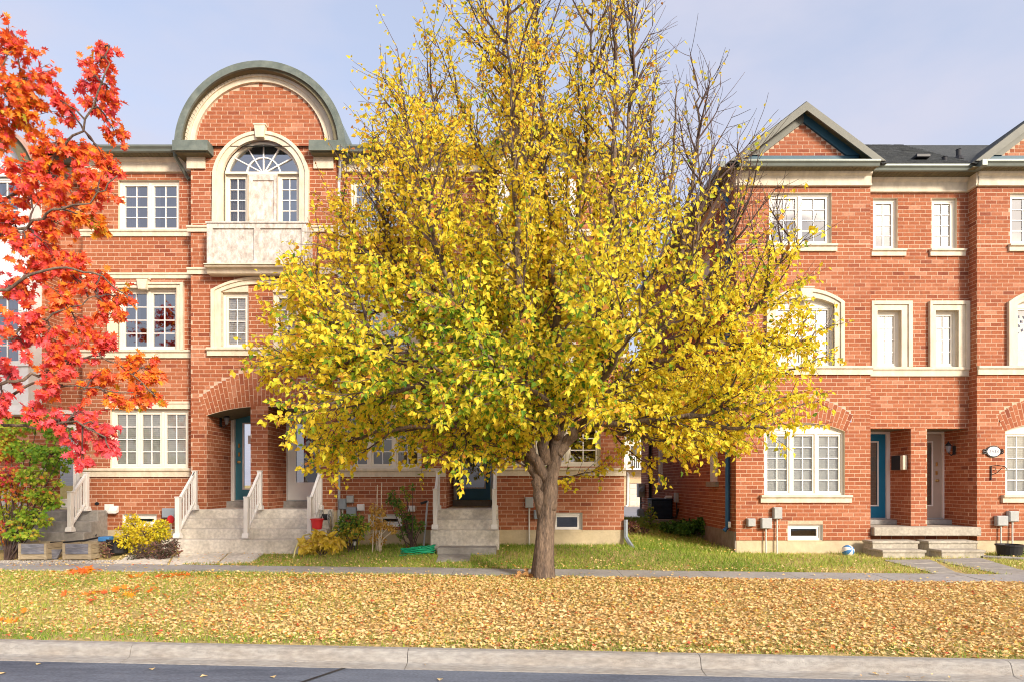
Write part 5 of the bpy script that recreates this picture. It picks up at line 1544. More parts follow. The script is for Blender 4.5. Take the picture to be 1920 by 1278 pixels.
# wooden planters with slate painted end panels
def planter(label, px0, px1, d, py0, py1, dep=.55):
    x0, x1, z0, z1 = X(px0, d), X(px1, d), Z(py1, d), Z(py0, d)
    y0 = d + CAMY
    t = thing('planter_box', ((x0 + x1) / 2, y0 + dep / 2, z0), label, 'planter')
    for q in (x0, x1 - .05): MB().box(q, q + .05, y0, y0 + .05, z0, z1).build('corner_post', 'old_wood', t)
    for q in (x0, x1 - .05): MB().box(q, q + .05, y0 + dep - .05, y0 + dep, z0, z1 + .02).build('corner_post', 'old_wood', t)
    for i in range(3):
        h = (z1 - z0) / 3
        MB().box(x0 + .05, x1 - .05, y0 + .012, y0 + .032, z0 + i * h + .004, z0 + (i + 1) * h - .004).build('plank', 'dark_wood' if i else 'old_wood', t)
        for xq in (x0 + .008, x1 - .028): MB().box(xq, xq + .02, y0 + .05, y0 + dep - .05, z0 + i * h + .004, z0 + (i + 1) * h - .004).build('plank', 'old_wood', t)
        MB().box(x0 + .05, x1 - .05, y0 + dep - .03, y0 + dep - .01, z0 + i * h + .004, z0 + (i + 1) * h - .004).build('plank', 'old_wood', t)
    MB().box(x0 + .03, x1 - .03, y0 + .035, y0 + dep - .035, z0 + .02, z1 - .05).build('soil', 'soil', t)
planter('weathered wooden planter box nearer the red shrub', 34, 87, 13.0, 1018, 1048)
planter('weathered wooden planter box nearer the yellow shrub', 117, 170, 13.0, 1018, 1048)
b = MB(); b.box(X(92, 13.3), X(116, 13.3), -1.74, -1.70, Z(1046, 13.3), Z(1028, 13.3)); b.map(lambda x, y, z: (x + (z - .1) * .5, y + (x + 9) * .2, z))
b.build('loose_board', 'dark_wood', label='loose dark board leaning between the two planters', cat='board')
b = MB(); b.bbox(X(168, 13.6), X(212, 13.6), -1.45, -1.35, Z(1047, 13.6), Z(1016, 13.6), .01); b.build('plank_edging', 'old_wood', label='short upright timber edging beside the planter', cat='edging')
b = MB(); b.tube([(X(95, 13.5), -1.5, Z(1016, 13.5)), (X(130, 13.5), -1.5, Z(1015, 13.5)), (X(160, 13.5), -1.5, Z(1012, 13.5)), (X(188, 13.5), -1.5, Z(1006, 13.5))], .02, 6)
b.build('pole', 'black', label='thin black pole lying across the planters', cat='pole')
b = MB(); b.bbox(X(186, 13.5), X(207, 13.5), -1.56, -1.30, Z(1014, 13.5), Z(1005, 13.5), .02); b.build('dustpan', 'blue_plastic', label='small bright blue plastic tray on the timber edging', cat='tray')
b = MB(); b.lathe([(.16, .02), (.20, .06), (.21, .30), (.23, .31), (.23, .34), (.19, .34), (.18, .28), (0, .28)], X(216, 13.5), -1.4, 14); b.map(lambda x, y, z: (x, y, z + gz1(-8, -1.4)))
b.build('flower_pot', 'black', label='black plastic pot beside the yellow shrub', cat='pot')
b = MB(); b.tube([(X(321, 14.2), -.8, .15), (X(321, 14.2), -.8, .72)], .012, 6)
t = thing('garden_marker', (X(321, 14.2), -.8, .12), 'red reflector marker on a pale stick beside the white railing', 'marker')
b.build('stick', 'stake', t)
b = MB(); b.lathe([(0, -.02), (.06, -.02), (.075, -.012), (.075, .012), (.06, .02), (0, .02)], 0, 0, 14); b.map(lambda x, y, z: (X(321, 14.2) + x, -.82 + z, .80 + y * 1.25)); b.build('reflector', 'red_plastic', t)
# red bucket hanging on the railing
bx_ = X(595, 13.6); byy = -1.42
t = thing('bucket', (bx_, byy, Z(991, 13.6)), 'red plastic bucket hung beside the white railing', 'bucket')
b = MB(); zz = Z(991, 13.6); b.lathe([(0, zz), (.09, zz), (.10, zz + .02), (.125, zz + .20), (.145, zz + .205), (.145, zz + .225), (.12, zz + .225), (.11, zz + .06), (0, zz + .05)], bx_, byy, 18); b.build('pail', 'red_plastic', t, smooth=False)
b = MB(); b.tube([(bx_ - .125, byy, zz + .21), (bx_ - .09, byy, zz + .32), (bx_, byy, zz + .36), (bx_ + .09, byy, zz + .32), (bx_ + .125, byy, zz + .21)], .006, 5); b.build('handle', 'pvc', t)
b = MB(); b.tube([(X(552, 13.3), -1.75, .06), (X(556, 13.4), -1.7, .2), (X(563, 13.5), -1.6, .38), (X(572, 13.6), -1.5, .50), (X(583, 13.7), -1.4, .52), (X(592, 13.8), -1.3, .44)], .018, 8)
b.build('garden_hose', 'yellow_hose', label='pale yellow hose curling over the end of the wide steps', cat='hose')
# hose reel
t = thing('hose_reel', (X(612, 14.3), -.75, .2), 'grey hose reel beside the pale downpipe', 'hose reel')
b = MB()
for s_ in (-.09, .09):
    for k in range(14):
        w, w2_ = 2 * math.pi * k / 14, 2 * math.pi * (k + 1) / 14
        b.tube([(X(612, 14.3) + s_, -.75 + .15 * math.cos(w), .85 + .15 * math.sin(w)), (X(612, 14.3) + s_, -.75 + .15 * math.cos(w2_), .85 + .15 * math.sin(w2_))], .012, 5)
    for k in range(4):
        w = math.pi * k / 4
        b.tube([(X(612, 14.3) + s_, -.75 + .15 * math.cos(w), .85 + .15 * math.sin(w)), (X(612, 14.3) + s_, -.75 - .15 * math.cos(w), .85 - .15 * math.sin(w))], .008, 5)
    b.build('wheel', 'grey_box', t); b = MB()
b = MB(); b.tube([(X(612, 14.3) - .09, -.75, .85), (X(612, 14.3) + .09, -.75, .85)], .07, 10); b.build('drum', 'black', t)
b = MB()
for s_ in (-.11, .11): b.tube([(X(612, 14.3) + s_, -.85, .1), (X(612, 14.3) + s_, -.75, .85), (X(612, 14.3) + s_, -.6, .1)], .014, 6)
b.build('stand', 'old_wood', t)
# solar light
sx_, sy_ = X(665, 13.7), -1.3; sz_ = gz1(sx_, sy_)
t = thing('solar_light', (sx_, sy_, sz_), 'small black solar path light in front of the orange-green shrub', 'path light')
MB().tube([(sx_, sy_, sz_ - .05), (sx_, sy_, sz_ + .16)], .012, 6).build('spike', 'black', t)
MB().lathe([(.025, sz_ + .16), (.03, sz_ + .25), (.028, sz_ + .255), (0, sz_ + .255)], sx_, sy_, 10).build('lens', 'grey_box', t)
MB().lathe([(.05, sz_ + .25), (.055, sz_ + .265), (.03, sz_ + .29), (0, sz_ + .295)], sx_, sy_, 12).build('cap', 'black', t)
# shovel, stakes, hose pile
b = MB(); shx = X(797, 14.4); b.tube([(shx - .03, -.62, gz1(shx, -.6) - .02), (shx + .02, -.42, Z(950, 14.5)), (shx + .03, -.38, Z(938, 14.6))], .022, 8)
t = thing('garden_tool', (shx, -.55, .13), 'grey long-handled tool leaning on the brick beside the blue door steps', 'garden tool'); b.build('shaft', 'pale_pipe', t)
MB().tube([(shx + .03, -.38, Z(939, 14.6)), (shx - .13, -.40, Z(943, 14.6))], .03, 8).build('grip', 'black', t)
for px, top, lbl in ((705, 908, 'tall pale wooden stake left of its pair in the dry vine bed'), (713, 903, 'tall thin bamboo stake wound with dry vine')):
    xx = X(px, 13.9); yy_ = -1.1; g_ = gz1(xx, yy_)
    b = MB(); b.tube([(xx, yy_, g_ - .05), (xx + .015, yy_ + .02, (g_ + Z(top, 13.9)) / 2), (xx + .02, yy_ + .05, Z(top, 13.9))], [.013, .012, .009], 6); b.build('garden_stake', 'stake', label=lbl, cat='stake')
hp = thing('coiled_hose', (X(782, 13.6), -1.4, .1), 'bright green garden hose piled at the foot of the steps', 'hose')
b = MB()
pts = []
for i in range(130):
    w = i * .33
    r_ = .27 + .03 * math.sin(i * .7)
    cxh, cyh = X(784, 13.6), -1.36
    r_ = .27 + .05 * math.sin(i * .21) + .03 * math.sin(i * .83)
    pts.append((cxh + .05 * math.sin(i * .12) + 1.25 * r_ * math.cos(w), cyh + .5 * r_ * math.sin(w), gz1(cxh, cyh) + .02 + .0006 * i + .05 * (1 + math.cos(w)) * (i / 130) + .012 * math.sin(i * 1.7)))
pts = [(X(748, 13.4), -1.6, gz1(-2.4, -1.6) + .02)] + pts
b.tube(pts, .013, 6); b.build('hose_coil', 'green_hose', hp, smooth=True)
b = MB(); wx = X(1037, 11.6); b.box(wx - .018, wx + .018, -3.42, -3.39, gz1(wx, -3.4) - .1, Z(905, 11.6)); b.build('white_stake', 'white', label='thin white stake standing just behind the tree trunk', cat='stake')
# blue and white ball at the foundation
bl_ = thing('ball', (X(1590, 14.6), -.4, gz1(X(1590, 14.6), -.4) - .03), 'blue and white striped ball resting by the foundation', 'ball')
cxb, cyb, czb, rb_ = X(1590, 14.6), -.4, gz1(X(1590, 14.6), -.4) + .10, .135
for k in range(8):
    m_ = MB(); vv_ = []; n1, n2 = 5, 10
    for i in range(n1 + 1):
        for j in range(n2 + 1):
            ph = 2 * math.pi * (k + i / n1) / 8; th = math.pi * j / n2
            x_, y_, z_ = rb_ * math.sin(th) * math.cos(ph), rb_ * math.sin(th) * math.sin(ph), rb_ * math.cos(th)
            y_, z_ = y_ * .5 - z_ * .87, y_ * .87 + z_ * .5
            x_, z_ = x_ * .8 + z_ * .6, -x_ * .6 + z_ * .8
            vv_.append((cxb + x_, cyb + y_, czb + z_))
    m_.add(vv_, [(i * (n2 + 1) + j, i * (n2 + 1) + j + 1, (i + 1) * (n2 + 1) + j + 1, (i + 1) * (n2 + 1) + j) for i in range(n1) for j in range(n2)])
    m_.build('panel', 'blue_plastic' if k % 2 else 'white', bl_, smooth=True)
# black tub
tb_ = MB(); tx = X(1893, 14.3); tz = gz1(tx, -.7)
tb_.lathe([(.20, tz - .02), (.22, tz + .02), (.255, tz + .24), (.275, tz + .245), (.275, tz + .275), (.245, tz + .275), (.235, tz + .22), (0, tz + .22)], tx, -.7, 20)
tb_.build('planter_tub', 'black', label='round black plastic tub under the pale grey box', cat='tub')
b = MB(); b.tube([(X(1846, 14.0), -.95, gz1(11, -.95) + .02), (X(1880, 13.8), -1.15, gz1(11, -1.1) + .03), (X(1925, 13.6), -1.35, gz1(11.5, -1.3) + .03), (X(1960, 13.6), -1.4, gz1(11.5, -1.3) + .02)], .04, 6)
b.build('bed_edging', 'concrete_grey', label='low curved stone edging in front of the black tub', cat='edging')
# downpipe splash elbow by the left row corner
b = MB(); b.tube([(XC1 - .03 + .06, -.05, .75), (XC1 + .03, -.06, .35), (XC1 + .08, -.25, .22), (XC1 + .12, -.5, .12)], .05, 6); b.build('drain_elbow', 'blue_grey_box', label='blue-grey drain elbow at the corner of the left row', cat='pipe')
# flagstones: walk to the right row, walk at left steps, two slabs at the blue door
def slab_thing(name, lbl, quads, m='concrete_grey', th=.03):
    c = np.mean(np.array([q for p in quads for q in p]), axis=0)
    t = thing(name, (c[0], c[1], gz1(*c)), lbl, 'path')
    for q in quads:
        zc = max(gz1(*p) for p in q) + .012 + random.uniform(0, .012)
        cc = np.mean(np.array(q), axis=0)
        tl = random.uniform(-.012, .012)
        b = MB()
        top = [(p[0], p[1], gz1(*p) + .022 + tl * (p[0] - cc[0])) for p in q]
        bot = [(p[0], p[1], gz1(*p) - .08) for p in q]
        n = len(q)
        b.add(top + bot, [tuple(range(n))] + [(i, (i + 1) % n, n + (i + 1) % n, n + i) for i in range(n)])
        b.build('flagstone', m, t)
def G(px, py, zg=-.03):      # photo pixel on ground of height zg
    d = (CAMZ - zg) * FOC / (py - HOR)
    return (X(px, d), d + CAMY)
def gquads(rows):
    return [[G(*p) for p in q] for q in rows]
slab_thing('stone_path', 'worn flagstone path from the precast steps to the sidewalk', gquads([
    [(1655, 1049), (1742, 1048), (1757, 1053), (1690, 1056)], [(1690, 1057), (1758, 1054), (1772, 1060), (1718, 1062)], [(1719, 1063), (1773, 1061), (1790, 1068), (1745, 1070)], [(1746, 1071), (1792, 1069), (1840, 1078), (1790, 1078)],
    [(1752, 1047), (1838, 1046), (1866, 1053), (1776, 1054)], [(1782, 1055), (1868, 1054), (1905, 1063), (1822, 1062)], [(1828, 1063), (1908, 1064), (1960, 1076), (1880, 1073)]]), 'concrete_grey')
slab_thing('stone_path', 'pale flagstone walk from the wide steps to the sidewalk', gquads([
    [(345, 1040), (445, 1038), (430, 1047), (330, 1050)], [(450, 1038), (545, 1034), (505, 1046), (438, 1047)], [(326, 1051), (428, 1048), (405, 1058), (318, 1060)], [(432, 1048), (500, 1047), (470, 1057), (410, 1058)], [(240, 1050), (322, 1051), (312, 1060), (215, 1060)]]), 'concrete')
slab_thing('stone_path', 'two square slabs before the block step of the blue door', gquads([
    [(828, 1039), (882, 1038), (884, 1046), (824, 1047)], [(824, 1048), (885, 1047), (880, 1056), (818, 1057)]]), 'concrete_grey')
mt = MB()
mq = gquads([[(340, 1034), (376, 1033), (378, 1040), (336, 1041)]])[0]
mt.add([(p[0], p[1], gz1(*p) + .04) for p in mq] + [(p[0], p[1], gz1(*p) + .0) for p in mq], [(0, 1, 2, 3), (0, 1, 5, 4), (1, 2, 6, 5), (2, 3, 7, 6), (3, 0, 4, 7)])
mt.build('doormat', 'mat_blue', label='dark navy mat lying before the wide steps', cat='mat')

# dark leaf stickers on the arched window at the right edge
for i, (px, py) in enumerate(((1899, 592), (1903, 600), (1910, 594), (1916, 603), (1911, 611), (1902, 618), (1908, 624), (1917, 619), (1921, 595), (1926, 610))):
    a_ = i * 1.3; c_, s_ = math.cos(a_), math.sin(a_); q_ = .045
    b = MB(); xx, zz = X(px, 15.1), Z(py, 15.1)
    b.add([(xx + (u_ * c_ - w_ * s_) * q_, .108, zz + (u_ * s_ + w_ * c_) * q_) for u_, w_ in ((0, -1), (.5, -.2), (.9, .3), (.3, .3), (0, 1), (-.3, .3), (-.9, .3), (-.5, -.2))], [(0, 1, 2, 3, 4, 5, 6, 7)])
    b.build('leaf_sticker', 'number', right)

# ================================================================== PLANTS
HEART = (np.array([(0, 0, 0), (-.34, -.02, .12), (-.50, .34, .20), (-.26, .78, .10), (.04, 1.22, -.22), (.30, .72, .04), (.46, .32, .12), (.30, .02, .06)], dtype=np.float32), [(0, 4, 3, 2, 1), (0, 7, 6, 5, 4)])
OVAL = (np.array([(0, 0, 0), (-.28, .4, .08), (0, 1, -.06), (.28, .4, .08)], dtype=np.float32), [(0, 2, 1), (0, 3, 2)])
LITTER = (np.array([(0, -.5, .06), (.42, -.05, .22), (0, .55, .02), (-.42, -.05, .20)], dtype=np.float32), [(0, 1, 2), (0, 2, 3)])
LOBED = (np.array([(0, 0, 0), (-.16, .14, .03), (-.42, .10, .12), (-.22, .34, .04), (-.58, .44, .16), (-.24, .56, .05), (-.40, .84, .10), (-.14, .76, .02), (0, 1.1, -.08),
                   (.14, .76, .02), (.40, .84, .10), (.24, .56, .05), (.58, .44, .16), (.22, .34, .04), (.42, .10, .12), (.16, .14, .03)], dtype=np.float32),
         [(0, 8, 7, 6, 5), (0, 5, 4, 3, 2), (0, 2, 1, 1, 1), (0, 11, 10, 9, 8), (0, 14, 13, 12, 11), (0, 15, 14, 14, 14)])
LOBED = (LOBED[0], [(0, 8, 7), (0, 7, 5), (7, 6, 5), (0, 5, 3), (5, 4, 3), (0, 3, 1), (3, 2, 1), (0, 9, 8), (0, 11, 9), (11, 10, 9), (0, 13, 11), (13, 12, 11), (0, 15, 13), (15, 14, 13)])

def unit(a):
    return a / np.maximum(1e-9, np.linalg.norm(a, axis=-1, keepdims=True))

def leaf_frames(B, rng, N=None):
    B = unit(B)
    if N is None: N = rng.normal(size=B.shape)
    A = unit(np.cross(B, N)); N = np.cross(A, B)
    return A, B, N

def leaf_mesh(name, tpl, P, A, B, N, size, tint, m, parent=None, org=None, kind='stuff'):
    T, F = tpl
    n = len(P)
    if n == 0: return None
    s = np.asarray(size)[:, None, None]
    V = P[:, None, :] + s * (T[None, :, 0:1] * A[:, None, :] + T[None, :, 1:2] * B[:, None, :] + T[None, :, 2:3] * N[:, None, :])
    k = len(T)
    F = np.array(F, dtype=np.int32)
    faces = (F[None] + (np.arange(n, dtype=np.int32) * k)[:, None, None]).reshape(-1, F.shape[1])
    return np_mesh(name, V.reshape(-1, 3), faces, m, parent, np.repeat(tint, k), org, kind)

def single_leaves(tpl, P, A, B, N, size, tint, m, parent, idxs):
    T, F = tpl
    me = bpy.data.meshes.new('leaf')
    me.from_pydata([tuple(map(float, t)) for t in T], [], [tuple(f) for f in F]); me.materials.append(M[m])
    for i in idxs:
        o = bpy.data.objects.new('leaf', me)
        COL.objects.link(o); o.parent = parent
        s = float(size[i]); p = P[i] - np.array(ORG[parent])
        mw = Matrix(((A[i][0] * s, B[i][0] * s, N[i][0] * s, p[0]), (A[i][1] * s, B[i][1] * s, N[i][1] * s, p[1]), (A[i][2] * s, B[i][2] * s, N[i][2] * s, p[2]), (0, 0, 0, 1)))
        o.matrix_local = mw
        o.color = (float(tint[i]), 0, 0, 1)

class Tree:
    def __init__(self, rng):
        self.rng = rng; self.paths = []; self.tw = []      # thick paths, twigs: (points, radii)
        self.leaf_p, self.leaf_d = [], []
    def walk(self, p, d, length, up, wob, step=.2, inside=None):
        pts = [np.array(p, float)]; d = np.array(d, float); d /= np.linalg.norm(d)
        L = 0
        while L < length:
            d = d + np.array((0, 0, up)) * step + self.rng.normal(size=3) * wob * math.sqrt(step)
            d /= np.linalg.norm(d)
            q = pts[-1] + d * step
            if inside is not None and not inside(q): break
            pts.append(q); L += step
        return pts

def side_dir(d, rng, ang, az=None):
    d = d / np.linalg.norm(d)
    ref = np.array((0, 0, 1.0)) if abs(d[2]) < .95 else np.array((1.0, 0, 0))
    a = np.cross(d, ref); a /= np.linalg.norm(a); b = np.cross(d, a)
    w = rng.uniform(0, 2 * math.pi) if az is None else az
    return d * math.cos(ang) + (a * math.cos(w) + b * math.sin(w)) * math.sin(ang)

# ------------------------------------------------------------------ the yellow street tree
def yellow_tree():
    rng = np.random.default_rng(5)
    D = 11.1
    bx, by = X(1018, D), D + CAMY
    bz = float(ground_z(bx, by)) - .03
    base = np.array((bx, by, bz))
    zk = [1.7, 2.2, 2.7, 3.6, 4.6, 5.5, 6.5, 7.5, 8.4, 9.4, 10.3, 11.6]
    rl = [3.0, 4.2, 4.75, 4.9, 4.6, 4.3, 3.7, 3.2, 2.95, 2.2, 1.5, .4]
    rr = [2.0, 2.9, 3.9, 4.5, 4.6, 4.5, 4.1, 3.7, 3.1, 2.2, 1.6, .4]
    def inside(q):
        r = q - base
        if r[2] < 1.75 or r[2] > 11.6: return False if r[2] > 11.6 else (r[2] > 1.4 and False)
        h = math.hypot(r[0], r[1])
        f = (1 + r[0] / max(1e-6, h)) / 2
        lim = (1 - f) * np.interp(r[2], zk, rl) + f * np.interp(r[2], zk, rr)
        lim *= 1 - .25 * abs(r[1]) / max(1e-6, h)
        return h < lim
    T = Tree(rng)
    t = thing('street_tree', tuple(base), 'tall street tree in yellow autumn leaf with a forked trunk on the leafy verge', 'tree')
    # trunk with root flare, then the fork
    def W(px, py, dy=0.0): return np.array((X(px, D + dy), by + dy, Z(py, D + dy)))
    trunk = [base + (0, 0, -.12), W(1018, 1074), W(1019, 1050), W(1022, 1000), W(1026, 950), W(1029, 915), W(1031, 890)]
    tr = [.235, .20, .178, .158, .148, .145, .11]
    limbs = []
    # (path pixels with depth offsets, start radius)
    limbs.append(([W(1019, 968), W(1010, 915), W(1001, 870), W(988, 830), W(968, 790, .1), W(950, 742, .2), W(930, 680, .4), W(905, 600, .6), W(890, 520, .7), W(880, 440, .8)], .112))
    limbs.append(([W(1026, 900), W(1006, 866, -.1), W(993, 845, -.2), W(960, 800, -.5), W(925, 765, -.9), W(880, 730, -1.3), W(820, 690, -1.8), W(740, 640, -2.2)], .095))
    limbs.append(([W(1005, 872, .1), W(970, 855, .3), W(940, 838, .6), W(880, 800, 1.1), W(800, 760, 1.6), W(700, 725, 2.0), W(600, 700, 2.2)], .075))
    limbs.append(([W(1029, 955), W(1034, 900), W(1041, 850), W(1047, 800), W(1052, 740), W(1050, 660, .2), W(1040, 560, .2), W(1030, 440, .3), W(1020, 300, .3), W(1010, 150, .3), W(1005, 20, .3), W(1003, -60, .3)], .128))
    limbs.append(([W(1044, 850), W(1062, 828), W(1085, 800, -.1), W(1120, 760, -.3), W(1165, 710, -.5), W(1215, 650, -.7), W(1265, 570, -.8), W(1300, 470, -.9), W(1320, 350, -.9)], .105))
    limbs.append(([W(1052, 838, .1), W(1072, 822, .2), W(1110, 800, .5), W(1180, 765, 1.0), W(1270, 735, 1.5), W(1370, 700, 1.9), W(1450, 650, 2.1)], .075))
    limbs.append(([W(1022, 868), W(1018, 820, -.15), W(1010, 770, -.3), W(1000, 700, -.5), W(985, 620, -.7), W(975, 520, -.8), W(968, 400, -.9), W(960, 270, -.9), W(955, 150, -.9), W(950, 30, -.8)], .105))
    limbs.append(([W(1030, 862, .2), W(1022, 800, .5), W(1000, 720, .9), W(975, 640, 1.3), W(945, 540, 1.7), W(925, 430, 1.9), W(905, 300, 1.9), W(890, 180, 1.8)], .09))
    limbs.append(([W(1048, 790), W(1075, 730, -.3), W(1100, 660, -.6), W(1125, 570, -.9), W(1140, 470, -1.1), W(1150, 350, -1.2), W(1155, 220, -1.1), W(1158, 100, -1.0)], .085))
    limbs.append(([W(1050, 760, .2), W(1090, 690, .7), W(1140, 610, 1.2), W(1200, 520, 1.6), W(1245, 410, 1.8), W(1275, 290, 1.8)], .075))
    limbs.append(([W(962, 785), W(925, 735, .1), W(875, 680, .2), W(820, 620, .3), W(770, 550, .3), W(735, 470, .3), W(715, 390, .3)], .07))
    limbs.append(([W(935, 690, .4), W(900, 640, -.2), W(860, 570, -.7), W(825, 490, -1.1), W(805, 400, -1.2), W(790, 300, -1.2)], .055))
    limbs.append(([W(1165, 715, -.5), W(1240, 680, -.7), W(1330, 640, -.9), W(1410, 580, -1.0), W(1460, 500, -1.0), W(1490, 430, -1.0)], .05))
    limbs.append(([W(1220, 640, -.7), W(1300, 560, -.2), W(1360, 470, .1), W(1385, 370, .2), W(1388, 260, .2)], .045))
    limbs.append(([W(880, 730, -1.3), W(800, 725, -1.7), W(700, 740, -2.1), W(600, 760, -2.3), W(540, 790, -2.3)], .045))
    limbs.append(([W(1090, 795, -.2), W(1180, 790, -.8), W(1290, 780, -1.4), W(1400, 760, -1.8), W(1480, 740, -1.9)], .05))
    limbs.append(([W(1045, 820, -.1), W(1040, 780, -.7), W(1010, 740, -1.5), W(960, 700, -2.3), W(910, 660, -2.9), W(860, 600, -3.2)], .06))
    limbs.append(([W(1050, 800, -.1), W(1075, 770, -.8), W(1110, 730, -1.7), W(1150, 680, -2.4), W(1190, 610, -2.8), W(1210, 530, -3.0)], .06))
    limbs.append(([W(1050, 700, .3), W(1040, 640, 1.2), W(1020, 570, 2.0), W(1000, 480, 2.6), W(985, 380, 2.8)], .06))
    limbs.append(([W(1000, 850, .2), W(930, 820, .2), W(860, 800, 0), W(780, 800, -.2), W(690, 815, -.4), W(640, 850, -.5), W(620, 880, -.5)], .05))
    limbs.append(([W(1040, 620, .1), W(1062, 520, .0), W(1085, 400, .1), W(1100, 270, .1), W(1108, 140, .1), W(1110, 10, .1)], .06))
    limbs.append(([W(1028, 480, .3), W(1000, 380, .2), W(975, 260, .1), W(940, 140, .1), W(925, 40, .1)], .05))
    limbs.append(([W(905, 600, .6), W(840, 560, .4), W(770, 520, .2), W(700, 480, 0), W(650, 430, -.1), W(625, 380, -.1)], .045))
    limbs.append(([W(820, 620, .3), W(740, 590, .1), W(660, 560, -.1), W(590, 520, -.2), W(560, 480, -.2)], .04))
    limbs.append(([W(740, 640, -2.2), W(670, 620, -2.3), W(600, 590, -2.2), W(555, 550, -2.1)], .03))
    limbs.append(([W(800, 760, 1.6), W(700, 700, 1.2), W(610, 650, .8), W(540, 620, .5), W(510, 600, .4)], .035))
    limbs.append(([W(740, 640, -2.2), W(650, 680, -1.9), W(560, 690, -1.6), W(500, 680, -1.5)], .03))
    limbs.append(([W(1370, 700, 1.9), W(1440, 700, 1.6), W(1500, 690, 1.3), W(1545, 670, 1.2)], .03))
    limbs.append(([W(1180, 765, 1.0), W(1280, 780, .6), W(1380, 790, .2), W(1460, 775, 0), W(1530, 750, -.1)], .04))
    limbs.append(([W(1110, 800, .5), W(1190, 815, .2), W(1270, 825, -.2), W(1340, 830, -.4)], .035))
    limbs.append(([W(1290, 780, -1.4), W(1370, 800, -1.3), W(1440, 800, -1.2), W(1490, 790, -1.2)], .03))
    limbs.append(([W(1330, 640, -.9), W(1420, 650, -.7), W(1500, 640, -.5), W(1550, 610, -.4)], .035))
    limbs.append(([W(1100, 660, -.6), W(1140, 540, -.3), W(1165, 400, -.1), W(1178, 250, 0), W(1185, 110, 0), W(1182, -10, 0)], .05))
    limbs.append(([W(1140, 610, 1.2), W(1180, 480, .9), W(1210, 340, .8), W(1225, 200, .7), W(1230, 90, .7)], .045))
    limbs.append(([W(1265, 570, -.8), W(1280, 440, -.4), W(1300, 320, -.2), W(1308, 210, -.1), W(1310, 160, -.1)], .035))
    limbs.append(([W(825, 490, -1.1), W(790, 390, -.8), W(768, 290, -.6), W(752, 190, -.5)], .035))
    limbs.append(([W(905, 300, 1.9), W(870, 220, 1.5), W(848, 140, 1.2), W(838, 80, 1.0)], .03))
    limbs.append(([W(880, 440, .8), W(845, 340, .7), W(822, 240, .6), W(805, 150, .5)], .035))
    limbs.append(([W(735, 470, .3), W(712, 390, .2), W(700, 310, .1), W(698, 250, .1)], .026))
    limbs.append(([W(1245, 410, 1.8), W(1262, 300, 1.5), W(1270, 210, 1.3), W(1272, 150, 1.2)], .03))
    def smooth(P, k=3):
        P = [np.array(p, float) for p in P]; out = []
        for i in range(len(P) - 1):
            p0, p1, p2, p3 = P[max(0, i - 1)], P[i], P[i + 1], P[min(len(P) - 1, i + 2)]
            for j in range(k):
                s = j / k
                out.append(.5 * ((2 * p1) + (-p0 + p2) * s + (2 * p0 - 5 * p1 + 4 * p2 - p3) * s * s + (-p0 + 3 * p1 - 3 * p2 + p3) * s ** 3))
        out.append(P[-1]); return out
    mb = MB()
    tp = smooth(trunk, 3)
    rr_ = list(np.interp(np.linspace(0, 1, len(tp)), np.linspace(0, 1, len(trunk)), tr))
    mb.tube(tp, rr_, 18)
    # uneven bark: push ring vertices in and out
    mb.v = [(x + .018 * math.sin(9 * math.atan2(y - by, x - bx) + z * 2.0) * (1 if z < 2.4 else 0), y + .018 * math.cos(7 * math.atan2(y - by, x - bx) - z * 1.5) * (1 if z < 2.4 else 0), z) for x, y, z in mb.v]
    allp = []
    for P, r0 in limbs:
        sp = smooth(P, 4)
        for i in range(3, len(sp)):
            sp[i] = sp[i] + rng.normal(size=3) * .025
        n = len(sp)
        rad = [max(.008, r0 * (1 - (i / (n - 1))) ** .85 + .006) for i in range(n)]
        mb.tube(sp, rad, 10 if r0 > .07 else 7)
        allp.append((sp, rad))
    # second order branches
    tw = MB()
    seconds = []
    for sp, rad in allp:
        acc = 0
        Ltot = sum(np.linalg.norm(sp[i + 1] - sp[i]) for i in range(len(sp) - 1))
        run = 0
        for i in range(1, len(sp)):
            seg = np.linalg.norm(sp[i] - sp[i - 1]); run += seg; acc += seg
            if run < .10 * Ltot: acc = 0; continue
            while acc > .17:
                acc -= .17
                d = sp[i] - sp[i - 1]; d /= np.linalg.norm(d)
                nd = side_dir(d, rng, rng.uniform(.5, .95))
                zr = sp[i][2] - base[2]
                if zr < 3.6: nd[2] = nd[2] * .6 + .02
                nd = nd / np.linalg.norm(nd)
                L = rng.uniform(.7, 1.9) * (1.15 - .5 * run / Ltot)
                pts = T.walk(sp[i], nd, L, (.55 if zr > 3.4 else .12), .17, .16, inside)
                if len(pts) < 4: continue
                seconds.append(pts)
        # the limb's own tip
        seconds.append([p for p in sp[-8:]])
    thirds = []
    for pts in seconds:
        n = len(pts)
        r0 = min(.02, .005 + .0019 * n)
        tw.tube(pts, [r0 * (1 - i / n) + .0028 for i in range(n)], 4, cap=False)
        for i in range(1, n):
            for rep in range(2 if rng.random() < .55 else 1):
                d = pts[i] - pts[i - 1]
                nd = side_dir(d, rng, rng.uniform(.45, 1.0))
                zr = pts[i][2] - base[2]
                q = T.walk(pts[i], nd, rng.uniform(.22, .62), (.6 if zr > 4 else .0), .2, .10, None)
                thirds.append(q)
    for q in thirds:
        n = len(q)
        tw.tube(q, [.0056 * (1 - .55 * i / n) for i in range(n)], 3, cap=False)
    # leaves along the twigs
    P, TD = [], []
    for q in thirds + [s[2:] for s in seconds]:
        for i in range(1, len(q)):
            for _ in range(4 if q[i][2] < base[2] + 5.4 else 3):
                f = rng.random()
                P.append(q[i - 1] * (1 - f) + q[i] * f); TD.append(q[i] - q[i - 1])
    P = np.array(P); TD = unit(np.array(TD))
    r = P - base
    h = np.hypot(r[:, 0], r[:, 1])
    zr = r[:, 2]
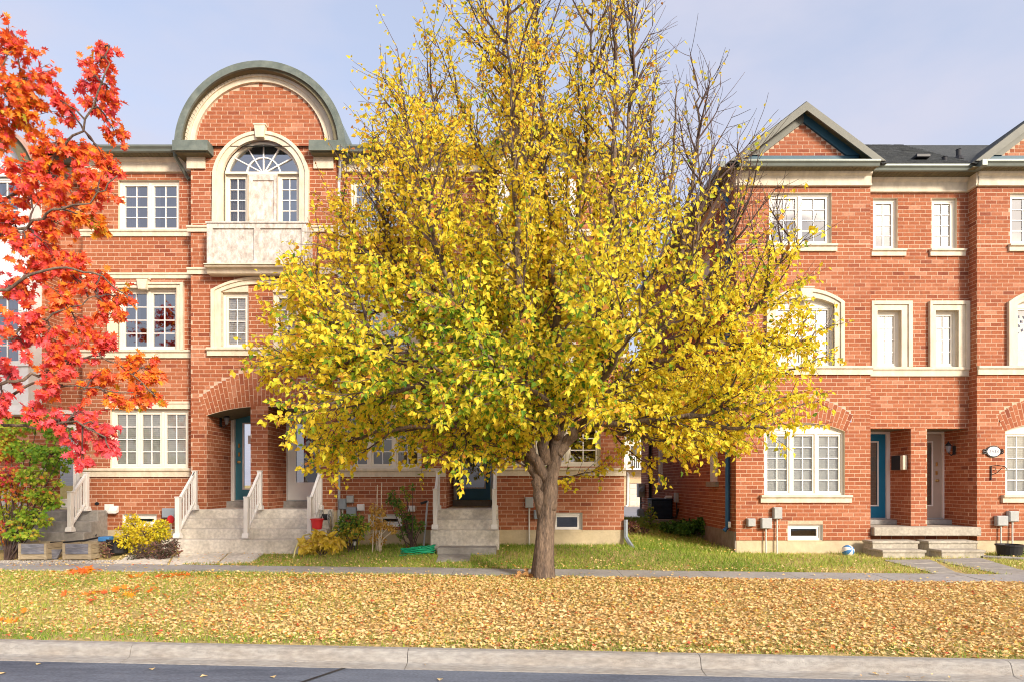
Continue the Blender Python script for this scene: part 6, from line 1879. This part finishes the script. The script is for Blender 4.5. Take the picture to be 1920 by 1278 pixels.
    keep = np.clip(1.0 - .10 * np.maximum(0, zr - 5.0) ** 1.15, .12, 1)
    rightness = np.clip((r[:, 0] - .3) / 2.2, 0, 1) * np.clip((zr - 3.8) / 2.2, 0, 1)
    keep = keep * (1 - .90 * rightness)
    keep = keep * np.where((zr > 7) & (r[:, 0] < -.2), 1.25, 1)
    clump = np.sin(P[:, 0] * 2.3 + 1.1) * np.sin(P[:, 2] * 2.1 + P[:, 1]) + np.sin(P[:, 0] * 4.1 + P[:, 2] * 3.3) * .5
    keep = keep * np.clip(.74 + .42 * clump, .12, 1.2)
    m = rng.random(len(P)) < keep
    P, TD, r, zr, h = P[m], TD[m], r[m], zr[m], h[m]
    n = len(P)
    B = unit(TD * .35 + rng.normal(size=(n, 3)) * .55 + np.array((0, 0, -.55)))
    Nn = rng.normal(size=(n, 3)) * .5 + np.array((.35, -.8, .45))
    A, B, N = leaf_frames(B, rng, Nn)
    P = P + B * .035
    size = rng.uniform(.036, .082, n) * np.where(zr > 6.5, .85, 1.0)
    tint = rng.normal(.47, .13, n)
    tint = tint + .13 * np.clip((zr - 4.5) / 4, 0, 1) + .10 * np.clip((-r[:, 0] - 2) / 2.5, 0, 1) * (zr > 3.3)
    green = (rng.random(n) < .50 * np.exp(-((r[:, 0] + 1.3) / 2.1) ** 2 - ((zr - 3.4) / 1.3) ** 2) + .035)
    tint = np.where(green, rng.uniform(0, .24, n), tint)
    tint = np.where(rng.random(n) < .04, rng.uniform(.88, 1, n), tint)
    tint = np.clip(tint, 0, 1)
    mb.build('trunk', 'bark', t, smooth=True)
    tw.build('branches', 'twig', t, kind='stuff')
    order = np.argsort((P[:, 0]) ** 2 + (P[:, 1] - CAMY) ** 2 + (P[:, 2] - CAMZ) ** 2)
    near = order[:250]
    rest = order[250:]
    crown = leaf_mesh('crown', HEART, P[rest], A[rest], B[rest], N[rest], size[rest], tint[rest], 'leaf_yellow', t)
    single_leaves(HEART, P, A, B, N, size, tint, 'leaf_yellow', crown, near)
    print('yellow leaves', n, 'thirds', len(thirds), 'seconds', len(seconds))
    return t
yellow_tree()

# ------------------------------------------------------------------ the red oak at the left edge
def red_tree():
    rng = np.random.default_rng(9)
    D = 9.4
    bx, by = X(-215, D), D + CAMY
    bz = float(ground_z(bx, by)) - .05
    base = np.array((bx, by, bz))
    t = thing('red_oak', tuple(base), 'red and orange leaved oak reaching in over the left houses', 'tree')
    W = lambda px, py, dy=0.0: np.array((X(px, D + dy), by + dy, Z(py, D + dy)))
    mb, tw = MB(), MB()
    mb.tube([base + (0, 0, -.1), base + (0, 0, .2), base + (.02, 0, 1.5), W(-205, 700), W(-200, 450), W(-195, 200), W(-190, -20)], [.26, .2, .165, .14, .10, .06, .02], 12)
    # clumps: px, py, radius px, depth offset, tint shift
    cl = [(25, 95, 45, 0, .5), (60, 150, 52, .2, .5), (15, 190, 60, -.2, .62), (70, 215, 42, .1, .68), (20, 250, 40, .2, .62),
          (195, 95, 24, .3, .38), (185, 125, 30, .2, .42), (165, 150, 24, .2, .35), (205, 180, 34, .3, .4), (180, 195, 28, .2, .45), (215, 245, 24, .3, .5), (120, 200, 24, .1, .42), (105, 188, 18, .0, .36),
          (110, 265, 30, .1, .55), (140, 285, 40, .2, .5), (80, 300, 45, 0, .55), (190, 300, 26, .2, .55), (30, 330, 45, -.2, .4), (215, 325, 22, .3, .3), (160, 330, 34, .1, .45),
          (185, 355, 36, .2, .5), (120, 350, 30, .0, .45), (60, 370, 34, -.1, .45), (150, 395, 42, .1, .6), (180, 430, 22, .2, .75), (110, 420, 34, .1, .5), (20, 420, 44, -.1, .52), (75, 450, 30, .1, .42),
          (100, 480, 45, .1, .4), (40, 470, 26, -.2, .45), (130, 510, 40, .2, .45), (60, 520, 40, 0, .4), (190, 510, 28, .3, .45), (175, 540, 36, .3, .42), (230, 565, 30, .4, .55), (205, 590, 28, .3, .5), (120, 560, 38, .1, .55), (50, 590, 40, -.1, .3),
          (20, 540, 26, 0, .3), (150, 620, 32, .2, .5), (95, 630, 38, .1, .35), (45, 645, 26, 0, .2), (190, 650, 36, .3, .35), (240, 690, 34, .4, .62), (280, 690, 26, .5, .6), (290, 750, 20, .5, .6), (255, 740, 30, .4, .6),
          (130, 680, 40, .2, .35), (180, 710, 34, .3, .5), (100, 720, 34, .1, .35), (210, 750, 24, .3, .6), (150, 770, 26, .2, .22), (185, 800, 34, .2, .12), (140, 830, 34, .2, .1), (205, 835, 22, .3, .1), (110, 790, 28, .1, .2), (20, 690, 26, 0, .15), (10, 760, 30, 0, .18), (60, 765, 22, .1, .18), (155, 860, 14, .2, .1)]
    # limbs: pixel paths
    limbs = [[(-200, 480), (-120, 360), (-60, 280), (0, 220), (40, 150), (30, 80)],
             [(-200, 520), (-110, 450), (-30, 390), (60, 350), (110, 290), (150, 245), (195, 150), (205, 90)],
             [(-195, 560), (-100, 500), (-20, 450), (50, 425), (100, 395), (170, 380), (220, 330)],
             [(-200, 640), (-110, 590), (-30, 560), (50, 520), (120, 500), (190, 520), (240, 560)],
             [(-205, 690), (-110, 650), (-20, 640), (20, 635), (70, 600), (130, 580), (180, 555)],
             [(-205, 740), (-100, 720), (0, 722), (60, 705), (110, 690), (170, 665), (240, 690), (295, 745)],
             [(-205, 790), (-100, 790), (-20, 770), (20, 745), (60, 715), (100, 720), (160, 725), (250, 735)],
             [(-205, 820), (-100, 820), (-10, 790), (30, 800), (90, 795), (140, 790), (190, 815), (205, 840)],
             [(-200, 420), (-110, 300), (-50, 220), (-10, 160), (15, 100)]]
    limbs += [[(-200, 500), (-290, 420), (-370, 330), (-420, 230)], [(-205, 640), (-310, 590), (-400, 520), (-470, 430)], [(-205, 740), (-320, 720), (-430, 680), (-500, 610)], [(-195, 300), (-150, 180), (-120, 60), (-110, -40)], [(-195, 260), (-250, 140), (-270, 20), (-275, -60)]]
    for _ in range(62):      # the part of the crown around the trunk
        px = rng.uniform(-480, -10); py = rng.uniform(-60, 760)
        if abs(px + 200) / 300 + abs(py - 400) / 520 > 1.15: continue
        cl.append((px, py, rng.uniform(30, 52), rng.uniform(-.9, .9), rng.uniform(.3, .65)))
    nodes = []
    for i, L in enumerate(limbs):
        pts = [W(px, py, .3 * math.sin(i + k * .5)) for k, (px, py) in enumerate(L)]
        out = []
        for k in range(len(pts) - 1):
            for s in range(4): out.append(pts[k] + (pts[k + 1] - pts[k]) * s / 4 + rng.normal(size=3) * .02)
        out.append(pts[-1])
        n = len(out)
        mb.tube(out, [.026 * (1 - j / n) + .007 for j in range(n)], 7)
        nodes += out[4:]
    nodes = np.array(nodes)
    P, TD, TI, SZ = [], [], [], []
    for (px, py, rp, dy, ti) in cl:
        c = W(px, py, dy)
        rw = rp * D / FOC
        j = np.argmin(((nodes - c) ** 2).sum(1))
        q0 = nodes[j]
        k = 6
        path = [q0 + (c - q0) * s / k + np.array((0, 0, .05 * math.sin(math.pi * s / k))) + rng.normal(size=3) * .012 for s in range(k + 1)]
        tw.tube(path, [.012 * (1 - s / (k + 2)) + .003 for s in range(k + 1)], 5)
        nl = int(min(300, 36 + (rp / 9.0) ** 2 * 6.4))
        nt = max(4, nl // 11)
        for _ in range(nt):
            e = rng.normal(size=3); e /= np.linalg.norm(e); e *= rw * rng.uniform(.4, 1.25); e[1] *= .8
            st = path[rng.integers(2, k + 1)]
            tip = c + e
            md = (st + tip) / 2 + np.array((0, 0, .03))
            tw.tube([st, md, tip], [.005, .004, .0025], 3, cap=False)
            for _2 in range(nl // nt):
                f = rng.uniform(.35, 1.1)
                P.append(st * (1 - f) + tip * f + rng.normal(size=3) * .02); TD.append(tip - st)
                TI.append(ti - .05 + rng.normal() * .19); SZ.append(rng.uniform(.055, .135))
    P = np.array(P); TD = unit(np.array(TD)); n = len(P)
    B = unit(TD * .5 + rng.normal(size=(n, 3)) * .45 + np.array((.15, 0, -.65)))
    A, B, N = leaf_frames(B, rng, rng.normal(size=(n, 3)) * .75 + np.array((.3, -.6, .5)))
    TI = np.clip(np.array(TI), 0, 1); SZ = np.array(SZ)
    mb.build('trunk', 'bark', t, smooth=True)
    tw.build('branches', 'twig', t, kind='stuff')
    order = np.argsort(np.where(P[:, 0] > X(0, D), P[:, 1], P[:, 1] + 50))
    near, rest = order[:250], order[250:]
    crown = leaf_mesh('crown', LOBED, P[rest], A[rest], B[rest], N[rest], SZ[rest], TI[rest], 'leaf_red', t)
    single_leaves(LOBED, P, A, B, N, SZ, TI, 'leaf_red', crown, near)
    print('red leaves', n)
red_tree()

# ------------------------------------------------------------------ shrubs and small plants
def shrub(name, label, cat, clumps, m, tpl, leaf, dens, tint, stem_base, rng, group=None, droop=.3, flat=1.0, stem='twig', tvar=.16):
    """clumps: (px, py, d, radius_m, tint shift) ; stems run from stem_base to every clump"""
    x0, y0 = stem_base
    z0 = float(ground_z(x0, y0))
    t = thing(name, (x0, y0, z0), label, cat, group)
    st = MB(); P, TI, OUT = [], [], []
    for (px, py, d, rw, ti) in clumps:
        c = np.array((X(px, d), d + CAMY, Z(py, d)))
        b = np.array((x0 + rng.normal() * .05, y0 + rng.normal() * .05, z0 - .03))
        md = (b + c) / 2 + np.array((rng.normal() * .05, rng.normal() * .05, .06))
        st.tube([b, md, c], [.014, .010, .005], 5)
        n = max(6, int(dens * rw * rw * 1500))
        e = unit(rng.normal(size=(n, 3))) * (rw * rng.uniform(.3, 1.05, n) ** .7)[:, None]
        e[:, 2] *= flat
        for k in range(0, n, 9):
            st.tube([c, c + e[k] * .9], [.004, .002], 3, cap=False)
        q = c + e
        gz = ground_z(q[:, 0], q[:, 1]) + .01
        q[:, 2] = np.maximum(q[:, 2], gz + rng.uniform(0, .03, n))
        P.append(q); OUT.append(e / rw); TI.append(np.clip(ti + tint + rng.normal(size=n) * tvar, 0, 1))
    P, OUT, TI = np.concatenate(P), np.concatenate(OUT), np.concatenate(TI)
    n = len(P)
    B = unit(OUT + rng.normal(size=(n, 3)) * .6 + np.array((0, 0, -droop)))
    A, B, N = leaf_frames(B, rng, rng.normal(size=(n, 3)) * .6 + np.array((.2, -.5, .8)))
    SZ = rng.uniform(.65, 1.25, n) * leaf
    st.build('stems', stem, t, kind='stuff')
    leaf_mesh('foliage', tpl, P, A, B, N, SZ, TI, m, t)
    return t
rs = np.random.default_rng(21)
# layered Japanese-maple-like shrub before the storm door
cl = []
for (px, py, r_, ti) in ((20, 800, .34, .1), (70, 790, .33, .0), (110, 810, .28, -.15), (95, 850, .34, -.2), (50, 845, .34, -.1), (10, 850, .30, .35), (20, 890, .28, .45), (60, 890, .30, .0), (105, 875, .24, -.2),
                         (30, 925, .30, .30), (75, 925, .26, .0), (95, 940, .22, -.05), (20, 960, .30, .1), (60, 965, .26, -.05), (5, 985, .2, .4), (85, 980, .16, .0), (30, 1000, .2, .0), (60, 1000, .16, .05), (0, 1010, .2, .3), (40, 980, .22, .1), (112, 905, .12, .1), (-10, 830, .4, .2), (-20, 900, .4, .25), (120, 845, .18, -.2), (135, 860, .12, -.2)):
    cl.append((px, py, 13.2 + rs.uniform(-.3, .3), r_, ti))
shrub('maple_shrub', 'bushy shrub shading from green to crimson in front of the storm door steps', 'shrub', cl, 'leaf_maple', LOBED, .075, 1.9, .34, (X(15, 13.2), 13.2 + CAMY), rs, flat=.62, droop=.45)
cl = [(px, py, 13.6 + rs.uniform(-.15, .15), r_, ti) for (px, py, r_, ti) in ((250, 985, .20, 0), (235, 1005, .22, .0), (270, 1000, .24, .05), (295, 992, .18, -.15), (310, 1003, .14, -.1), (260, 1020, .22, .05), (225, 1020, .14, .1), (285, 1018, .18, 0), (245, 972, .10, .2), (305, 985, .12, -.1))]
shrub('gold_shrub', 'low bright yellow shrub between the planter and the wide steps', 'shrub', cl, 'leaf_gold', OVAL, .07, 5.0, .45, (X(262, 13.6), 13.6 + CAMY), rs, droop=.2)
cl = [(px, py, 13.1 + rs.uniform(-.1, .1), r_, ti) for (px, py, r_, ti) in ((270, 1035, .16, .0), (295, 1030, .17, .1), (315, 1025, .16, .0), (330, 1030, .10, .45), (250, 1043, .10, -.1), (305, 1042, .12, .0), (325, 1018, .09, .1))]
shrub('purple_plant', 'dark purple and green low plant in front of the yellow shrub', 'plant', cl, 'leaf_purple', OVAL, .06, 6.0, .35, (X(295, 13.1), 13.1 + CAMY), rs)
cl = [(px, py, 13.3, r_, ti) for (px, py, r_, ti) in ((198, 1022, .10, .3), (203, 1035, .09, .2), (194, 1036, .07, .4))]
shrub('withered_plant', 'brownish withered plant beside the black pot', 'plant', cl, 'leaf_purple', OVAL, .05, 5.0, .5, (X(200, 13.3), 13.3 + CAMY), rs)
cl = [(px, py, 13.5 + rs.uniform(-.15, .15), r_, ti) for (px, py, r_, ti) in ((575, 1020, .13, .1), (595, 1015, .15, 0), (615, 1012, .15, 0), (632, 1016, .11, .1), (603, 1026, .14, .1), (585, 1028, .12, .1), (622, 1024, .11, .2), (597, 1001, .07, .2))]
shrub('hosta', 'drooping pale yellow hosta at the foot of the red bucket', 'plant', cl, 'leaf_hosta', HEART, .13, 2.3, .4, (X(603, 13.5), 13.5 + CAMY), rs, droop=.7, flat=.7, tvar=.28)
cl = [(px, py, 13.8 + rs.uniform(-.1, .1), r_, ti) for (px, py, r_, ti) in ((650, 978, .17, -.25), (668, 975, .15, -.2), (640, 990, .15, .1), (662, 992, .19, .25), (680, 988, .14, .1), (650, 1006, .15, .42), (670, 1004, .12, .4), (640, 1014, .1, .45))]
shrub('mottled_shrub', 'shrub green above and orange below, beside the solar light', 'shrub', cl, 'leaf_green', OVAL, .085, 3.8, .62, (X(658, 13.8), 13.8 + CAMY), rs, tvar=.22)
cl = [(px, py, 13.9 + rs.uniform(-.06, .06), r_, ti) for (px, py, r_, ti) in ((701, 950, .08, 0), (703, 965, .09, .1), (717, 958, .09, 0), (702, 982, .11, .1), (716, 980, .11, .2), (708, 1000, .10, .2), (716, 1012, .07, .2), (700, 1010, .07, .1), (730, 985, .08, -.1), (738, 992, .07, -.1))]
shrub('dry_vine', 'dry golden vine hanging on the two garden stakes', 'vine', cl, 'leaf_dry', OVAL, .075, 6.0, .4, (X(709, 13.9), 13.9 + CAMY), rs, droop=.8, stem='stake')
cl = [(px, py, 14.3 + rs.uniform(-.1, .1), r_, ti) for (px, py, r_, ti) in ((735, 925, .08, .0), (742, 940, .10, -.1), (730, 938, .08, -.1), (752, 950, .10, .2), (757, 918, .07, .15), (765, 930, .08, .2), (773, 912, .06, .1), (748, 962, .08, .3), (762, 968, .10, -.1), (772, 975, .12, -.15), (760, 985, .13, -.1), (775, 988, .10, 0), (790, 980, .06, -.1), (770, 1000, .09, -.1), (752, 1004, .07, 0), (790, 990, .06, 0))]
shrub('climbing_rose', 'straggly green climbing plant on the brick under the window', 'vine', cl, 'leaf_green', OVAL, .065, 5.5, .45, (X(775, 14.2), 14.2 + CAMY), rs)
cl = [(px, py, d_, r_, ti) for (px, py, d_, r_, ti) in ((1222, 985, 19.5, .22, .1), (1224, 1000, 19.3, .26, .2), (1220, 965, 19.6, .16, .2), (1226, 1012, 19.2, .28, .15), (1219, 950, 19.6, .08, .25))]
shrub('weed', 'upright pale green weed standing in the gap between the rows', 'weed', cl, 'leaf_green', OVAL, .11, 2.2, .5, (X(1222, 19.3), 19.3 + CAMY), rs)
cl = [(1290 + rs.uniform(-45, 45), 985 + rs.uniform(-8, 10), 18.2 + rs.uniform(-.8, .8), .22, rs.uniform(-.15, .05)) for _ in range(15)]
shrub('ground_ivy', 'dark green ground ivy at the shaded foundation', 'ivy', cl, 'leaf_green', HEART, .09, 2.4, .2, (X(1290, 18.3), 18.3 + CAMY), rs, flat=.6)
cl = [(1185 + rs.uniform(-14, 22), 995 + rs.uniform(-12, 14), 18.5 + rs.uniform(-1, 1), .20, rs.uniform(-.2, .3)) for _ in range(12)]
shrub('dry_weed', 'tangle of browning weeds at the mouth of the gap', 'weed', cl, 'leaf_purple', OVAL, .09, 2.4, .6, (X(1187, 18.5), 18.5 + CAMY), rs)
cl = [(px, py, 14.5, .10, 0) for px, py in ((1917, 1035), (1925, 1040), (1912, 1045))]
shrub('low_plant', 'small green plant in the bed beside the black tub', 'plant', cl, 'leaf_green', OVAL, .07, 4.0, .3, (X(1918, 14.5), 14.5 + CAMY), rs)

# ------------------------------------------------------------------ grass and fallen leaves
def in_quad_mask(x, y, quads):
    m = np.zeros(len(x), bool)
    for q in quads:
        q = np.array(q); inside = np.ones(len(x), bool); s = None
        for i in range(len(q)):
            a, b = q[i], q[(i + 1) % len(q)]
            c = (b[0] - a[0]) * (y - a[1]) - (b[1] - a[1]) * (x - a[0])
            if s is None: s = np.sign(np.sum((q[(i + 2) % len(q)] - a) * np.array((-(b[1] - a[1]), b[0] - a[0]))))
            inside &= (c * s >= 0)
        m |= inside
    return m
PATHS = gquads([[(1655, 1049), (1742, 1048), (1840, 1078), (1790, 1078)], [(1752, 1047), (1838, 1046), (1960, 1076), (1880, 1073)], [(345, 1040), (545, 1034), (470, 1057), (215, 1060)], [(828, 1039), (882, 1038), (880, 1056), (818, 1057)]])
def blocked(x, y):
    v = y - (KY - YAW * np.clip(x, -60, 60))
    b = (v > 4.40) & (v < 5.32)
    b |= (y > -.02) & (x < XC1) | (y > -.02) & (x > XR0 - .02)
    b |= (x > X(318, 13.9)) & (x < X(612, 13.9)) & (y > -1.45)
    b |= (x > X(812, 14)) & (x < X(936, 14)) & (y > -1.5)
    b |= (x < X(212, 13.6)) & (y > -1.95)
    b |= (x > X(1633, 14.3)) & (x < X(1850, 14.2)) & (y > -.97)
    return b | in_quad_mask(x, y, PATHS)

def grass(name, label, n, xr, yr, dens, hmin, hmax, tint, seed):
    rng = np.random.default_rng(seed)
    x = rng.uniform(*xr, n); y = rng.uniform(*yr, n)
    k = ~blocked(x, y) & (rng.random(n) < dens(x, y))
    v = y - (KY - YAW * np.clip(x, -60, 60)); k &= v > .02
    x, y = x[k], y[k]; n = len(x)
    z = ground_z(x, y)
    h = rng.uniform(hmin, hmax, n); w = rng.uniform(.005, .009, n)
    a = rng.uniform(0, 2 * math.pi, n); ln_ = rng.normal(size=(n, 2)) * .45
    P0 = np.stack([x - np.cos(a) * w, y - np.sin(a) * w, z - .01], -1); P1 = np.stack([x + np.cos(a) * w, y + np.sin(a) * w, z - .01], -1)
    P2 = np.stack([x + ln_[:, 0] * h, y + ln_[:, 1] * h, z + h * rng.uniform(.6, 1, n)], -1)
    V = np.stack([P0, P1, P2], 1).reshape(-1, 3)
    F = np.arange(n * 3).reshape(-1, 3)
    ti = np.clip(tint(x, y) + rng.normal(size=n) * .18, 0, 1)
    o = np_mesh(name, V, F, 'grass', None, np.repeat(ti, 3), (0, -4, 0), 'stuff')
    tag(o, label, 'grass')
vline = lambda x, y: y - (KY - YAW * np.clip(x, -60, 60))
nz_ = lambda x, y, s, o=0: .5 + .5 * np.sin(x * s + o + 1.3 * np.sin(y * s * .8)) * np.sin(y * s * 1.3 + o * 2 + np.sin(x * s * .7))
grass('lawn_grass', 'green lawn grass between the sidewalk and the house fronts', 112000, (-6.5, 16), (-3.9, .2), lambda x, y: np.clip(.55 + .5 * nz_(x, y, 2.1) - .35 * (x > 5.5), 0, 1), .04, .11,
      lambda x, y: .30 + .25 * nz_(x, y, 1.4, 2) + .30 * np.clip((x - 4.5) / 3, 0, 1) * 1 - .05, 31)
grass('gap_grass', 'rough grass in the gap between the two rows', 26000, (XC1 + .05, XR0 - .1), (-.2, 9.5), lambda x, y: np.clip(.75 + .3 * nz_(x, y, 2), 0, 1), .06, .2,
      lambda x, y: .35 + .25 * nz_(x, y, 1.4, 2), 32)
grass('verge_grass', 'straw and green grass tufts poking through the leaves on the verge', 150000, (-14, 14), (-9.2, -3.0), lambda x, y: np.clip(.8 * nz_(x, y, 1.2, 1) ** 1.2 * np.clip(1 - (x + 2) / 8, .25, 1) + .9 * np.clip((-x - 3) / 5, 0, 1) + .8 * np.exp(-((vline(x, y) - .25) / .3) ** 2) + .7 * np.exp(-(((x - 1.2) / 1.4) ** 2 + ((y + 4.6) / .5) ** 2)), .04, 1), .03, .085,
      lambda x, y: .84 - .30 * nz_(x, y, 1.9, 3) - .30 * np.exp(-((vline(x, y) - .2) / .3) ** 2) - .15 * np.clip((-x - 3) / 5, 0, 1), 33)

def litter(name, label, n, xr, yr, dens, smin, smax, tint, seed, zfn=None, lift=.018, blk=True):
    rng = np.random.default_rng(seed)
    x = rng.uniform(*xr, n); y = rng.uniform(*yr, n)
    k = rng.random(n) < dens(x, y)
    if blk: k &= ~blocked(x, y)
    x, y = x[k], y[k]; n = len(x)
    z = (zfn(x, y) if zfn else ground_z(x, y)) + rng.uniform(.004, lift, n)
    P = np.stack([x, y, z], -1)
    N = unit(np.stack([rng.normal(size=n) * .33, rng.normal(size=n) * .33, np.ones(n)], -1))
    B = rng.normal(size=(n, 3))
    A = unit(np.cross(B, N)); B = np.cross(N, A)
    o = leaf_mesh(name, LITTER, P, A, B, N, rng.uniform(smin, smax, n), np.clip(tint(x, y, rng), 0, 1), 'litter', None, (0, -6, 0))
    return tag(o, label, 'leaf litter')
litter('fallen_leaves', 'deep layer of tan and yellow fallen leaves covering the verge', 215000, (-14, 14), (-9.3, -3.0), lambda x, y: np.where((vline(x, y) > .03) & (vline(x, y) < 4.45), np.clip(.62 + .45 * np.clip((x + 4) / 4, 0, 1) - .40 * np.clip((-x - 2) / 5, 0, 1) - .55 * np.exp(-((vline(x, y)) / .22) ** 2) - .4 * np.exp(-(((x - 1.1) / 1.0) ** 2 + ((y + 4.7) / .4) ** 2)), .06, 1), 0),
       .018, .062, lambda x, y, r: np.where(r.random(len(x)) < .06 + .10 * (x < -3), r.uniform(.86, 1, len(x)), r.normal(.50, .15, len(x))), 41, lift=.035)
litter('lawn_leaves', 'scattered yellow fallen leaves on the lawn by the sidewalk', 13000, (-6.5, 16), (-3.9, .1), lambda x, y: np.clip(1.0 - (vline(x, y) - 5.3) / 1.1, .07, 1) * .8, .03, .065, lambda x, y, r: r.normal(.60, .15, len(x)), 42, lift=.06)
litter('sidewalk_leaves', 'stray fallen leaves on the sidewalk and paths', 900, (-10.5, 11), (-4.6, -1.2), lambda x, y: np.where((vline(x, y) > 4.4) & (vline(x, y) < 5.35), .55, .0), .03, .06, lambda x, y, r: r.normal(.55, .2, len(x)), 43, zfn=lambda x, y: -.026 - .0032 * x + .008, lift=.012, blk=False)
litter('kerb_leaves', 'small drifts of leaves caught in the gutter', 900, (-9, 9), (-9.4, -7.3), lambda x, y: np.where((vline(x, y) > -.30) & (vline(x, y) < -.17), .05 + .95 * ((np.abs(x + 1.75) < .18) | (np.abs(x - 3.9) < .5)), 0), .02, .05, lambda x, y, r: r.normal(.35, .15, len(x)), 44, zfn=lambda x, y: -.304 - .0032 * x, lift=.025, blk=False)
litter('kerb_top_leaves', 'stray leaves spilled onto the kerb top', 700, (-9, 9), (-9.4, -7.3), lambda x, y: np.where((vline(x, y) > -.13) & (vline(x, y) < .03), .45 * nz_(x, y, 3.1) ** 2, 0), .02, .05, lambda x, y, r: r.normal(.45, .15, len(x)), 47, zfn=lambda x, y: -.172 - .0032 * x, lift=.015, blk=False)
litter('gap_leaves', 'brown and yellow leaves on the ground of the gap', 2500, (XC1, XR0), (-.1, 6), lambda x, y: .6 + 0 * x, .04, .07, lambda x, y, r: r.normal(.4, .2, len(x)), 45, lift=.08, blk=False)
litter('bed_leaves', 'fallen leaves scattered around the flagstone walk', 1500, (-10, -4.5), (-2.7, -1.2), lambda x, y: .5 + 0 * x, .03, .06, lambda x, y, r: r.normal(.5, .25, len(x)), 46, lift=.03, blk=False)
# red oak leaves lying in small drifts on the verge
ro = np.random.default_rng(50)
def drift(label, px, py, zg, sx, sy, hz, n, brown=False):
    c = G(px, py, zg)
    x = c[0] + ro.normal(size=n) * sx; y = c[1] + ro.normal(size=n) * sy
    P = np.stack([x, y, ground_z(x, y) + .02 + hz * ro.random(n) * np.exp(-((x - c[0]) / max(.05, sx)) ** 2)], -1)
    N = unit(np.stack([ro.normal(size=n) * .6, ro.normal(size=n) * .6 - .4, np.ones(n)], -1)); B = ro.normal(size=(n, 3)); A = unit(np.cross(B, N)); B = np.cross(N, A)
    o = leaf_mesh('red_leaf_drift', LOBED, P, A, B, N, ro.uniform(.08, .14, n), np.clip(ro.normal(.12 if brown else .62, .12, n), 0, 1), 'litter' if brown else 'leaf_red', None, (c[0], c[1], float(ground_z(*c))))
    tag(o, label, 'leaf litter')
drift('clump of orange oak leaves heaped by the sidewalk below the planters', 160, 1076, -.03, .18, .10, .10, 40)
drift('scatter of orange oak leaves on the verge below the yellow shrub', 335, 1083, -.04, .35, .12, .04, 30)
drift('scatter of orange oak leaves in the middle of the left verge', 210, 1115, -.08, .35, .15, .03, 26)
drift('orange oak leaves on the verge at the kerb under the red tree', 5, 1170, -.16, .06, .18, .05, 14)
drift('brown and red leaves heaped against the foot of the trunk', 985, 1080, -.02, .14, .08, .10, 40, True)
# single leaves on the road
for (px, py) in ((73, 1249), (285, 1258), (382, 1271), (512, 1272), (825, 1276), (5, 1267)):
    c = G(px, py, -.325)
    b = MB()
    a0 = ro.uniform(0, 6.28)
    T_ = LITTER[0] * .075
    b.add([(c[0] + t_[0] * math.cos(a0) - t_[1] * math.sin(a0), c[1] + t_[0] * math.sin(a0) + t_[1] * math.cos(a0), -.318 + zb(c[0]) + .004 + t_[2]) for t_ in T_], LITTER[1], t=.58)
    b.build('fallen_leaf', 'litter', label='pale curled leaf lying alone on the asphalt', cat='leaf', group='single leaves on the road')
# gravel strip beside the planters
gr = np.random.default_rng(60)
n = 2600
gx, gy = gr.uniform(X(-20, 12.8), X(225, 12.8), n), gr.uniform(-2.32, -1.9, n)
gx2 = gx
TP = np.array([(1, 0, 0), (-.5, .87, 0), (-.5, -.87, 0), (0, 0, .8), (0, 0, -.5)], dtype=np.float32); TF = [(0, 1, 3), (1, 2, 3), (2, 0, 3), (1, 0, 4), (2, 1, 4), (0, 2, 4)]
A, B, N = leaf_frames(gr.normal(size=(n, 3)), gr)
o = leaf_mesh('gravel', (TP, TF), np.stack([gx, gy, ground_z(gx, gy) + .01], -1), A, B, N, gr.uniform(.012, .03, n), gr.random(n), 'gravel', None, (-8, -2, 0))
tag(o, 'strip of small pale gravel in front of the planters', 'gravel')
